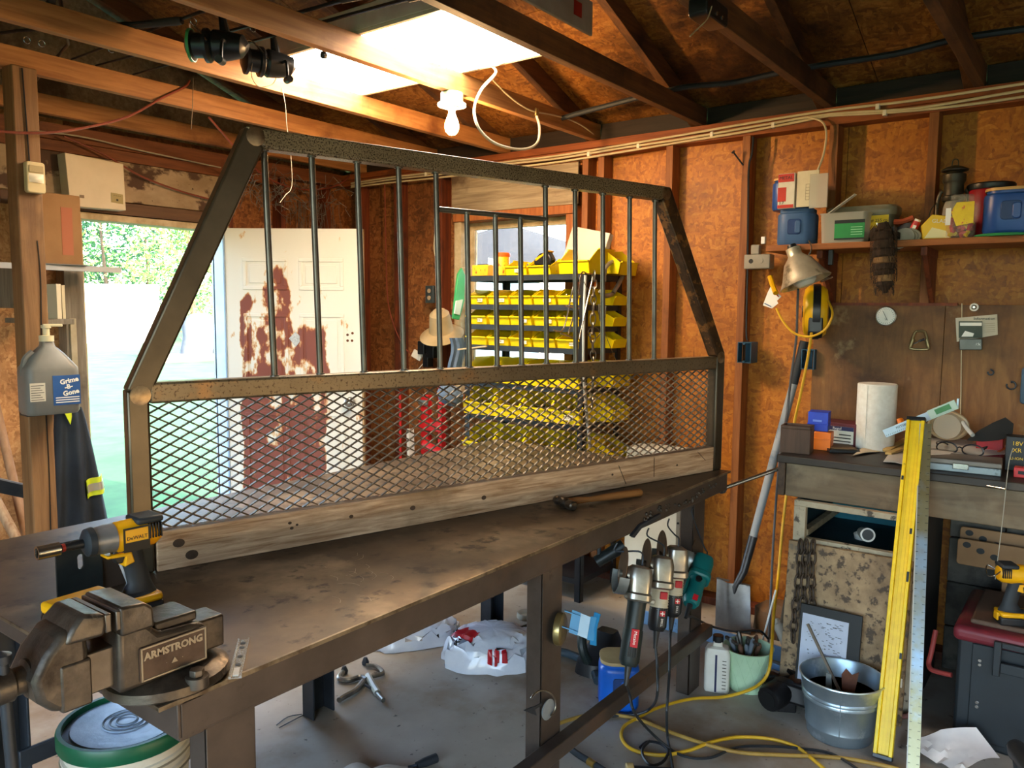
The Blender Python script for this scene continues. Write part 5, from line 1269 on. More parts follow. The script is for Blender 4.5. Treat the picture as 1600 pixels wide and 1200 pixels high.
for k in range(6): g.mm((-.005, -.0038, .03 + k * .013), (.042, -.003, .0315 + k * .013))
for k in range(4): g.mm((-.005 + k * .0155, -.0038, .03), (-.004 + k * .0155, -.003, .095))
g.build('printed_table', mat('print_brown', '8a7c62'), ps)
G(ps).mm((.012, -.005, -.006), (.085, .0045, .135)).build('clear_sleeve', CLR, ps, .001)

# grey tub with a lid, clear tub with green label
GT = mat('grey_tub', '6a6452', '5a5444', .4, scale=5)
gt = thing('grey_storage_tub', 'long grey lidded tub standing at the back of the wall shelf', 'tub', (3.655, .865, SZ + .001), -PI / 2)
secs = []
for z, k in ((0, .92), (.12, .98)): secs.append([(a, b, z) for a, b in rrect(.275 * k, .15 * k, .035, 4)])
G(gt).loft(secs).build('tub', GT, gt)
secs = []
for z, k in ((.118, 1), (.128, 1.03), (.15, 1.03), (.158, .98)): secs.append([(a, b, z) for a, b in rrect(.275 * k, .15 * k, .04, 4)])
G(gt).loft(secs).build('lid', mat('grey_lid', '857d68', '746c58', .35), gt)
yl = G(gt).mm((.045, -.0765, .055), (.115, -.073, .115)).build('yellow_label', mat('label_yellow', 'e8c818', 'd8b810', .5), gt)
writing('lettering', '# 255 cn', .018, gt.matrix_basis @ V((.08, -.0772, .093)), (0, -1, 0), (0, 0, 1), BLACKI, yl)
ct = thing('clear_plastic_tub', 'clear plastic tub with a green label at the front of the wall shelf', 'tub', (3.53, .905, SZ + .001), -PI / 2)
secs = []
for z, k in ((0, .93), (.118, 1.0), (.124, 1.05)): secs.append([(a, b, z) for a, b in rrect(.185 * k, .10 * k, .016, 3)])
G(ct).loft(secs, cap=True).build('tub', CLR, ct)
for k in range(7):
    rr = random.Random(k); tag(G(ct).cyl((rr.uniform(-.07, .05), rr.uniform(-.03, .03), .01 + .008 * k), (rr.uniform(-.05, .07), rr.uniform(-.03, .03), .016 + .008 * k), .006, n=8).build('fitting', mat('fitting_grey', '8d8a82', rough=.4) if k == 0 else bpy.data.materials['fitting_grey'], None), 'grey fitting inside the clear green labelled tub', 'fitting', 'fittings in the clear tub')
gl = G(ct).mm((-.03, -.0545, .012), (.088, -.0515, .092)).build('label', mat('label_green', '23934a', '1d8040', .5), ct)
G(ct).mm((-.03, -.0552, .078), (.088, -.0540, .092)).build('label_band', BLACKI, gl); G(ct).mm((-.03, -.0552, .012), (.088, -.0540, .018)).build('label_band', BLACKI, gl)
for k in range(4): G(ct).mm((.035, -.0552, .03 + .01 * k), (.08, -.0544, .033 + .01 * k)).build('print_line', mat('pale_green', '8fd0a0') if k == 0 else bpy.data.materials['pale_green'], gl)
st = G(ct).bar((-.07, -.03, .118), (.045, -.045, .195), .022, .005); st.build('strap', CLR, ct, .001)

# brown furry tail hanging off the shelf
rt = thing('raccoon_tail', 'striped brown fur tail hanging down from the wall shelf', 'fur tail', at(1382, 385, x=3.44))
FUR = [mat('fur_dark', '2a1c12', '3a2818', .9, scale=60), mat('fur_light', '7a5a38', '8e6c46', .9, scale=60)]
zs_ = [348, 362, 376, 390, 402, 412, 422, 430, 440, 458]
rs_ = [.020, .030, .036, .038, .038, .037, .036, .034, .031, .010]
for k in range(9):
    p, q_ = at(1380 + .3 * k, zs_[k], x=3.435), at(1380.3 + .3 * k, zs_[k + 1], x=3.435)
    G().rings([(p, rs_[k]), (p.lerp(q_, .3), rs_[k] * 1.08), (p.lerp(q_, .8), rs_[k + 1] * 1.08), (q_, rs_[k + 1] * .92)], 14).build('fur_band', FUR[1 if k in (4, 7) else 0], rt)
rnd = random.Random(9); g = G()
for k in range(420):
    v = rnd.uniform(350, 452); p = at(1381, v, x=3.435); r = .046 if v < 430 else .034
    a = rnd.uniform(0, 2 * PI); o_ = V((math.cos(a), math.sin(a), 0)); s_ = p + o_ * r * .9
    g.tube([s_, s_ + o_ * .008 + V((0, 0, -.012)), s_ + o_ * .007 + V((0, 0, -.03))], .0009, 3)
g.build('hair', FUR[0], rt, smooth=0, kind='stuff')
t = thing('dark_strap_bundle', 'dark leather straps and buckle bundled on the wall shelf above the tail', 'strap', (3.55, .76, SZ))
g = G(); g.grid(lambda u, v: at(1357 + 50 * u, 384 - (34 * math.sin(PI * (.15 + .7 * u)) + 5 * math.sin(u * 14)) * (1 - v) , x=3.475 + .10 * v + .012 * math.sin(u * 11 + v * 6)), 16, 8, .02)
g.build('straps', mat('dark_leather', '2c231c', '40342a', .6, scale=9), t)
G().bar(at(1370, 348, x=3.445), at(1376, 362, x=3.445), .004, .006).build('buckle', CHROME, t)
rt2 = thing('rolled_cloth', 'rolled grey cloth lying on the front of the wall shelf', 'cloth', at(1418, 378, x=3.50))
CLO = mat('cloth_grey', 'a39d92', '8b857a', .85, scale=10, bump=.3, bscale=60)
c = at(1416, 371, x=3.50)
for k in range(4):
    rr = .036 - .0085 * k
    G().tube([c + V((0, rr * 1.35 * math.cos(a), rr * .75 * math.sin(a) + .004)) for a in [2 * PI * i / 20 for i in range(21)]], .007, 7).build('fold', CLO, rt2)
G().rings([(c + V((-.02, 0, .002)), .034), (c + V((.09, 0, .002)), .036)], 16).build('roll', CLO, rt2)
G().grid(lambda u, v: at(1396 + 34 * u, 376 + 8 * v + 3 * math.sin(u * 6), x=3.465 + .03 * v), 10, 4, .006).build('loose_end', CLO, rt2, smooth=70)
bs = thing('blue_grey_rag', 'dark blue rag heaped behind the rolled cloth', 'rag', (3.60, .70, SZ))
G().grid(lambda u, v: at(1385 + 55 * u, 366 - 14 * math.sin(PI * u) - 6 * math.sin(u * 12 + v * 4) + 6 * v, x=3.56 + .1 * v), 14, 6, .02).build('rag', mat('cloth_bluedark', '3a4048', '4a5058', .85), bs, smooth=70)
tag(G().tube([at(1397, 347, x=3.60), at(1412, 346, x=3.60), at(1428, 340, x=3.6)], .012, 8, 4).build('red_marker', mat('faded_orange', 'b0522c', '9c4424', .5), None), 'faded red marker pen lying on the rags on the wall shelf', 'marker')
rp = thing('red_tube', 'small red and white tube standing tilted among the shelf rags', 'tube', at(1428, 360, x=3.53))
a, b = at(1420, 372, x=3.53), at(1433, 346, x=3.53)
G().cyl(a, b, .014, n=14).build('body', mat('tube_red', 'c02a2a', rough=.4), rp); G().cyl(b, b + (b - a) * .12, .012, n=14).build('cap', WHITEP, rp)
G().bar(at(1424, 364, x=3.513), at(1430, 352, x=3.513), .012, .004, (1, 0, 0)).build('white_patch', WHITEP, rp)
gd = thing('yellow_bag_carton', 'yellow carton of bags with a slanted flap on the wall shelf', 'carton', (3.52, .56, SZ + .001), -PI / 2 + .25)
YG = mat('carton_yellow', 'f0c828', 'e6bc1c', .45, scale=3)
G(gd).prism([(-.05, 0), (.046, 0), (.052, .085), (-.022, .095), (-.055, .055)], .06, (0, 0, 0)).build('carton', YG, gd, .002)
Mg = gd.matrix_basis; Rg = Mg.to_3x3()
G(gd).prism([(-.045, .004), (.042, .004), (.03, .03), (-.02, .045)], .0015, (0, -.0315, 0)).build('swoosh', mat('pale_swoosh', 'f4e8b0'), gd)
writing('lettering', 'GLAD', .021, Mg @ V((.006, -.0325, .068)), Rg @ V((1, 0, -.05)), (0, 0, 1), WHITEP, gd)
jr = thing('wire_nut_jar', 'clear jar of red wire nuts with a yellow label on the wall shelf', 'jar', (3.53, .478, SZ + .001))
secs = []
for z, k in ((0, .92), (.01, 1), (.118, 1), (.14, .82), (.148, .78), (.165, .78)): secs.append([(a, b, z) for a, b in rrect(.098 * k, .098 * k, .026, 4)])
G(jr).loft(secs).build('jar', CLR2, jr)
rnd = random.Random(2); RN = mat('nut_red', 'c8283c', 'b82034', .4); YN = mat('nut_yellow', 'e8c020', rough=.4)
for k in range(46):
    p = V((rnd.uniform(-.036, .036), rnd.uniform(-.036, .036), rnd.uniform(.01, .085))); d = V((rnd.gauss(0, 1), rnd.gauss(0, 1), rnd.gauss(0, 1))).normalized() * .011
    if k % 3 == 0: p.x = -.040 + rnd.uniform(0, .01)
    tag(G(jr).cyl(p - d, p + d, .0085, .0055, n=8).build('wire_nut', YN if k % 4 == 0 else RN, None), 'small %s wire nut inside the clear jar on the wall shelf' % ('yellow' if k % 4 == 0 else 'red'), 'wire nut', 'yellow wire nuts in the jar' if k % 4 == 0 else 'red wire nuts in the jar')
jl = G(jr).prism([(-.01, .045), (.047, .055), (.047, .135), (-.012, .135), (-.03, .10)], .0015, (-.0495, 0, 0), (0, -1, 0), (0, 0, 1)).build('label', mat('label_yel2', 'f0d428', 'e4c41c', .45, scale=30, spot='c83040', sscale=45, slo=.58, shi=.62), jr)
G(jr).mm((-.0505, .03, .05), (-.0485, .048, .115)).build('side_label', WHITEP, jr)
ln = thing('oil_lantern', 'old dark metal oil lantern standing behind the jar on the wall shelf', 'lantern', (3.63, .525, SZ + .001))
LM = mat('lantern_metal', '4a4436', '38332a', .45, .5, 12, spot='2a241c', sscale=8)
G(ln).lathe([(.0, 0), (.05, 0), (.055, .01), (.055, .04), (.04, .055), (.022, .062)], n=26).build('font', LM, ln)
G(ln).lathe([(.022, .06), (.030, .075), (.036, .105), (.034, .135), (.026, .16)], n=22).build('globe', CLR, ln)
G(ln).lathe([(.038, .158), (.042, .165), (.042, .175), (.036, .18), (.036, .225), (.038, .23), (.042, .236), (.042, .262), (.03, .268), (.028, .272), (.048, .276), (.05, .281), (.03, .292), (.01, .298), (0, .298)], n=26).build('hood', LM, ln)
for s in (-1, 1): G(ln).tube([(0, s * .05, .02), (0, s * .056, .05), (0, s * .056, .15), (0, s * .048, .19), (0, s * .04, .2)], .007, 8, 4).build('side_tube', LM, ln)
G(ln).tube([(0, .056, .16), (-.03, .075, .12), (-.045, .075, .05), (-.03, .06, .01)], .0022, 6, 5).build('bail', LM, ln)
G(ln).tube([(0, -.012, .295), (0, -.008, .32), (0, .008, .32), (0, .012, .295)], .002, 6, 4).build('top_ring', LM, ln)

# ------------------------------------------------------------------ lamp, outlet box, cord reel, junction boxes on the right wall
ob = thing('grey_outlet_box', 'grey weatherproof electrical box below the left end of the shelf', 'electrical box', at(1188, 408, x=3.72))
GB = mat('grey_pvc', '9a968a', '8a867a', .45, scale=8)
c = at(1190, 408, x=3.73)
G().mm(c + V((-.045, -.055, -.038)), c + V((.02, .07, .03))).build('box', GB, ob, .005)
G().mm(c + V((-.04, .0, .03)), c + V((-.005, .04, .075))).build('conduit', GB, ob, .004)
G().cyl(c + V((-.0455, .035, -.002)), c + V((-.043, .035, -.002)), .011, n=14).build('knockout', BLACKI, ob); G().cyl(c + V((-.0475, -.01, .0)), c + V((-.043, -.01, 0)), .013, n=14).build('cap', GB, ob)
tag(G().mm(at(1193, 380, x=3.70) - V((.01, .01, .004)), at(1193, 380, x=3.70) + V((.01, .01, .03))).build('white_hook', WHITEP, None, .003), 'small white plastic hook beside the left end of the shelf', 'hook')
cl = thing('clamp_lamp', 'aluminium reflector clamp lamp hanging from the left end of the shelf', 'lamp', at(1253, 420, x=3.44))
top, rim = at(1240, 392, x=3.43), at(1258, 440, x=3.43)
ax = (rim - top).normalized(); Rl = ax.to_track_quat('-Z', 'Y').to_matrix()
ALU = mat('spun_aluminium', 'd2c8b0', 'b8ac94', .35, .6, 14, spot='7d7460', sscale=10)
H_ = (rim - top).length
G().lathe([(.030, .012), (.030, -.018), (.036, -.028), (.058, -.05), (.088, -H_ * .82), (.105, -H_), (.108, -H_ - .003), (.106, -H_ - .006), (.10, -H_), (.085, -H_ * .85), (.05, -.055), (.03, -.03)], top, 34, Rl).build('shade', ALU, cl)
G().lathe([(.0, -H_ - .022), (.03, -H_ - .019), (.046, -H_ - .004), (.05, -H_ + .02), (.036, -.06), (.022, -.035)], top, 20, Rl).build('bulb', mat('frosted_bulb', 'd8d6cc', rough=.3), cl)
G().lathe([(0, .03), (.018, .028), (.022, .012), (.022, -.01)], top, 16, Rl).build('socket', BLK, cl)
G().tube([at(1262, 402, x=3.43), at(1268, 388, x=3.44), at(1264, 376, x=3.45)], .003, 6, 4).build('clamp_wire', CHROME, cl)
G().tube([at(1283, 440, x=3.46), at(1292, 436, x=3.48), at(1300, 433, x=3.5)], .005, 6, 3).build('clamp_arm', CHROME, cl)
G().mm(at(1294, 392, x=3.50) + V((0, -.02, -.06)), at(1294, 392, x=3.50) + V((.02, .0, .02))).build('clamp_jaw', BLK, cl, .003)
G().tube([at(1247, 452, x=3.46), at(1246, 480, x=3.50), at(1244, 530, x=3.55), at(1236, 590, x=3.60), at(1229, 650, x=3.62), at(1218, 720, x=3.40), at(1212, 790, x=3.45), at(1207, 870, x=3.45), at(1203, 960, x=3.42), at(1200, 1010, x=3.40)], .0055, 7, 6).build('cord', mat('cord_grey', '5a5a5c', '4a4a4c', .5), cl)
cr = thing('cord_reel', 'yellow and black retractable cord reel on the wall under the lamp', 'cord reel', at(1272, 488, x=3.60))
c = at(1274, 487, x=3.62); Rr = Euler((0, 0, math.radians(18))).to_matrix()
RY = mat('reel_yellow', 'e8b414', 'd8a40c', .35, scale=5)
R90 = Rr @ Euler((PI / 2, 0, 0)).to_matrix()
G().lathe([(0, -.052), (.06, -.052), (.088, -.046), (.102, -.03), (.106, .0), (.102, .03), (.088, .046), (.06, .052), (0, .052)], c, 34, R90, sy=1.12).build('housing', RY, cr)
G().lathe([(.1075, -.014), (.1095, -.012), (.1095, .016), (.1075, .018)], c, 34, R90, sy=1.12).build('band', BLK, cr)
G().lathe([(0, -.056), (.028, -.056), (.03, -.052)], c, 6, R90).build('hub', BLK, cr)
G().prism([(-.10, -.02), (-.055, .0), (-.045, -.075), (-.075, -.118), (-.105, -.09)], .06, c, Rr @ V((1, 0, 0)), (0, 0, 1)).build('guide', BLK, cr, .006)
G().box(c + V((.07, -.01, .01)), (.12, .05, .08)).build('bracket', BLK, cr, .004)
YC = mat('cord_yellow', 'd8a820', 'c89818', .5, scale=20)
loop = [at(1213, 482, x=3.52), at(1222, 500, x=3.50), at(1240, 520, x=3.48), at(1265, 526, x=3.47), at(1288, 516, x=3.47), at(1299, 498, x=3.48), at(1300, 485, x=3.5), at(1294, 470, x=3.54)]
fall = [at(1268, 520, x=3.50), at(1262, 560, x=3.52), at(1250, 620, x=3.54), at(1240, 668, x=3.55), at(1230, 760, x=3.50), at(1222, 830, x=3.45), at(1216, 900, x=3.40), at(1209, 960, x=3.18), at(1206, 1010, x=2.98), at(1202, 1045, x=2.90), at(1190, 1066, x=2.885), at(1168, 1079, x=2.88), at(1130, 1089, z=.010), at(1080, 1092, z=.008), at(1030, 1105, z=.008), at(1000, 1120, z=.008), at(975, 1135, z=.008), at(972, 1155, z=.008), at(990, 1172, z=.008), at(1030, 1180, z=.008), at(1075, 1173, z=.009), at(1110, 1160, z=.018), at(1150, 1152, z=.012), at(1200, 1154, z=.008), at(1240, 1165, z=.008), at(1262, 1180, z=.008), at(1290, 1203, z=.008)]
G().tube(loop, .005, 7, 6).build('cord', YC, cr)
G().tube(fall, .0062, 7, 6).build('cord', YC, cr)
G().tube([at(1203, 432, x=3.64), at(1207, 445, x=3.62), at(1212, 458, x=3.58)], .012, 8, 3).build('plug', RY, cr)
yc = [at(845, 1145, z=.008), at(880, 1128, z=.008), at(930, 1116, z=.008), at(990, 1122, z=.008), at(1050, 1145, z=.014), at(1110, 1165, z=.016), at(1160, 1176, z=.009), at(1230, 1180, z=.008), at(1310, 1184, z=.008), at(1380, 1196, z=.008), at(1440, 1212, z=.008)]
tag(G().tube(yc, .0068, 8, 6).build('extension_cord', mat('cord_dull_yellow', 'a8853a', '927030', .6, scale=18), None), 'dull yellow extension cord snaking from the table leg across the floor', 'cord')
pt = thing('paper_tag', 'white paper tag hanging from a plug under the grey box', 'tag', at(1205, 466, x=3.60))
G().prism([(p.y, p.z) for p in (at(1204, 448, x=3.6), at(1221, 463, x=3.6), at(1214, 470, x=3.6), at(1216, 474, x=3.6), at(1206, 482, x=3.6), at(1192, 477, x=3.6), at(1200, 456, x=3.6))], .002, (3.6, 0, 0), (0, 1, 0), (0, 0, 1)).build('tag', WHITEP, pt)
G().bar(at(1210, 456, x=3.597), at(1217, 464, x=3.597), .003, .012, (1, 0, 0)).build('red_print', RP, pt); G().bar(at(1195, 474, x=3.597), at(1205, 479, x=3.597), .003, .012, (1, 0, 0)).build('blue_print', LB, pt)
for (a, b), l in ((((1158, 534), (1178, 567)), 'blue plastic junction box on the stud above the table end'), (((1257, 545), (1276, 577)), 'blue plastic junction box just left of the plywood panel')):
    p, q_ = at(*a, x=3.745), at(*b, x=3.745); jb = thing('junction_box', l, 'electrical box', (p + q_) / 2)
    JB = bpy.data.materials.get('box_blue') or mat('box_blue', '24506a', '1c4258', .5)
    y0, y1, z0, z1 = q_.y, p.y, q_.z, p.z
    g = G()
    g.mm((3.70, y0, z0), (3.79, y0 + .004, z1)).mm((3.70, y1 - .004, z0), (3.79, y1, z1)).mm((3.70, y0 + .004, z0), (3.79, y1 - .004, z0 + .004)).mm((3.70, y0 + .004, z1 - .004), (3.79, y1 - .004, z1)).mm((3.785, y0 + .004, z0 + .004), (3.79, y1 - .004, z1 - .004))
    g.build('box', JB, jb)
    for z in (z0 + .006, z1 - .006): G().cyl((3.695, (y0 + y1) / 2, z), (3.72, (y0 + y1) / 2, z), .006, n=8).build('screw_boss', JB, jb)

# ------------------------------------------------------------------ plywood panel on the wall over the bench
PLY = mat('old_plywood', '6e4620', '8f6434', .6, 0, 3, (1, 7, 1.1), 8, .3, .7, .3, dist=1.2, spot='44290f', sscale=1.8, slo=.5, shi=.68, spot2='a08860', s2scale=3.5, s2lo=.62, s2hi=.72)
pw = shell('trim_1', 'stained plywood panel on the wall above the bench')
for a, b in ((.545, 1.075), (-.1, .543), (-1.2, -.102)):
    G().mm((3.735, a, .90), (3.747, b, 1.532)).build('plywood_sheet', PLY, pw, .001)
G().mm((3.728, .50, 1.528), (3.748, 1.0, 1.54)).build('ledger_strip', STUD_D, pw)
dl = thing('dial_thermometer', 'round white dial thermometer on the plywood panel', 'thermometer', at(1385, 494, x=3.73))
c = at(1385, 494, x=3.735); Ry = Euler((0, -PI / 2, 0)).to_matrix()
G().lathe([(0, 0), (.04, 0), (.043, .006), (.043, .014), (.04, .016), (.038, .012), (0, .012)], c, 30, Ry).build('case', CHROME, dl)
G().lathe([(0, .0125), (.0375, .0125), (.0375, .0135), (0, .0135)], c, 30, Ry).build('face', WHITEP, dl)
G().bar(c + V((-.015, .012, .022)), c + V((-.015, -.008, -.018)), .0015, .003, (1, 0, 0)).build('needle', BLACKI, dl)
g = G()
for k in range(24):
    a = 2 * PI * k / 24; d = V((0, math.cos(a), math.sin(a))); g.bar(c + d * .029 + V((-.0138, 0, 0)), c + d * .035 + V((-.0138, 0, 0)), .001, .0018, (1, 0, 0))
g.build('scale_marks', BLACKI, dl, kind='stuff')
for dz, txt in ((-.015, '\u00b0F'),): writing('print', txt, .011, c + V((-.0142, 0, dz)), (0, -1, 0), (0, 0, 1), BLACKI, dl)
kb = thing('carabiner', 'triangular brass coloured carabiner link on a screw in the plywood panel', 'carabiner', at(1437, 532, x=3.72))
c = at(1437, 533, x=3.715)
G().tube([c + V((0, .012, .042)), c + V((0, -.012, .042)), c + V((0, -.022, .03)), c + V((0, -.034, -.02)), c + V((0, -.028, -.034)), c + V((0, .028, -.034)), c + V((0, .034, -.02)), c + V((0, .022, .03)), c + V((0, .012, .042))], .0055, 8, 4).build('link', mat('old_brass', '94835e', '76684a', .35, .7, 20), kb)
for s in (-1, 1): G().cyl(c + V((0, s * .026, .008)), c + V((0, s * .034, -.022)), .0085, n=12).build('sleeve', bpy.data.materials['old_brass'], kb)
G().tube([c + V((.02, .0, .0)), c + V((-.008, .0, .002)), c + V((-.012, -.02, .008))], .004, 7, 3).build('screw', STEEL_DK, kb); G().tube([c + V((-.01, .02, -.012)), c + V((-.012, -.02, .012))], .003, 6).build('pin', CHROME, kb)
cd = thing('instruction_card', 'cream printed card pinned behind a blister pack on the plywood panel', 'card', at(1526, 510, x=3.73))
pa, pb_ = at(1492, 494, x=3.731), at(1559, 526, x=3.731)
G().prism([(p.y, p.z) for p in (at(1493, 497, x=3.731), at(1558, 491, x=3.731), at(1559, 523, x=3.731), at(1495, 534, x=3.731))], .003, (3.7315, 0, 0), (0, 1, 0), (0, 0, 1)).build('card', mat('card_cream2', 'cfc7b4', 'bfb7a4', .7), cd)
writing('lettering', 'Information', .016, at(1538, 498, x=3.7285), (0, -1, .02), (0, 0, 1), BLACKI, cd)
for k in range(5): G().bar(at(1537, 506 + k * 3.2, x=3.7285), at(1555, 505 + k * 3.2, x=3.7285), .001, .0025, (1, 0, 0)).build('print_line', bpy.data.materials['print_brown'], cd)
bp_ = thing('blister_pack', 'small green and grey blister pack hanging on the plywood panel', 'packet', at(1516, 523, x=3.72))
def yz(u0, v0, u1, v1, x): 
    return [(p.y, p.z) for p in (at(u0, v0, x=x), at(u1, v0, x=x), at(u1, v1, x=x), at(u0, v1, x=x))]
G().prism(yz(1498, 502, 1535, 528, 3.725), .003, (3.725, 0, 0), (0, 1, 0), (0, 0, 1)).build('header_card', mat('dark_green_card', '4a5448', '3c463c', .6), bp_)
G().prism(yz(1500, 504, 1534, 509, 3.722), .002, (3.7225, 0, 0), (0, 1, 0), (0, 0, 1)).build('white_strip', WHITEP, bp_)
G().prism([(p.y, p.z) for p in (at(1502, 526, x=3.722), at(1508, 517, x=3.722), at(1522, 521, x=3.722), at(1520, 526, x=3.722))], .002, (3.722, 0, 0), (0, 1, 0), (0, 0, 1)).build('white_figure', WHITEP, bp_)
G().prism(yz(1499, 529, 1535, 547, 3.715), .018, (3.716, 0, 0), (0, 1, 0), (0, 0, 1)).build('bubble', mat('grey_bubble', '6a6c68', '565854', .25), bp_, .004)
writing('lettering', '15t', .014, at(1528, 538, x=3.7055), (0, -1, 0), (0, 0, 1), WHITEP, bp_)
t = thing('white_eye_washer', 'small white washer on a screw above the pinned card', 'washer', at(1522, 480, x=3.73))
c = at(1522, 480, x=3.73); G().tube([c + V((0, .013 * math.cos(a), .013 * math.sin(a))) for a in [2 * PI * k / 16 for k in range(17)]], .0038, 6).build('washer', WHITEP, t); G().cyl(c + V((.015, 0, 0)), c + V((-.006, 0, 0)), .005, n=8).build('screw', CHROME, t)
for u, v, l in ((1580, 602, 'dark screw hook at the right end of the plywood panel'), (1548, 582, 'small rusty hook with spatter left of the dark screw hook')):
    c = at(u, v, x=3.72); t = thing('screw_hook', l, 'hook', c)
    r = .016 if u > 1570 else .010
    G().tube([c + V((.02, 0, .01)), c + V((0, .0, .012))] + [c + V((0, r * math.cos(a), r * math.sin(a))) for a in [PI / 2 + 1.6 * PI * k / 10 for k in range(11)]], .0035, 7).build('hook', STEEL_DK, t)
t = thing('blue_hanging_tool', 'blue grey tool hanging at the right edge of the plywood panel', 'tool', at(1606, 600, x=3.71))
G().prism(rrect(.08, .145, .012, 3), .03, at(1614, 603, x=3.70), (0, -1, 0), (0, 0, 1)).build('body', mat('tool_blue', '35516a', '2c465c', .5), t, .004)
tag(G().tube([at(1503, 474, x=3.732), at(1502, 560, x=3.732), at(1501, 640, x=3.732), at(1500, 660, x=3.732)], .002, 5, 3).build('pale_wire', CABLE, None), 'thin pale wire running straight down the plywood panel joint', 'wire')
# ------------------------------------------------------------------ workbench along the right wall
BT = mat('bench_top_dark', '3a3129', '2a231d', .5, 0, 4, (6, 1, 6), 8, spot='5c4e3e', sscale=3, slo=.56, shi=.7)
BAP = mat('bench_board', '5c4c3a', '7a6850', .65, 0, 2.6, (8, 1, 8), 8, .32, .7, .3, dist=.6, spot='8c7c64', sscale=2.2, slo=.55, shi=.7, spot2='3c332a', s2scale=3, s2lo=.56, s2hi=.68)
BZ = .925
wbn = thing('workbench', 'worn wooden workbench along the right wall with a deep front board', 'workbench', (3.45, .3, 0))
G().mm((3.15, -1.2, BZ - .03), (3.735, 1.03, BZ)).build('bench_top', BT, wbn, .004)
G().mm((3.165, -1.2, BZ - .165), (3.20, .995, BZ - .031)).build('front_board', BAP, wbn, .003)
G().mm((3.16, .997, BZ - .165), (3.70, 1.025, BZ - .031)).build('end_board', wood('end_board', '3c2c20', '54402e', 'X'), wbn, .003)
G().mm((3.55, .95, 0), (3.64, .995, BZ - .165)).build('leg', wood('bench_leg', '4a3624', '644a32', 'Z'), wbn, .003); G().mm((3.2, -1.1, 0), (3.29, -1.01, BZ - .031)).build('leg', bpy.data.materials['bench_leg'], wbn, .003)
nl = at(1445 + 87, 757, x=3.16)
t = thing('long_nail', 'bright long nail stuck through the bench front board', 'nail', at(1535, 758, x=3.15))
G().cyl(at(1533, 757, x=3.163), at(1571, 764, x=3.12), .0028, n=8).build('shank', CHROME, t); G().cyl(at(1532, 757, x=3.164), at(1534, 757.4, x=3.161), .006, n=8).build('head', CHROME, t)
tag(G().tube([at(1583, 700, x=3.147), at(1577, 720, x=3.135), at(1572, 760, x=3.13), at(1568, 800, x=3.13), at(1562, 850, x=3.12), at(1555, 905, x=3.11)], .0014, 5, 4).build('hanging_thread', mat('thread', 'a8a090'), None), 'pale thread hanging over the bench edge beside the nail', 'string')

# low grey block wall behind the tool chest
kw = shell('trim_2', 'low grey block wall under the bench')
for r_ in range(4):
    for k in range(5):
        y1 = .47 - .40 * k + (.2 if r_ % 2 else 0); y0 = y1 - .395
        if y1 > .48: y1 = .47
        G().mm((3.68 + .002 * ((r_ + k) % 2), y0, r_ * .19), (3.74, y1, r_ * .19 + .185)).build('block', BLOCK, kw, .004)

# cabinet under the bench
CAB = mat('speckled_paint', 'a88c68', '806648', .6, 0, 14, spot='4c3c2c', sscale=34, slo=.52, shi=.6, spot2='565450', s2scale=5, s2lo=.58, s2hi=.63)
CABD = mat('cabinet_inside', '12343c', '0e2a32', .7)
cab = thing('old_cabinet', 'old speckled cabinet under the bench with its drawer missing', 'cabinet', (3.4, .72, 0))
g = G(); x0, x1, y0, y1 = 3.125, 3.66, .494, .945
FR = mat('frame_paint', 'b5a88f', '9a8d76', .6, 0, 9, spot='4c4238', sscale=26, slo=.58, shi=.64)
G().mm((x0, y0, .735), (x0 + .03, y1, .758)).build('top_rail', FR, cab, .002)
G().mm((x0, y1 - .045, .0), (x0 + .03, y1, .735)).build('stile', FR, cab, .002); G().mm((x0, y0, 0), (x0 + .03, y0 + .075, .735)).build('stile', FR, cab, .002)
G().mm((x0, y0 + .075, .585), (x0 + .03, y1 - .045, .612)).build('cross_rail', FR, cab, .002)
G().mm((x0 + .03, y1 - .012, 0), (x1, y1, .758)).build('side_panel', CABD, cab); G().mm((x0 + .03, y0, 0), (x1, y0 + .012, .758)).build('side_panel', mat('cabinet_side_shaded', '2c2a27', '221f1d', .6, scale=6), cab)  # right side panel carries its shade in the dark colour
G().mm((x1 - .01, y0 + .012, 0), (x1, y1 - .012, .758)).build('back_panel', mat('cabinet_back', '1e6a78', '185863', .7), cab); G().mm((x0 + .03, y0 + .012, .57), (x1 - .01, y1 - .012, .582)).build('inner_shelf', CABD, cab)
G().mm((x0 + .03, y1 - .05, .614), (x1 - .02, y1 - .025, .64)).build('drawer_runner', GREYB, cab)
G().mm((x0 + .002, y0 + .02, .0), (x0 + .028, y1 - .046, .584)).build('lower_panel', CAB, cab)
dp = tag(G().add([(3.04, .505, 0.001), (3.04, .95, 0.001), (3.095, .95, .60), (3.095, .505, .60), (3.06, .505, 0.001), (3.06, .95, 0.001), (3.115, .95, .60), (3.115, .505, .60)], [(0, 1, 2, 3), (4, 7, 6, 5), (0, 4, 5, 1), (1, 5, 6, 2), (2, 6, 7, 3), (3, 7, 4, 0)]).build('loose_door', CAB, None, .002), 'speckled loose cabinet door leaning on the cabinet front', 'cabinet door')
pv = thing('pvc_elbow', 'white plastic pipe end lying in the open drawer slot of the cabinet', 'pipe', (3.30, .70, .583))
PVC = mat('pvc_white', 'cfcdc4', 'bfbdb4', .4)
a = at(1356, 836, x=3.22); b = a + V((.14, .05, -.03)); d = (a - b).normalized()
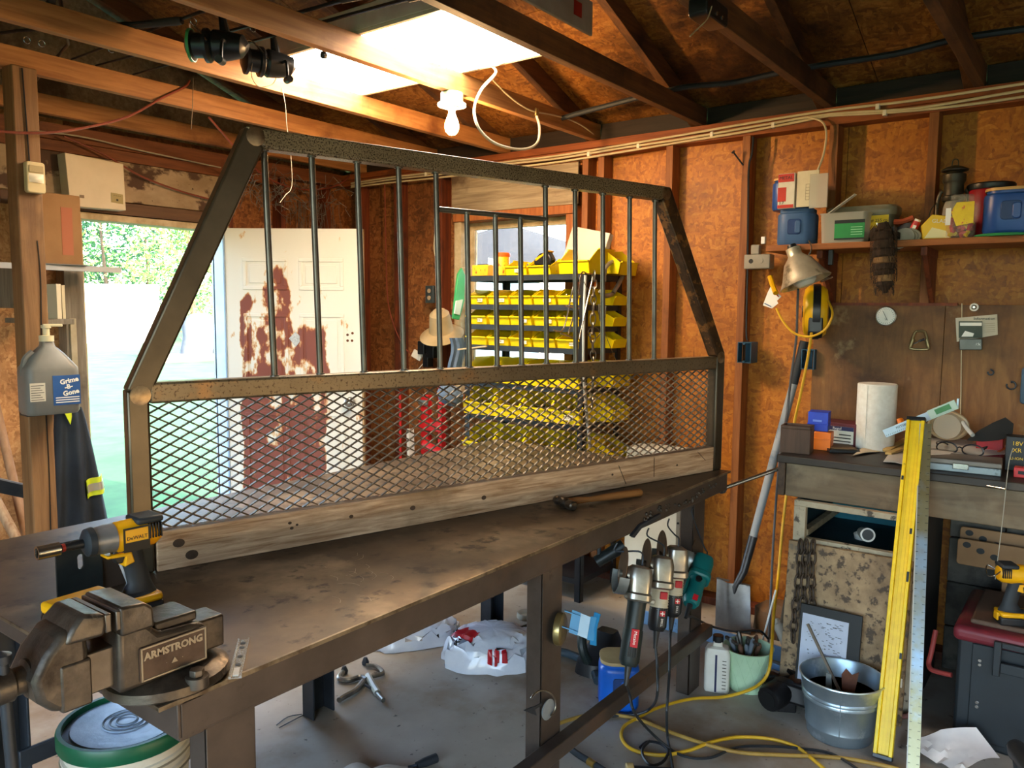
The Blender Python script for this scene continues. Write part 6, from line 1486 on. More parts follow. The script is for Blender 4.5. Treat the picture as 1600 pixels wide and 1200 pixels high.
G().rings([(b, .022), (b + d * .09, .022), (b + d * .092, .027), (a, .027), (a, .021), (a - d * .05, .02)], 20, cap=False).build('pipe', PVC, pv); G().cyl(a - d * .004, a - d * .002, .0205, n=18).build('bore_dark_disc', BLACKI, pv); G().lathe([(0, 0), (.03, .0), (.034, .02), (.02, .03)], (b.x - .0, b.y, .5835), 16).build('foot', PVC, pv)  # black disc paints the shade inside the pipe mouth

# chains, blueprint frame, stick on the cabinet front
RC = mat('rusty_chain', '4a3a2c', '30261e', .6, .4, 30)
for k, (u, lbl) in enumerate(((1247, 'rusty chain hanging leftmost on the loose cabinet door'), (1256, 'rusty chain hanging second from the left on the cabinet door'), (1267, 'dark chain hanging rightmost in front of the framed drawing'))):
    e = (1005, 960, 1010)[k]
    link_chain([at(u + 4, 845, x=3.08), at(u + 1, 900, x=3.065), at(u - 6 + 4 * k, 960, x=3.045), at(u - 8 + 4 * k, e, x=3.03)], .034, .0042, 'hanging_chain', lbl, RC)
fr_ = thing('framed_drawing', 'black framed sheet of fine print standing at the cabinet foot', 'framed print', (2.99, .75, .06))
P4 = [at(1250, 950, x=3.005), at(1344, 970, x=3.005), at(1342, 1030, x=3.005), at(1240, 1015, x=3.005)]
zb = min(p.z for p in P4)
fy0, fy1 = at(1343, 1000, x=3.0).y, at(1246, 985, x=3.0).y
fz1 = at(1300, 958, x=3.0).z
tilt = Matrix.Translation((2.985, (fy0 + fy1) / 2, .004)) @ Euler((0, math.radians(8), 0)).to_matrix().to_4x4()
hw = (fy1 - fy0) / 2
G(tilt).mm((-.006, -hw, 0), (.006, hw, fz1)).build('backing', BLACKI, fr_, .002)
G(tilt).mm((-.0075, -hw + .045, .06), (-.0055, hw - .01, fz1 - .035)).build('sheet', mat('sheet_blue_white', 'b9c0d0', 'a9b0c2', .4), fr_)
rnd = random.Random(6); g = G(tilt)
for k in range(90):
    y = rnd.uniform(-hw + .06, .02); z = rnd.uniform(.08, fz1 - .05); l = rnd.uniform(.003, .016); g.mm((-.0085, y, z), (-.0072, y + l, z + .0016))
for k in range(60):
    y = rnd.uniform(-.0, hw - .03); z = rnd.uniform(.09, fz1 - .06); l = rnd.uniform(.002, .006); g.mm((-.0085, y, z), (-.0072, y + l, z + .0016))
g.build('fine_print', INK, fr_, kind='stuff')
stg = mat('old_stick', '6e6252', '564b3e', .6)
tag(G().cyl(at(1216, 1000, x=3.25), at(1238, 880, x=3.10), .007, n=8).build('thin_stick', stg, None), 'thin brown stick leaning beside the chains at the cabinet corner', 'stick')
t = thing('white_rod', 'thin white rod standing among the junk left of the cabinet', 'rod', (3.25, .98, 0)); G().cyl(at(1190, 1006, x=3.25), at(1212, 922, x=3.27), .004, n=8).build('shaft', WHITEP, t)

# ------------------------------------------------------------------ on the bench
wbk = thing('wood_block', 'square brown wooden block with a hollow top at the left bench end', 'block', (3.26, .985, BZ + .001), .12)
g = G(wbk); WB = wood('block_wood', '4a3528', '5f4535', 'Z')
for a, b in (((-.045, -.058, 0), (.045, .058, .10)),): g.mm(a, b)
g.mm((-.045, -.058, .10), (-.038, .058, .112)).mm((.038, -.058, .10), (.045, .058, .112)).mm((-.038, -.058, .10), (.038, -.05, .112)).mm((-.038, .05, .10), (.038, .058, .112)); g.build('block', WB, wbk, .002)
def bx(name, label, c, d, rz, m, cat='box', bev=.002):
    t = thing(name, label, cat, c, rz); return t, G(t).mm((-d[0] / 2, -d[1] / 2, 0), (d[0] / 2, d[1] / 2, d[2])).build('body', m, t, bev)
OR = mat('box_orange', 'e87810', 'dc6c0c', .45)
t, _ = bx('orange_box', 'small bright orange box beside the wooden block, under a blue one', (3.40, .918, BZ + .001), (.07, .066, .075), .1, OR)
G(t).mm((-.037, -.035, .045), (.037, .035, .05)).build('lid_seam', OR, t, .001)
BB = mat('box_bright_blue', '1c3fc0', '1834a8', .4)
t, _ = bx('blue_box', 'small bright blue box on top of the orange box', (3.42, .945, BZ + .077), (.085, .08, .08), .15, BB)
G(t).mm((-.0445, -.042, .028), (.0445, .042, .032)).build('lid_seam', BB, t, .001)
G(t).mm((-.0445, -.015, .04), (-.042, .02, .048)).build('print', mat('print_lightblue', '6a88e0'), t)
t, _ = bx('labelled_carton', 'dark red carton with a white label on the bench left of the towel roll', (3.58, .885, BZ + .001), (.12, .15, .10), -.12, mat('carton_darkred', '5c2028', '4a1a20', .55))
lb = G(t).mm((-.0625, -.065, .012), (-.059, .045, .085)).build('label', mat('carton_label', 'ded8c8', 'cec8b8', .6), t)
G(t).mm((-.0632, -.065, .068), (-.0618, .045, .085)).build('label_band', mat('navy_band', '2a2a50'), lb)
for k in range(3): G(t).mm((-.0632, -.055, .02 + .014 * k), (-.0618, .035 - .02 * k, .025 + .014 * k)).build('print_line', INK, lb)
writing('lettering', 'Regulator', .016, t.matrix_basis @ V((-.0638, -.01, .0765)), (.1, -1, 0), (0, 0, 1), WHITEP, lb)
G(t).mm((-.0625, .048, 0), (-.059, .074, .098)).build('red_edge', mat('red_edge', 'a82838'), t)
tw = thing('paper_towel_roll', 'full white paper towel roll standing on the bench', 'paper towel', (3.55, .752, BZ + .001))
PT = mat('towel_paper', 'e8e4da', 'dcd6ca', .85, scale=40, bump=.15, bscale=90)
G(tw).lathe([(.022, 0), (.074, 0), (.076, .004), (.077, .272), (.074, .276), (.022, .276)], n=40).build('roll', PT, tw)
G(tw).lathe([(.0215, .002), (.0215, .274)], n=20).build('core', CARD, tw)
G(tw).bar((-.0745, .022, .004), (-.0745, .022, .272), .004, .002, (0, 1, 0)).build('loose_edge', PT, tw)
npd = thing('notepad', 'dark flip notepad with a brown cover lying on the bench', 'notepad', (3.42, .855, BZ + .001), .5)
G(npd).mm((-.07, -.06, 0), (.07, .06, .012)).build('pages', BLACKP, npd, .002); G(npd).mm((-.055, -.05, .012), (.06, .045, .016)).build('cover', mat('kraft_cover', '7a6040', '6a5236', .7), npd, .001)
def sheet(name, label, pts, m, t_=.0015, cat='paper', wav=.004, group=None):
    a, b, c, d = [V(p) for p in pts]
    f = lambda u, v: a.lerp(b, u).lerp(d.lerp(c, u), v) + V((0, 0, wav * math.sin(u * 7 + v * 3) * (u - u * u) * 4))
    return tag(G().grid(f, 10, 8, -t_).build(name, m, None, smooth=70), label, cat, group)
PAP = mat('paper_cream', 'cdbfa6', 'bfb198', .75, scale=4); PAPW = mat('paper_white', 'dcd8d0', 'd0ccc4', .7, scale=4)
zf = BZ + .005
sheet('brown_paper', 'tan paper sheet hanging over the bench edge right of the notepad', [at(1332, 712, z=zf), at(1400, 700, z=zf + .004), at(1375, 684, z=zf + .01), at(1362, 688, z=zf + .006)], PAP)
sheet('white_paper', 'white folded paper at the bench edge by the yellow level', [at(1380, 722, z=zf), at(1440, 728, z=zf), at(1450, 700, z=zf + .004), at(1395, 700, z=zf + .004)], PAPW)
sheet('plan_sheets', 'white plan sheets with orange lines lying under the safety glasses', [at(1440, 712, z=zf + .04), at(1578, 710, z=zf + .03), at(1585, 690, z=zf + .035), at(1450, 684, z=zf + .05)], PAPW, cat='papers')
for k, (u0, v0, u1, v1) in enumerate(((1520, 690, 1572, 697), (1560, 706, 1585, 692))):
    tag(G().bar(at(u0, v0, z=zf + .047), at(u1, v1, z=zf + .04), .01, .001).build('orange_strip', OR, None), ['orange strip along the far edge of the plan sheets', 'orange strip at the right corner of the plan sheets'][k], 'strip')
fr2 = thing('folding_rule', 'pale yellow folding wooden rule lying in front of the towel roll', 'ruler', at(1410, 690, z=BZ + .012))
FW = mat('rule_yellow', 'c8a868', 'b89858', .6)
G().bar(at(1385, 704, z=BZ + .014), at(1442, 674, z=BZ + .035), .03, .012).build('leg', FW, fr2, .002); G().bar(at(1388, 709, z=BZ + .012), at(1436, 690, z=BZ + .02), .026, .01).build('leg', FW, fr2, .002)
cs = thing('combination_square', 'pale blue steel square ruler with a green label propped up on the bench', 'square', at(1440, 660, x=3.34))
SQ = mat('pale_blue_steel', 'b8cad8', 'a4b8c8', .35, .4)
pa, pb2 = at(1382, 678, x=3.34), at(1495, 632, x=3.34)
G().bar(pa, pb2, .006, .032, (0, 0, 1)).build('blade', SQ, cs, .001)
d = (pb2 - pa); n1 = pa + d * .63
G().bar(n1 + V((-.005, 0, .002)), pb2 + V((-.005, 0, .002)), .008, .036).build('stock', mat('pale_green_stock', 'b9d0c4', 'a8c0b4', .4), cs, .001)
G().bar(pa + d * .72 + V((-.0105, 0, .004)), pa + d * .92 + V((-.0105, 0, .004)), .002, .02).build('green_label', mat('lab_green', '4a8a58', '3c784a'), cs)
writing('lettering', 'PITTSBURGH', .0125, pa + d * .30 + V((-.0045, 0, .004)), d, (0, 0, 1), BLACKI, cs)
g = G()
for k in range(22): g.bar(pa + d * (.04 + k * .026) + V((-.004, 0, -.013)), pa + d * (.04 + k * .026) + V((-.004, 0, -.008)), .001, .0012, (1, 0, 0))
g.build('tick_marks', BLACKI, cs, kind='stuff')
G().mm(V((3.335, pb2.y - .006, pb2.z - .015)), V((3.36, pb2.y, pb2.z + .022))).build('end_stop', SQ, cs)
G().cyl(V((3.36, pa.y + d.y * .45, BZ)), pa + d * .45 + V((.012, 0, 0)), .01, n=10).build('prop', BLACKP, cs)
tag(G().cyl(at(1406, 655, x=3.42), at(1412, 672, x=3.40), .012, n=12).build('orange_screwdriver', OR, None), 'orange screwdriver end sticking up behind the pale blue square', 'screwdriver')
gc2 = thing('grey_steel_case', 'flat grey steel case with a latch on the bench front', 'case', (3.29, .40, BZ + .001), math.radians(-86))
GS = mat('case_grey', '9ba5aa', '8a949a', .4, .3, 5, spot='5d6468', sscale=12, slo=.62, shi=.66)
G(gc2).mm((-.13, -.075, 0), (.13, .075, .026)).build('body', GS, gc2, .003); G(gc2).mm((-.132, -.077, .027), (.132, .077, .045)).build('lid', mat('case_lid', '867d74', '746c64', .45, .2, 6), gc2, .003)
G(gc2).mm((-.02, -.082, .012), (.03, -.076, .034)).build('latch', CHROME, gc2, .002)
sg = thing('safety_glasses', 'clear safety glasses with dark frames lying on the plan sheets', 'glasses', at(1502, 705, z=BZ + .05))
g0 = at(1500, 702, z=BZ + .058); ux = V((-.10, -1, 0)).normalized(); FRM = mat('frame_dark', '1c1c22', rough=.3)
for s in (-1, 1):
    lens = [g0 + ux * (s * .044 + .036 * math.cos(a)) + V((-.008, 0, 0.024 * math.sin(a) * (1.0 if math.sin(a) > 0 else .8))) for a in [2 * PI * k / 20 for k in range(21)]]
    G().tube(lens, .0028, 6).build('rim', FRM, sg)
    G().loft([[p + V((.001, 0, 0)) for p in lens[:-1]], [p - V((.001, 0, 0)) for p in lens[:-1]]]).build('lens', GL, sg)
    G().tube([g0 + ux * s * .080 + V((0, 0, .01)), g0 + ux * s * .085 + V((.03, 0, .014)), g0 + ux * s * .078 + V((.10, 0, .006)), g0 + ux * s * .060 + V((.13, 0, -.006))], .003, 6, 4).build('temple', FRM, sg)
G().tube([g0 + ux * -.008 + V((-.008, 0, .006)), g0 + V((-.012, 0, .01)), g0 + ux * .008 + V((-.008, 0, .006))], .003, 6, 4).build('bridge', FRM, sg)
tk = thing('tape_coil', 'loosely coiled roll of clear packing tape behind the level tops', 'tape', at(1478, 668, x=3.55))
c = at(1478, 672, x=3.55)
for k in range(4): G().tube([c + V((.05 + .004 * k, (.07 - .013 * k) * math.cos(a), (.052 - .011 * k) * math.sin(a) + .012)) for a in [2 * PI * i / 22 for i in range(23)]], .008, 7).build('coil', mat('tape_amber', 'a08a68', 'b8a482', .35) if k == 0 else bpy.data.materials['tape_amber'], tk)
G().rings([(c + V((.02, 0, .012)), .05), (c + V((.07, 0, .012)), .062), (c + V((.10, 0, .012)), .05)], 18).build('wrap', CLR, tk)
tag(G().tube([at(1505, 660, x=3.5), at(1510, 668, x=3.46), at(1520, 680, x=3.42)], .008, 8, 4).build('pale_spanner', mat('pale_grey_handle', 'b8b8b4'), None), 'pale grey spanner lying beside the coiled tape', 'spanner')
bc = thing('black_pouch', 'black soft pouch lying at the right of the bench', 'pouch', (3.45, .33, BZ + .001))
G().loft([[at(u_, v_, x=xx) for u_, v_ in ((1510, 688), (1530, 672), (1552, 660), (1571, 652), (1584, 662), (1582, 682), (1560, 688), (1535, 690))] for xx in (3.46, 3.50, 3.54)]).build('pouch', mat('black_cloth', '1a1918', '262422', .85), bc, smooth=70)
t, _ = bx('red_carton', 'red carton half hidden behind the black pouch', (3.62, .34, BZ + .001), (.08, .09, .105), 0, mat('carton_red', 'a8222c', '8e1c26', .5))
t, _ = bx('black_yellow_box', 'black box with yellow lettering cut off by the right edge of the picture', (3.42, .225, BZ + .001), (.07, .095, .125), .1, BLACKP)
for k, (txt, z) in enumerate((('18V', .10), ('XR', .075), ('LI-ION', .045))): writing('lettering', txt, .022 if k < 2 else .014, t.matrix_basis @ V((-.0358, .012, z)), (.1, -1, 0), (0, 0, 1), mat('print_yel', 'f0c020') if k == 0 else bpy.data.materials['print_yel'], t)
t, _ = bx('red_clip_box', 'small red plastic clip at the right edge of the bench', (3.27, .205, BZ + .001), (.04, .05, .035), 0, mat('clip_red', 'd03438', rough=.4))
G(t).mm((-.021, -.012, .012), (-.0195, .012, .024)).build('slot', BLACKI, t)

# two long straight tools leaning on the bench
def lean(name, label, cat, bot, top, w_, t_, parts):
    t = thing(name, label, cat, bot); x = (V(top) - V(bot)).normalized(); y = V((0, -1, 0)); y = (y - x * y.dot(x)).normalized(); z = x.cross(y)
    M = Matrix(((x.x, y.x, z.x, bot[0]), (x.y, y.y, z.y, bot[1]), (x.z, y.z, z.z, bot[2]), (0, 0, 0, 1))); return t, M, (V(top) - V(bot)).length
b0 = at(1379, 1186, z=0.004); t0 = at(1432, 652, x=3.185)
lv, ML, LL = lean('spirit_level', 'long yellow spirit level leaning against the bench', 'level', b0, t0, .06, .025, None)
LY = mat('level_yellow', 'f0cc14', 'e4bc0c', .4, scale=5, stretch=(1, 6, 6), spot='5c5020', sscale=9, slo=.68, shi=.72)
g = G(ML); g.mm((.012, -.030, -.012), (LL - .012, -.018, .012)).mm((.012, .018, -.012), (LL - .012, .030, .012)).mm((.012, -.018, -.003), (LL - .012, .018, .003)); g.build('beam', LY, lv, .002)
for y in (-.006, .006): G(ML).mm((.02, y - .001, -.0046), (LL - .02, y + .001, -.003)).build('rib', LY, lv)
G(ML).mm((0, -.031, -.013), (.014, .031, .013)).build('end_cap', BLK, lv, .002); G(ML).mm((LL - .014, -.031, -.013), (LL, .031, .013)).build('end_cap', BLK, lv, .002)
for k, (x, y, l) in enumerate(((LL * .50, .024, .035), (LL * .28, .026, .02), (LL * .80, -.024, .015), (LL * .64, .02, .02))): G(ML).mm((x, y - .004, -.0126), (x + l, y + .004, -.0119)).build('scuff', BLACKI, lv)
b1 = at(1427, 1212, z=0.002); t1 = at(1447, 662, x=3.175)
se, MS, LS = lean('straightedge', 'aluminium straightedge rule leaning right of the yellow level', 'ruler', b1, t1, .042, .004, None)
G(MS).mm((0, -.018, -.002), (LS, .018, .002)).build('blade', mat('rule_metal', '8d8668', '75663e', .3, .6, 1.3, (1, 3, 3), 5, .35, .65, spot='8c9ca8', sscale=1.9, slo=.5, shi=.6), se)  # warm and bluish reflections put into the blade colour
G(MS).mm((0, -.021, -.003), (LS, -.0175, .003)).build('edge', mat('white_edge', 'b4b0a4', rough=.4), se)
g = G(MS)
for k in range(int(LS / .0254)): g.mm((.01 + k * .0254, .008, -.0026), (.0115 + k * .0254, .016 if k % 2 else .0175, -.0019)); g.mm((.01 + k * .0254, -.018, -.0026), (.0115 + k * .0254, -.010, -.0019))
g.build('tick_marks', BLACKI, se, kind='stuff')

# tool chest on the right
tc_ = thing('tool_chest', 'black rolling tool chest with a dusty dark red lid', 'tool chest', (3.25, 0, 0))
TB = mat('chest_black', '1f262b', '171c20', .5, scale=6); TR = mat('chest_red', '7a2832', '681f2a', .45, scale=5, spot='6e5844', sscale=2, slo=.5, shi=.66)
cx0, cx1, cy0, cy1 = 3.055, 3.50, -.30, .345
G().mm((cx0, cy0, .0), (cx1, cy1, .385)).build('body', TB, tc_, .012)
G().mm((cx0 - .006, cy0, .03), (cx0, cy1 - .045, .37)).build('front_plate', TB, tc_, .004)
G().mm((cx0 - .022, cy0 - .01, .372), (cx1 + .01, cy1 + .015, .425)).build('lid', TR, tc_, .02, seg=4)
G().mm((cx0 + .03, cy0 + .03, .424), (cx1 - .03, cy1 - .03, .442)).build('lid_top', mat('dusty_lid', '6b5444', '574236', .7, scale=4), tc_, .012, seg=3)
for z in (.045, .06, .15, .165, .30, .315): G().cyl((cx0 - .006, cy1 - .07, z), (cx0 - .010, cy1 - .07, z), .006, n=10).build('rivet', CHROME, tc_, .001)
hy0, hy1 = .115, .235
g = G(); g.mm((cx0 - .04, hy0, .285), (cx0 - .024, hy0 + .022, .405)).mm((cx0 - .04, hy1 - .022, .285), (cx0 - .024, hy1, .405)).mm((cx0 - .04, hy0 + .022, .385), (cx0 - .024, hy1 - .022, .405)).mm((cx0 - .04, hy0 + .022, .30), (cx0 - .024, hy1 - .022, .335)); g.build('latch', TB, tc_, .003)
G().mm((cx0 - .008, .02, .16), (cx0 - .004, .075, .235)).build('plate_outline', mat('plate_outline', 'c8c8c4', rough=.4), tc_); G().mm((cx0 - .0095, .025, .165), (cx0 - .0075, .07, .23)).build('plate', TB, tc_)
p2 = cordless('drill_driver', 'yellow cordless drill standing on the tool chest lid', (3.13, .185, .4425), math.radians(118), text=None, drill=True)
g = G(p2.matrix_basis).tube([(.065, -.02, .18), (.09, -.03, .19), (.10, 0, .165), (.09, .028, .172), (.068, .02, .185)], .002, 6, 5); g.build('lanyard_wire', CHROME, p2)
y2 = thing('spare_battery', 'yellow and black battery lying beside the drill on the tool chest', 'battery', (3.10, .098, .4425), .5)
G(y2).mm((-.05, -.035, 0), (.05, .035, .05)).build('case', BLACKP, y2, .006); G(y2).mm((-.052, -.037, .03), (.052, .037, .062)).build('collar', YEL, y2, .008)
bt2 = thing('yellow_tool', 'yellow and black cordless tool on the floor at the bottom right corner', 'power tool', (2.715, .108, 0.001), .4)
G(bt2).mm((-.06, -.05, 0), (.07, .05, .06)).build('battery', YEL, bt2, .01); G(bt2).rings([((.0, 0, .05), .03), ((.0, 0, .10), .026), ((.02, 0, .16), .03)], 14).build('grip', BLACKR, bt2); G(bt2).rings([((-.07, 0, .165), .028), ((.06, 0, .165), .032), ((.09, 0, .165), .025)], 16).build('body', BLACKP, bt2)
for k in range(2): G(bt2).mm((-.0615, -.03, .02 + .02 * k), (-.0595, .03, .028 + .02 * k)).build('vent', BLACKI, bt2)
# tan board with holes behind the chest
for k, (x, z0, z1, lbl) in enumerate(((3.56, .495, .60, 'tan board with a row of oval holes behind the tool chest'), (3.62, .52, .635, 'second tan board half hidden behind the holed board'))):
    y1 = at(1495 + 3 * k, 870, x=x).y; tb = thing('holed_board', lbl, 'board', (x, y1 - .25, .44))
    G().prism(rrect(.5, z1 - z0, .012, 3), .012, (x, y1 - .25, (z0 + z1) / 2), (0, -1, 0), (0, 0, 1)).build('board', mat('tan_board%d' % k, '96704a', '86623e', .6, scale=4), tb, .002)
    for j in range(5):
        c = V((x - .0062, y1 - .033 - j * .048, z1 - .022 - j * .0165)); G().lathe([(0, 0), (.012, 0), (.012, .0008), (0, .0008)], c, 16, Euler((0, -PI / 2, 0)).to_matrix(), sy=1.2).build('hole', BLACKI, tb)
    G().mm((x - .004, y1 - .32, .0), (x + .004, y1 - .16, z0 + .002)).build('stand', bpy.data.materials['tan_board%d' % k], tb)
# ------------------------------------------------------------------ angle grinders hung below the table edge
GSIL = mat('grinder_silver', 'a8a49a', '8c887e', .3, .8, 14); DISC = mat('abrasive_disc', '6a4c34', '58402c', .8, scale=30); GRD = mat('guard_steel', '9aa09e', '7c8280', .35, .7, 12)
DKG = mat('grinder_darkgreen', '1b2624', '141d1c', .45, scale=8); TEAL = mat('grinder_teal', '0f6a6a', '0c5c5e', .4, scale=8); WHG = mat('grinder_white', 'cfc6ae', 'bfb69e', .45, scale=10); REDG = mat('grinder_red', 'b81c28', rough=.4)
def grinder(label, head, foot, style, disc_up, cordpts, grp='angle grinders hung under the table'):
    H, Ft = V(head), V(foot); ax = (Ft - H).normalized()
    t = thing('angle_grinder', label, 'angle grinder', H, 0, grp)
    # frame: z up the tool (towards the head), x to the left (disc side)
    z = -ax; x = V((-.66, .75, 0)); x = (x - z * x.dot(z)).normalized(); y = z.cross(x)
    M = Matrix(((x.x, y.x, z.x, H.x), (x.y, y.y, z.y, H.y), (x.z, y.z, z.z, H.z), (0, 0, 0, 1)))
    L_ = (Ft - H).length
    g = G(M); secs = []
    for zz, rx, ry, cx in ((.042, .022, .024, .006), (.034, .034, .034, .004), (.008, .040, .038, .004), (-.02, .038, .036, .002), (-.04, .036, .035, 0), (-.046, .041, .040, 0), (-.062, .041, .040, 0), (-.068, .034, .034, 0)):
        secs.append([(cx + a_, b_, zz) for a_, b_ in rrect(rx * 2, ry * 2, min(rx, ry) * .6, 4)])
    g.loft(secs).build('gear_case', GSIL if style != 'teal' else TEAL, t)
    bm = {'dark': DKG, 'white': WHG, 'teal': TEAL}[style]; lm = {'dark': DKG, 'white': BLK, 'teal': TEAL}[style]
    mid = -.066 - (L_ - .066) * .45
    G(M).rings([((0, 0, -.064), .033), ((0, 0, -.075), .030), ((0, 0, mid), .029)], 20).build('motor_housing', bm, t)
    G(M).rings([((0, 0, mid + .001), .031), ((0, 0, mid - .02), .032), ((0, 0, -L_ + .015), .032), ((0, 0, -L_), .024)], 20).build('handle', lm, t)
    if style == 'white':
        for k in range(8): G(M).rings([((0, 0, -.08 - k * .009), .0312), ((0, 0, -.084 - k * .009), .0312)], 18).build('rib', WHG, t)
        G(M).mm((-.018, .02, -.10), (.008, .034, -.075)).build('switch', REDG, t, .003)
        bd = G(M).mm((-.016, .028, mid - .062), (.006, .0345, mid - .005)).build('badge', BLACKI, t)
        G(M).mm((-.014, .0335, mid - .026), (.004, .0352, mid - .008)).build('red_square', REDG, bd)
        g = G(M); g.mm((-.0065, .0348, mid - .024), (-.0035, .0358, mid - .010)); g.mm((-.012, .0348, mid - .0185), (.002, .0358, mid - .0155)); g.build('white_cross', WHITEP, bd)
        Rm = M.to_3x3(); writing('lettering', 'DRILL', .010, M @ V((-.005, .0352, mid - .046)), Rm @ V((0, 0, -1)), Rm @ V((-1, 0, 0)), WHITEP, bd)
    if style == 'dark':
        bd = G(M).mm((-.012, .0290, mid - .05), (.012, .0338, mid + .005)).build('badge', REDG, t, .001)
        Rm = M.to_3x3(); writing('lettering', 'Metabo', .0135, M @ V((0, .0345, mid - .022)), Rm @ V((0, 0, -1)), Rm @ V((-1, 0, 0)), WHITEP, bd)
        for k in range(5): G(M).mm((-.012 + k * .006, .0300, -L_ + .03), (-.009 + k * .006, .0335, -L_ + .075)).build('vent', BLACKI, t)
        G(M).mm((-.03, -.012, -.055), (-.055, .012, -.07)).build('spindle_lock', GSIL, t, .003)
    if style == 'teal':
        G(M).mm((.030, -.022, -.08), (.040, .022, -L_ + .03)).build('paddle', TEAL, t, .004)
        G(M).cyl((0, .028, -.085), (0, .036, -.085), .012, n=14).build('knob', BLK, t)
        for k in range(3): G(M).mm((-.01 + k * .009, .03, -.05), (-.006 + k * .009, .035, -.02)).build('vent', BLACKI, t)
        G(M).mm((-.018, .030, -L_ + .006), (.0, .0335, -L_ + .03)).build('badge', REDG, t)
    Rx = M.to_3x3() @ Euler((0, PI / 2, 0)).to_matrix()
    G().rings([(M @ V((.03, 0, .008)), .028), (M @ V((.048, 0, .008)), .026), (M @ V((.05, 0, .008)), .012), (M @ V((.07, 0, .008)), .012)], 16).build('spindle', GSIL if style != 'teal' else GRD, t)
    G().lathe([(.010, 0), (.062, 0), (.064, .0015), (.062, .003), (.010, .003)], M @ V((.058, 0, .012 + disc_up * .35)), 32, Rx).build('disc', DISC, t)
    # guard: half drum
    g = G(M); pts = []
    for k in range(15):
        a = PI * .95 + k / 14 * PI * 1.0
        pts.append((a, .064))
    o = .008
    secs = []
    for a, r in pts: secs.append([(.046, r * math.cos(a), o + r * math.sin(a)), (.078, r * math.cos(a), o + r * math.sin(a)), (.078, (r - .003) * math.cos(a), o + (r - .003) * math.sin(a)), (.049, (r - .003) * math.cos(a), o + (r - .003) * math.sin(a)), (.049, .018 * math.cos(a), o + .018 * math.sin(a)), (.046, .018 * math.cos(a), o + .018 * math.sin(a))])
    g.loft(secs).build('guard', GRD, t)
    tip = M @ V((0, 0, -L_))
    G().rings([(tip + ax * -.004, .012), (tip + ax * .01, .011), (tip + ax * .06, .006)], 12).build('cord_boot', BLACKP, t)
    G().tube([tip + ax * .05] + list(cordpts), .0048, 7, 6).build('cord', mat('grinder_cord', '1c1d1f', '2a2c2e', .5) if not bpy.data.materials.get('grinder_cord') else bpy.data.materials['grinder_cord'], t)
    G().tube([M @ V((.0, 0, .03)), M @ V((.0, 0, .07)), M @ V((.02, .01, .085)), V((H.x, TY0 + .03, TZ - .105)) + V((-.01, 0, -.02)), V((H.x, TY0 + .03, TZ - .1))], .003, 6, 4).build('hanging_loop', STEEL_DK, t)
    return t
yg = 1.135
grinder('dark green angle grinder with a red badge, leftmost of the hanging grinders', at(1000, 905, y=yg), at(982, 1040, y=yg - .01), 'dark', .05,
        [at(984, 1085, y=yg), at(990, 1110, y=yg - .03), at(1008, 1135, z=.10), at(1040, 1165, z=.02), at(1070, 1182, z=.008), at(1110, 1184, z=.008), at(1150, 1168, z=.008), at(1200, 1166, z=.008), at(1255, 1170, z=.008), at(1300, 1178, z=.008), at(1345, 1205, z=.008)])
grinder('silver and white ribbed grinder just right of the dark green one', at(1035, 888, y=yg + .03), at(1026, 985, y=yg + .02), 'white', .055,
        [at(1027, 1040, y=yg), at(1027, 1085, y=yg - .02), at(1018, 1105, z=.06), at(1000, 1115, z=.02), at(970, 1118, z=.008), at(945, 1120, z=.008)])
grinder('second silver and white ribbed grinder, partly behind the first', at(1058, 872, y=yg + .05), at(1050, 962, y=yg + .05), 'white', .055,
        [at(1047, 1000, y=yg + .03), at(1046, 1050, y=yg), at(1042, 1110, y=yg - .04), at(1043, 1150, z=.03), at(1048, 1180, z=.01), at(1052, 1205, z=.008)])
grinder('teal angle grinder, rightmost of the hanging grinders', at(1098, 885, y=yg + .04), at(1078, 945, y=yg + .02), 'teal', .05,
        [at(1085, 965, y=yg + .06), at(1110, 978, y=yg + .12), at(1150, 987, x=3.0), at(1185, 985, x=3.2), at(1200, 998, x=3.25)])
t = thing('dark_hose_tube', 'short dark tube sticking out under the table above the grinders', 'tube', at(955, 862, y=1.40))
a, b = at(932, 878, y=1.46), at(975, 852, y=1.38)
G().rings([(a, .022), (b, .025), (b, .020), (b.lerp(a, .5), .019)], 20, cap=False).build('tube', mat('tube_bluegrey', '30383c', '262d30', .4, .3), t); G().cyl(a.lerp(b, .1), V((a.x + .01, a.y, TZ - .02)), .008, n=8).build('clip', STEEL_DK, t)
# magnetic holder and hook on the middle leg
mg = thing('blue_magnet_holder', 'blue metal fork on a round brass magnet stuck to the middle table leg', 'magnetic holder', at(872, 985, y=1.205))
c = at(870, 982, y=1.206)
G().lathe([(0, .0), (.045, .0), (.047, .006), (.046, .018), (.038, .022), (0, .022)], c, 28, Euler((math.radians(90), 0, math.radians(18))).to_matrix()).build('magnet', mat('brass_zinc', 'b09c6a', '8f7d50', .3, .8, 14), mg)
BLU = mat('holder_blue', '1f7fb0', '1a70a0', .4, scale=8); PBL = mat('holder_pale', '9cb8cc', '8aa8be', .4)
a0, a1, a2, a3 = at(878, 968, y=1.178), at(908, 985, y=1.12), at(925, 995, y=1.10), at(937, 965, y=1.08)
up = (at(905, 955, y=1.12) - at(900, 985, y=1.12))
def plate(p, q, h, m, name, off=0):
    n_ = G(); vs = [p + up * h, q + up * h, q - up * h, p - up * h]; k_ = (q - p).cross(up).normalized() * .003
    n_.add(vs + [v + k_ for v in vs], [(0, 1, 2, 3), (7, 6, 5, 4), (0, 4, 5, 1), (1, 5, 6, 2), (2, 6, 7, 3), (3, 7, 4, 0)]); return n_.build(name, m, mg)
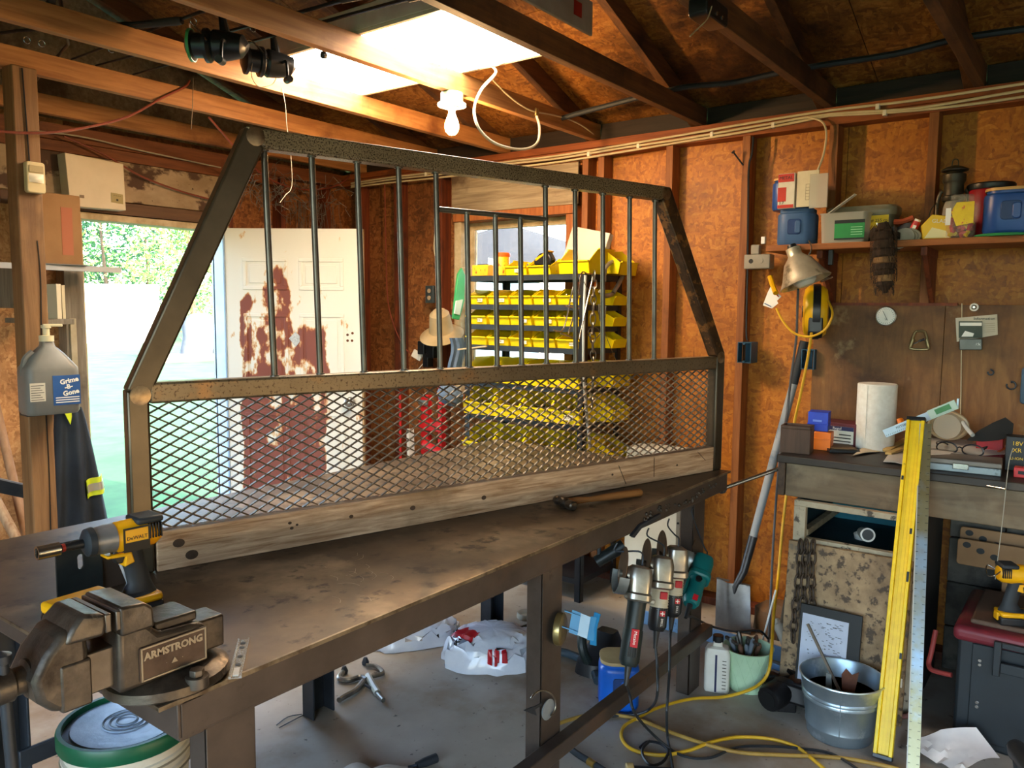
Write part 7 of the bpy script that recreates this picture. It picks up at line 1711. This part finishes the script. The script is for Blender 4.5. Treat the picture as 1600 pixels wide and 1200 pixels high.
A_, B_ = at(880, 966, y=1.18), at(905, 975, y=1.14); C_ = at(920, 981, y=1.115)
d_ = (B_ - A_)
for s in (-1, 1): G().bar(A_ + up * s * .42, B_ + up * s * .42, .003, .022, up.cross(d_)).build('fork_arm', BLU, mg)
plate(A_ + d_ * .45, A_ + d_ * 1.0, .6, BLU, 'fork_plate'); plate(B_, C_, .58, PBL, 'pale_plate')
E1, E2 = at(934, 958, y=1.10), at(927, 1008, y=1.10)
plate(C_, (E1 + E2) / 2, .62, BLU, 'bent_end')
for e in (E1, E2): G().bar(C_.lerp((E1 + E2) / 2, .7), e, .003, .02, (0, 1, 0)).build('prong', BLU, mg)
hk = thing('round_steel_hook', 'open round steel hook with a grey disc on the middle table leg', 'hook', at(845, 1103, y=1.20))
G().tube([at(848 + 20 * math.cos(a), 1101 - 22 * math.sin(a), y=1.196) for a in [-.9 + 3.6 * k / 16 for k in range(17)]], .003, 6).build('ring', CHROME, hk)
G().lathe([(0, 0), (.028, 0), (.03, .004), (0, .006)], at(855, 1108, y=1.205), 20, Euler((PI / 2, 0, 0)).to_matrix()).build('disc', mat('disc_grey', 'a0aab0', '848e94', .4, .4), hk)
G().prism([(p.x, p.z) for p in (at(818, 1110, y=1.19), at(833, 1104, y=1.19), at(838, 1118, y=1.19))], .004, (0, 1.19, 0)).build('tip', STEEL_DK, hk); G().bar(at(832, 1108, y=1.19), at(846, 1100, y=1.197), .004, .008).build('arm', STEEL_DK, hk)

# ------------------------------------------------------------------ floor things
cc = canister('coffee_canister', 'bright blue canister with a tan lid on the floor under the grinders', (2.565, 1.405, .001), .15, .185, mat('can_bright_blue', '1560c8', '1254b4', .3, scale=3), mat('lid_cream', 'b8a070', 'a08a5e', .5), .6)
hs_ = [at(872, 1018, z=.02), at(895, 1024, z=.02), at(915, 1034, z=.02), at(928, 1048, z=.02), at(934, 1064, z=.02)]
tag(G().tube([at(800, 1010, z=.02)] + hs_, .018, 10, 6).build('dark_hose', mat('hose_bluegrey', '35444e', '2a373f', .45), None), 'thick dark hose lying on the floor behind the middle table leg', 'hose')
t = thing('vacuum_head', 'black boot shaped tool on the floor behind the hanging grinders', 'tool', (2.80, 1.62, 0.0))
G(t).loft([[(a, b, 0) for a, b in rrect(.26, .14, .05, 4)], [(a, b, .05) for a, b in rrect(.24, .13, .05, 4)], [(a * .5 + .04, b, .11) for a, b in rrect(.22, .10, .04, 4)], [(a * .3 + .05, b, .14) for a, b in rrect(.2, .08, .03, 4)]]).build('body', BLACKP, t)
G(t).tube([(-.1, 0, .05), (-.12, .02, .12), (-.06, .06, .22)], .02, 10, 4).build('handle', DKG, t)
oj = thing('white_oil_jug', 'white plastic oil jug with a black cap on the floor by the table leg', 'jug', (2.905, 1.15, .001), math.radians(20))
OJ = mat('jug_white', 'd4d2ca', 'c6c2b4', .45, scale=5)
secs = []
for z, hx_, hy in ((0, .034, .046), (.008, .037, .049), (.155, .037, .049), (.175, .03, .04), (.182, .018, .02), (.20, .017, .017)): secs.append([(a, b, z) for a, b in rrect(hx_ * 2, hy * 2, min(hx_, hy) * .4, 3)])
G(oj).loft(secs).build('bottle', OJ, oj); G(oj).rings([((0, 0, .196), .021), ((0, 0, .222), .021)], 18).build('cap', BLK, oj, .002)
G(oj).mm((-.038, .0, .004), (-.0365, .008, .155)).build('sight_strip', mat('navy_strip', '20264a'), oj)
for k in range(9): G(oj).mm((-.0385, -.035, .02 + k * .014), (-.0368, -.02, .0225 + k * .014)).build('mark', INK, oj)
pl_ = thing('pale_green_pot', 'pale green quilted plastic pot of old tools on the floor', 'pot', (2.995, 1.06, .001))
PG = mat('pot_green', 'b9d6b4', 'a8c6a4', .45, scale=8)
G(pl_).lathe([(0, 0), (.068, 0), (.072, .004), (.095, .165), (.099, .17), (.093, .17), (.069, .01), (0, .01)], n=36).build('pot', PG, pl_)
g = G(pl_)
for k in range(14):
    for s in (-1, 1):
        pts = [((.0728 + .0235 * z / .165) * math.cos(2 * PI * k / 14 + s * z * 4), (.0728 + .0235 * z / .165) * math.sin(2 * PI * k / 14 + s * z * 4), z) for z in (.005, .04, .08, .12, .16)]
        g.tube(pts, .0009, 4)
g.build('quilting', PG, pl_, kind='stuff')
rnd = random.Random(14); TLM = [mat('old_tool_steel', '4d4a46', '35322f', .4, .6, 20), mat('old_tool_rust', '6a4530', '4c3222', .7, .2, 20), mat('tool_grip_grey', '5c6670', '4a535c', .5)]
for k in range(9):
    a = rnd.uniform(0, 2 * PI); r = rnd.uniform(.0, .035); p = V((r * math.cos(a), r * math.sin(a), .015)); q = V((rnd.uniform(-.06, .06), rnd.uniform(-.06, .06), rnd.uniform(.17, .22)))
    wt = pl_.matrix_basis.translation
    it = thing('hand_tool', '%s old hand tool counted around the pale green pot' % ORD[k].capitalize(), 'hand tool', wt + p, 0, 'old hand tools in the pale green pot'); it['label'] = 'old steel or rusty hand tool jammed upright in the pale green pot'
    G(pl_).rings([(p, .006), (p.lerp(q, .6), .007), (q, .010), (q + (q - p).normalized() * .012, .004)], 8).build('shaft', TLM[k % 3], it)
    if k in (2, 5): G(pl_).bar(q + V((-.02, -.03, 0)), q + V((.02, .03, 0)), .012, .012).build('head', TLM[0], it, .002)
tb_ = thing('galvanized_pail', 'galvanized steel pail of dark oily water on the floor', 'pail', (2.862, .672, .001))
GV = mat('galvanized', 'a0b0ba', '8496a2', .32, .75, 5, detail=8, spot='c2ced6', sscale=9, slo=.55, shi=.66)
Hh = .215
G(tb_).lathe([(0, .004), (.105, .004), (.107, 0), (.110, .004), (.1145, .035), (.1175, .040), (.1175, .046), (.116, .05), (.128, .135), (.1315, .139), (.1315, .146), (.130, .150), (.1335, .154), (.1335, .160), (.131, .164), (.139, Hh - .006), (.143, Hh), (.139, Hh + .003), (.136, Hh - .002), (.112, .02), (0, .012)], n=48).build('shell', GV, tb_)
G(tb_).lathe([(0, .15), (.1265, .15)], n=40).build('oily_water', mat('oil_water', '4a3a20', '5a482a', .05), tb_)
a_ = at(1308, 1120, x=2.75); sd = (V((-.95, -.22, 0))).normalized()
G(tb_).bar(sd * .112 + V((0, 0, .01)), sd * .1415 + V((0, 0, Hh)), .008, .003, sd.cross(V((0, 0, 1)))).build('seam', GV, tb_)
RB = mat('rim_bright', 'c6d0d4', rough=.3, metal=.8); G(tb_).tube([((.1412) * math.cos(a), .1412 * math.sin(a), Hh) for a in [2 * PI * k / 48 for k in range(49)]], .0032, 6, cap=False).build('rim', RB, tb_)
t = thing('wooden_stirrer', 'grey stick standing slanted in the galvanized pail', 'stick', tb_.location)
G().bar(at(1262, 975, x=2.94), at(1312, 1070, x=2.86) + V((.01, 0, -.03)), .016, .008, (0, 1, 0)).build('stick', stg, t)
t = thing('notched_rusty_iron', 'rusty notched iron standing in the galvanized pail', 'blade', tb_.location + V((0, -.03, .1)))
pa = [(-.02, .0), (.016, .0), (.03, .10), (.008, .085), (-.012, .105), (-.026, .08)]
G().prism(pa, .005, (2.85, .645, .145), (.2, -1, 0), (0, 0, 1)).build('blade', mat('rust_blade', '6b3e2c', '50301f', .7, .3, 18), t); G().prism([(-.03, 0), (-.004, 0), (-.012, .085), (-.028, .09)], .008, (2.835, .69, .135), (.2, -1, 0), (0, 0, 1)).build('grey_plate', GRD, t)
G().rings([(V((2.80, .668, .14)), .011), (V((2.80, .668, .185)), .011)], 12, cap=False).build('tube', GRD, t)
ch_ = thing('rusty_shackle', 'pinkish rusted shackle on the floor behind the yellow level', 'shackle', (2.98, .50, .02))
PKR = mat('pink_rust', '8a5a52', '6e443e', .7, .2, 20)
c = at(1405, 1108, z=.03); G().tube([c + V((0, .04, .02)), c + V((-.03, .035, 0)), c + V((-.045, 0, -.005)), c + V((-.03, -.035, 0)), c + V((.01, -.045, .02)), c + V((.03, -.03, .04))], .0095, 8, 5).build('bow', PKR, ch_); G().cyl(c + V((0, .055, .02)), c + V((0, .015, .028)), .012, n=10).build('pin', PKR, ch_)
t = thing('white_price_tag', 'small white tag on the floor edge by the yellow level', 'tag', at(1402, 1065, x=3.0)); flat(G(), at(1402, 1066, x=3.03), (0, -1, 0), (.1, 0, 1), .032, .032, .001).build('tag', WHITEP, t)
# pry bar hook left of the chest
pb3 = thing('red_pry_bar', 'red painted pry bar hooked behind the left of the tool chest', 'pry bar', at(1460, 1045, x=3.12))
G().tube([at(1487, 1055, x=3.12), at(1470, 1051, x=3.13), at(1455, 1046, x=3.14), at(1451, 1036, x=3.16), at(1455, 1020, x=3.18), at(1462, 985, x=3.22)], .009, 8, 5).build('bar', mat('bar_red', 'b04a44', '9a3c38', .45), pb3)
# crumpled paper
cp = thing('crumpled_paper', 'large crumpled white paper sheet on the floor before the tool chest', 'paper', (2.85, .35, .0))
rnd = random.Random(33); CRs = [[rnd.gauss(0, 1) for _ in range(20)] for _ in range(20)]
pts4 = [at(1415, 1168, z=.01), at(1500, 1215, z=.01), at(1562, 1190, z=.01), at(1525, 1142, z=.09)]
def crump(u, v):
    p = pts4[0].lerp(pts4[1], v).lerp(pts4[3].lerp(pts4[2], v), u)
    return p + V((0, 0, .012 + .0045 * CRs[int(u * 11)][int(v * 9)] * max(0, 1 - u * 1.5) + .02 * math.sin(PI * u)))
G().grid(crump, 14, 12, .001).build('sheet', mat('paper_pinkish', 'e2d8d0', 'd6ccc6', .75), cp, smooth=20)
# shovel
sv = thing('square_shovel', 'square bladed shovel standing against the wall by the bench end', 'shovel', (3.52, 1.30, 0))
SVM = mat('shovel_steel', '7c7a78', '5c5a58', .38, .7, 5, (1, 1, 1), 8, spot='3f3d3c', sscale=4, slo=.5, shi=.68)
bl0, bl1, bt0, bt1 = at(1117, 988, x=3.50), at(1173, 990, x=3.50), at(1120, 903, x=3.545), at(1172, 915, x=3.545)
bl0.z = bl1.z = .004
bc_ = lambda u, v: bl0.lerp(bl1, u).lerp(bt0.lerp(bt1, u), v) + V((-.018 * (1 - (2 * u - 1) ** 2) * (.3 + v) - .012 * math.exp(-((u - .42) / .10) ** 2) * v, 0, .012 * (-(2 * u - 1) ** 2 + 1) * (v == 1) * 0))
G().grid(bc_, 18, 10, .003).build('blade', SVM, sv, smooth=60)
for a, b in ((bt0, bt0.lerp(bt1, .38)), (bt0.lerp(bt1, .62), bt1)): G().bar(a, b, .016, .005).build('step', SVM, sv)
s0, s1, s2 = at(1148, 918, x=3.525), at(1162, 893, x=3.56), at(1177, 838, x=3.60)
G().rings([(s0 + V((0, 0, -.05)), .008), (s0, .014), (s1, .019), (s2, .0215)], 14).build('socket', mat('socket_steel', '4c4c4e', '3a3a3c', .4, .6), sv)
h1, h2 = at(1240, 600, x=3.715), at(1257, 533, x=3.735)
G().rings([(s2, .018), (s2.lerp(h1, .5), .0195), (h1, .018)], 16).build('shaft', mat('fibreglass_grey', 'a4a8aa', '8c9296', .45, scale=5, spot='6f7e8a', sscale=3), sv)
G().rings([(h1, .019), (h2, .02)], 16).build('grip', BLACKR, sv, .002)
# blue bar on the floor
bb = thing('pale_blue_bar', 'long pale blue metal bar lying on the floor before the shovel', 'metal bar', (3.2, 1.3, .0))
G().bar(at(985, 958, z=.035), at(1275, 1037, z=.035), .012, .065).build('web', mat('bar_blue', '8fb4dc', '7ea4cc', .45, .2, 5, spot='5a7290', sscale=14, slo=.62, shi=.68), bb, .002); G().bar(at(985, 958, z=.004) + V((.02, 0, 0)), at(1275, 1037, z=.004) + V((.02, 0, 0)), .05, .005).build('flange', bpy.data.materials['bar_blue'], bb)
# junk pile between pot and pail
J1_ = thing('motor_can', 'black round motor casing lying on the floor left of the pail', 'motor', (2.93, .90, .05))
DJ = mat('greasy_black', '151416', '201e1e', .45, .3, 14)
a = at(1200, 1093, z=.055); b = a + V((.10, -.03, .01))
G().rings([(a, .045), (a + (b - a) * .1, .05), (b, .05), (b + (b - a) * .3, .03)], 22).build('casing', DJ, J1_); G().cyl(a - (b - a) * .02, a + (b - a) * .02, .03, n=12).build('opening', BLACKI, J1_)
J2_ = thing('black_box_tool', 'black angular casting on the floor touching the pail', 'casting', (3.0, .86, 0))
G().box(at(1238, 1082, z=.06), (.09, .14, .07), (.2, .25, .4)).build('body', DJ, J2_, .01); G().box(at(1225, 1100, z=.02), (.06, .08, .04), (0, 0, .5)).build('lug', DJ, J2_, .006)
J3_ = thing('clear_bottle', 'dirty clear plastic bottle lying among the junk by the chains', 'bottle', at(1222, 990, x=3.18))
a, b = at(1213, 968, x=3.22), at(1232, 1010, x=3.16); G().rings([(a, .012), (a.lerp(b, .15), .013), (a.lerp(b, .25), .024), (b, .024)], 14).build('bottle', CLR, J3_); G().cyl(b, b + (b - a) * .25, .016, n=12).build('cork', mat('cork', 'b08a64', rough=.8), J3_)
J4_ = thing('blue_oddment', 'small pale blue plastic scrap lying in the junk pile', 'scrap', at(1215, 1042, z=.06)); G().box(at(1215, 1042, z=.055), (.05, .075, .025), (.3, .2, .6)).build('scrap', mat('pale_blue_plastic', '8cb4dc', rough=.4), J4_, .004)
J5_ = thing('dark_tool_heap', 'dark pliers lying across the junk pile behind the motor casing', 'pliers', at(1215, 1058, z=.05))
for s in (-1, 1): G().tube([at(1195, 1060 + 4 * s, z=.08), at(1218, 1060, z=.085), at(1240, 1062 - 5 * s, z=.08)], .008, 8, 4).build('handle', DJ, J5_)
G().box(at(1248, 1052, z=.075), (.05, .05, .02), (0, 0, .4)).build('jaw', GRD, J5_, .003); G().bar((3.0, .95, 0), (3.0, .95, .07), .05, .05, (1, 0, 0)).build('rest', DJ, J5_)
rnd = random.Random(77)
for k in range(14):
    p = at(1204 + rnd.uniform(0, 50), 1040 + rnd.uniform(0, 42), z=.06); s_ = rnd.uniform(.026, .042)
    G_ = G().lathe([(0, -.012), (s_ * .55, -.012), (s_, -.006), (s_, .008), (s_ * .5, .012), (0, .012)], V((p.x, p.y, .015 + .022 * (k % 4))), 6 + k % 3, Euler((rnd.uniform(-.4, .4), rnd.uniform(-.4, .4), k)).to_matrix())
    tag(G_.build('scrap_fitting', [DJ, GRD, TLM[1]][k % 3], None, .002), 'small greasy scrap fitting in the heap behind the motor casing', 'fitting', 'scrap fittings heaped left of the pail')
# wall sole timber and brown bag behind shovel
t = thing('crumpled_kraft_bag', 'brown crumpled paper heap behind the bar at the foot of the wall', 'paper bag', (3.60, 1.08, 0))
rnd = random.Random(5); secs = []
for z, k in ((0, 1), (.06, 1.05), (.11, .9), (.15, .6), (.16, .2)): secs.append([(3.60 + (.09 * k + rnd.uniform(-.012, .012)) * math.cos(a), 1.08 + (.17 * k + rnd.uniform(-.02, .02)) * math.sin(a), z) for a in [2 * PI * i / 16 for i in range(16)]])
G().loft(secs).build('bag', mat('kraft', '6a4c2e', '523a22', .85, scale=8), t, smooth=25)

# ------------------------------------------------------------------ under the table
def lump(name, label, c, rx, ry, h, m, seed, cat='bag', rz=0):
    t = thing(name, label, cat, c, rz); rnd = random.Random(seed)
    n_, m_ = 34, 16
    ph = [rnd.uniform(0, 6.28) for _ in range(12)]; jit = [[rnd.gauss(0, 1) for _ in range(40)] for _ in range(20)]
    def f(u, v):
        a = 2 * PI * u; e = PI / 2 * v
        w_ = 1 + .05 * math.sin(5 * a + ph[0] + 3 * v) + .035 * math.sin(11 * a + ph[1] - 5 * v) + .025 * math.sin(19 * a + ph[2] + 9 * v) + .02 * math.sin(31 * a + 14 * v + ph[3])
        r = math.cos(e) ** .6
        return (rx * r * w_ * math.cos(a), ry * r * w_ * math.sin(a), .002 + h * math.sin(e) ** .9 * (1 + .10 * math.sin(3 * a + ph[4]) * (1 - v) + .05 * math.sin(13 * a + v * 8 + ph[5]) * math.sin(PI * v)) + .011 * jit[int(v * 15.99)][int((u % 1) * 33.99)] * math.sin(PI * min(1, v * 1.3)))
    g = G(t); vs = [f(u / n_, v / m_) for v in range(m_ + 1) for u in range(n_)]; fs = []
    for v in range(m_):
        for u in range(n_): fs.append((v * n_ + u, v * n_ + (u + 1) % n_, (v + 1) * n_ + (u + 1) % n_, (v + 1) * n_ + u))
    fs.append(tuple(range(n_ - 1, -1, -1)))
    g.add(vs, fs).build('sack', m, t, smooth=45); return t, f
BAGM = mat('clear_printed_plastic', 'd4d9e2', 'c2c9d6', .22, 0, 8, coat=.4, bump=.3, bscale=35)
bg1, f1 = lump('plastic_ice_bag', 'crumpled clear plastic bag with red print on the floor under the table', (2.565, 2.02, 0), .22, .16, .14, BAGM, 1, rz=math.radians(-52))
bg2, f2 = lump('plastic_ice_bag', 'second crumpled plastic bag behind, nearest the back table legs', (2.50, 2.43, 0), .22, .13, .12, BAGM, 2, rz=math.radians(-35))
def patch(t, f, u0, u1, v0, v1, m, name, off=1.02):
    return G(t).grid(lambda u, v: V(f(u0 + (u1 - u0) * u, v0 + (v1 - v0) * v)) * off + V((0, 0, .002)), 8, 6).build(name, m, t, smooth=45)
PR = mat('print_red', 'b81e28', 'a01822', .35)
P = patch(bg1, f1, .52, .66, .56, .84, PR, 'red_banner')
for k in range(3): patch(bg1, f1, .735 + k * .022, .75 + k * .022, .22, .46, PR, 'red_stripe')
for k in range(6): patch(bg1, f1, .60 + .012 * (k % 3), .608 + .012 * (k % 3), .40 + .05 * (k // 3), .44 + .05 * (k // 3), BLACKI, 'small_print')
for k in range(5): patch(bg1, f1, .44 + .014 * k, .45 + .014 * k, .5, .62, BLACKI, 'small_print')
patch(bg2, f2, .42, .50, .1, .5, PR, 'red_banner'); patch(bg2, f2, .66, .74, .55, .7, PR, 'red_stripe'); patch(bg2, f2, .68, .76, .45, .5, PR, 'red_stripe')
# locking clamp on the floor
lc = thing('locking_clamp', 'steel locking C clamp lying open on the floor under the table', 'clamp', at(565, 1072, z=0))
LCM = mat('clamp_steel', '8c8a84', '6a6862', .35, .7, 20)
F = lambda u, v, z=.014: at(u, v, z=z)
G().tube([F(572, 1062), F(562, 1058), F(545, 1063), F(530, 1060), F(536, 1050)], .011, 8, 4).build('upper_jaw', LCM, lc)
G().tube([F(575, 1058), F(598, 1052), F(588, 1041), F(572, 1040)], .009, 8, 4).build('lower_jaw', LCM, lc)
G().tube([F(568, 1064), F(556, 1078), F(535, 1090), F(530, 1094)], .011, 8, 4).build('handle', LCM, lc)
G().tube([F(575, 1056), F(582, 1070), F(590, 1083)], .014, 8, 4).build('handle', mat('clamp_pale', 'b8bab0', 'a0a298', .35, .5), lc); G().cyl(F(590, 1084), F(599, 1094), .009, n=12).build('adjusting_screw', LCM, lc)
G().tube([F(570, 1070), F(582, 1076), F(590, 1080)], .006, 7, 3).build('link_arm', STEEL_DK, lc)
for u, v in ((538, 1052), (571, 1038)): G().lathe([(0, 0), (.014, 0), (.016, .01), (.008, .03), (0, .032)], at(u, v, z=.004), 10).build('swivel_pad', STEEL_DK, lc)
t = thing('white_rag', 'white cloth glove at the bottom edge under the table', 'glove', at(575, 1200, z=0))
rnd = random.Random(12)
G().loft([[at(530 + 62 * u_, 1205 - 14 * math.sin(PI * min(1, u_ * 1.1)), z=.002 + zz) for u_ in [i / 9 for i in range(10)]] + [at(592 - 62 * u_, 1232, z=.002 + zz * .4) for u_ in [i / 9 for i in range(10)]] for zz in (0, .018, .03)]).build('cuff', mat('glove_white', 'd8d2c8', 'c8beb0', .85, bump=.3, bscale=60), t, smooth=60)
for k in range(3): G().tube([at(585 + 6 * k, 1205, z=.02), at(604 + 14 * k, 1200 + 3 * k, z=.018), at(622 + 14 * k, 1202 + 2 * k, z=.012)], .012, 8, 4).build('finger', bpy.data.materials['glove_white'], t)
t = thing('black_hand_tool', 'black gripped tool lying at the bottom edge of the floor', 'tool', at(665, 1192, z=0))
a, b = at(651, 1196, z=.016), at(682, 1184, z=.016); G().rings([(a, .011), (a.lerp(b, .4), .015), (b, .0155)], 12).build('grip', BLACKR, t); G().cyl(a, a + (a - b) * .25 + V((0, .015, -.006)), .006, n=8).build('tip', STEEL_DK, t)
for pts, lbl in (([at(432, 1133, z=.004), at(450, 1120, z=.004), at(472, 1116, z=.004)], 'thin bent wire on the floor by the back table leg'), ([at(436, 1137, z=.004), at(455, 1127, z=.004), at(474, 1117, z=.004)], 'second thin bent wire beside the first by the back table leg')):
    tag(G().tube(pts, .002, 5, 3).build('bent_wire', STEEL_DK, None), lbl, 'wire')
t = thing('glass_lid', 'small round glass jar lid on the floor behind the middle table leg', 'lid', at(822, 966, z=0)); G(t).lathe([(.04, 0), (.045, .006), (.045, .03), (.041, .032), (.038, .01), (0, .008)], n=26).build('lid', CLR, t)
tag(G().tube([at(790, 985, z=.012), at(810, 983, z=.012), at(832, 975, z=.012)], .011, 8, 4).build('black_tube', BLACKR, None), 'short black rubber tube on the floor beside the glass lid', 'tube')
tag(G().bar(at(815, 1022, z=.008), at(845, 1016, z=.008), .05, .015).build('flat_iron', STEEL_DK, None), 'dark flat bar on the floor beside the plastic bag', 'metal bar')
# welding cable whip at the foot of the middle leg
t = thing('air_hose_end', 'black air hose end with a brass tip on the floor at the bottom', 'hose', at(910, 1180, z=0))
G().tube([at(886, 1165, z=.012), at(902, 1178, z=.012), at(925, 1192, z=.012), at(945, 1205, z=.012)], .011, 9, 5).build('hose', BLACKR, t); G().cyl(at(920, 1189, z=.012), at(930, 1196, z=.012), .013, n=12).build('ferrule', mat('brass', 'b89850', '9a7c3c', .3, .8), t)
tl = thing('yellow_nozzle', 'tan capped black nozzle tool lying at the bottom centre edge', 'nozzle', at(1000, 1200, z=0))
G().cyl(at(978, 1203, z=.02), at(990, 1203, z=.02), .022, n=14).build('cap', mat('tan_cap', 'b0925c', '9c8050', .5), tl, .003); G().cyl(at(990, 1203, z=.02), at(1050, 1206, z=.02), .014, n=12).build('barrel', BLACKP, tl)
lp = [at(1000, 1168, z=.008), at(1012, 1159, z=.008), at(1032, 1162, z=.008), at(1044, 1174, z=.012), at(1036, 1190, z=.008), at(1018, 1196, z=.008), at(1006, 1184, z=.008), at(1004, 1170, z=.014), at(1015, 1158, z=.014)]
tag(G().tube(lp, .005, 7, 5).build('cord_loop', BLACKP, None), 'loop of thin black cord on the floor among the grinder cords', 'cord')

# bucket under the vise
bk_ = thing('plastic_bucket', 'white five gallon bucket with a green rimmed lid under the vise', 'bucket', (.95, 1.93, .001))
PBW = mat('bucket_white', 'd6d0be', 'c4bdaa', .45, scale=5, spot='8a8070', sscale=6, slo=.6, shi=.7); LG = mat('rim_green', '0f5c3c', '0c4e32', .4); LIDB = mat('lid_frost', 'b4c4d6', '8ea2ba', .3, 0, 9, detail=9, bump=.3, bscale=30)
G(bk_).lathe([(0, 0), (.128, 0), (.131, .004), (.143, .34), (.150, .342), (.150, .352), (.144, .354), (.1445, .375), (.151, .377), (.151, .387), (.145, .389), (.146, .42), (0, .42)], n=44).build('pail', PBW, bk_)
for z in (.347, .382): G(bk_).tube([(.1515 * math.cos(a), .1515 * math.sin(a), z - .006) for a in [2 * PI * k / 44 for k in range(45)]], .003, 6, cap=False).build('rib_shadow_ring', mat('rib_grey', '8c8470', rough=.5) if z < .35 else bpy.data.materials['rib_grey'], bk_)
G(bk_).lathe([(.1475, .415), (.158, .415), (.160, .42), (.160, .45), (.157, .455), (.147, .455), (.145, .448), (.1475, .43)], n=44).build('lid_rim', LG, bk_)
G(bk_).lathe([(.1455, .440), (.13, .441), (.128, .446), (.06, .4465), (.058, .449), (.054, .449), (.052, .4465), (.044, .4465), (.042, .449), (.038, .449), (.036, .4465), (.028, .4465), (.026, .449), (.022, .449), (.02, .4465), (0, .4465)], n=44).build('lid', LIDB, bk_)
for r in (.056, .04, .024): G(bk_).tube([(r * math.cos(a), r * math.sin(a), .4492) for a in [2 * PI * k / 30 for k in range(31)]], .0012, 5, cap=False).build('lid_ring', mat('ring_dark', '4a5866') if r > .05 else bpy.data.materials['ring_dark'], bk_)
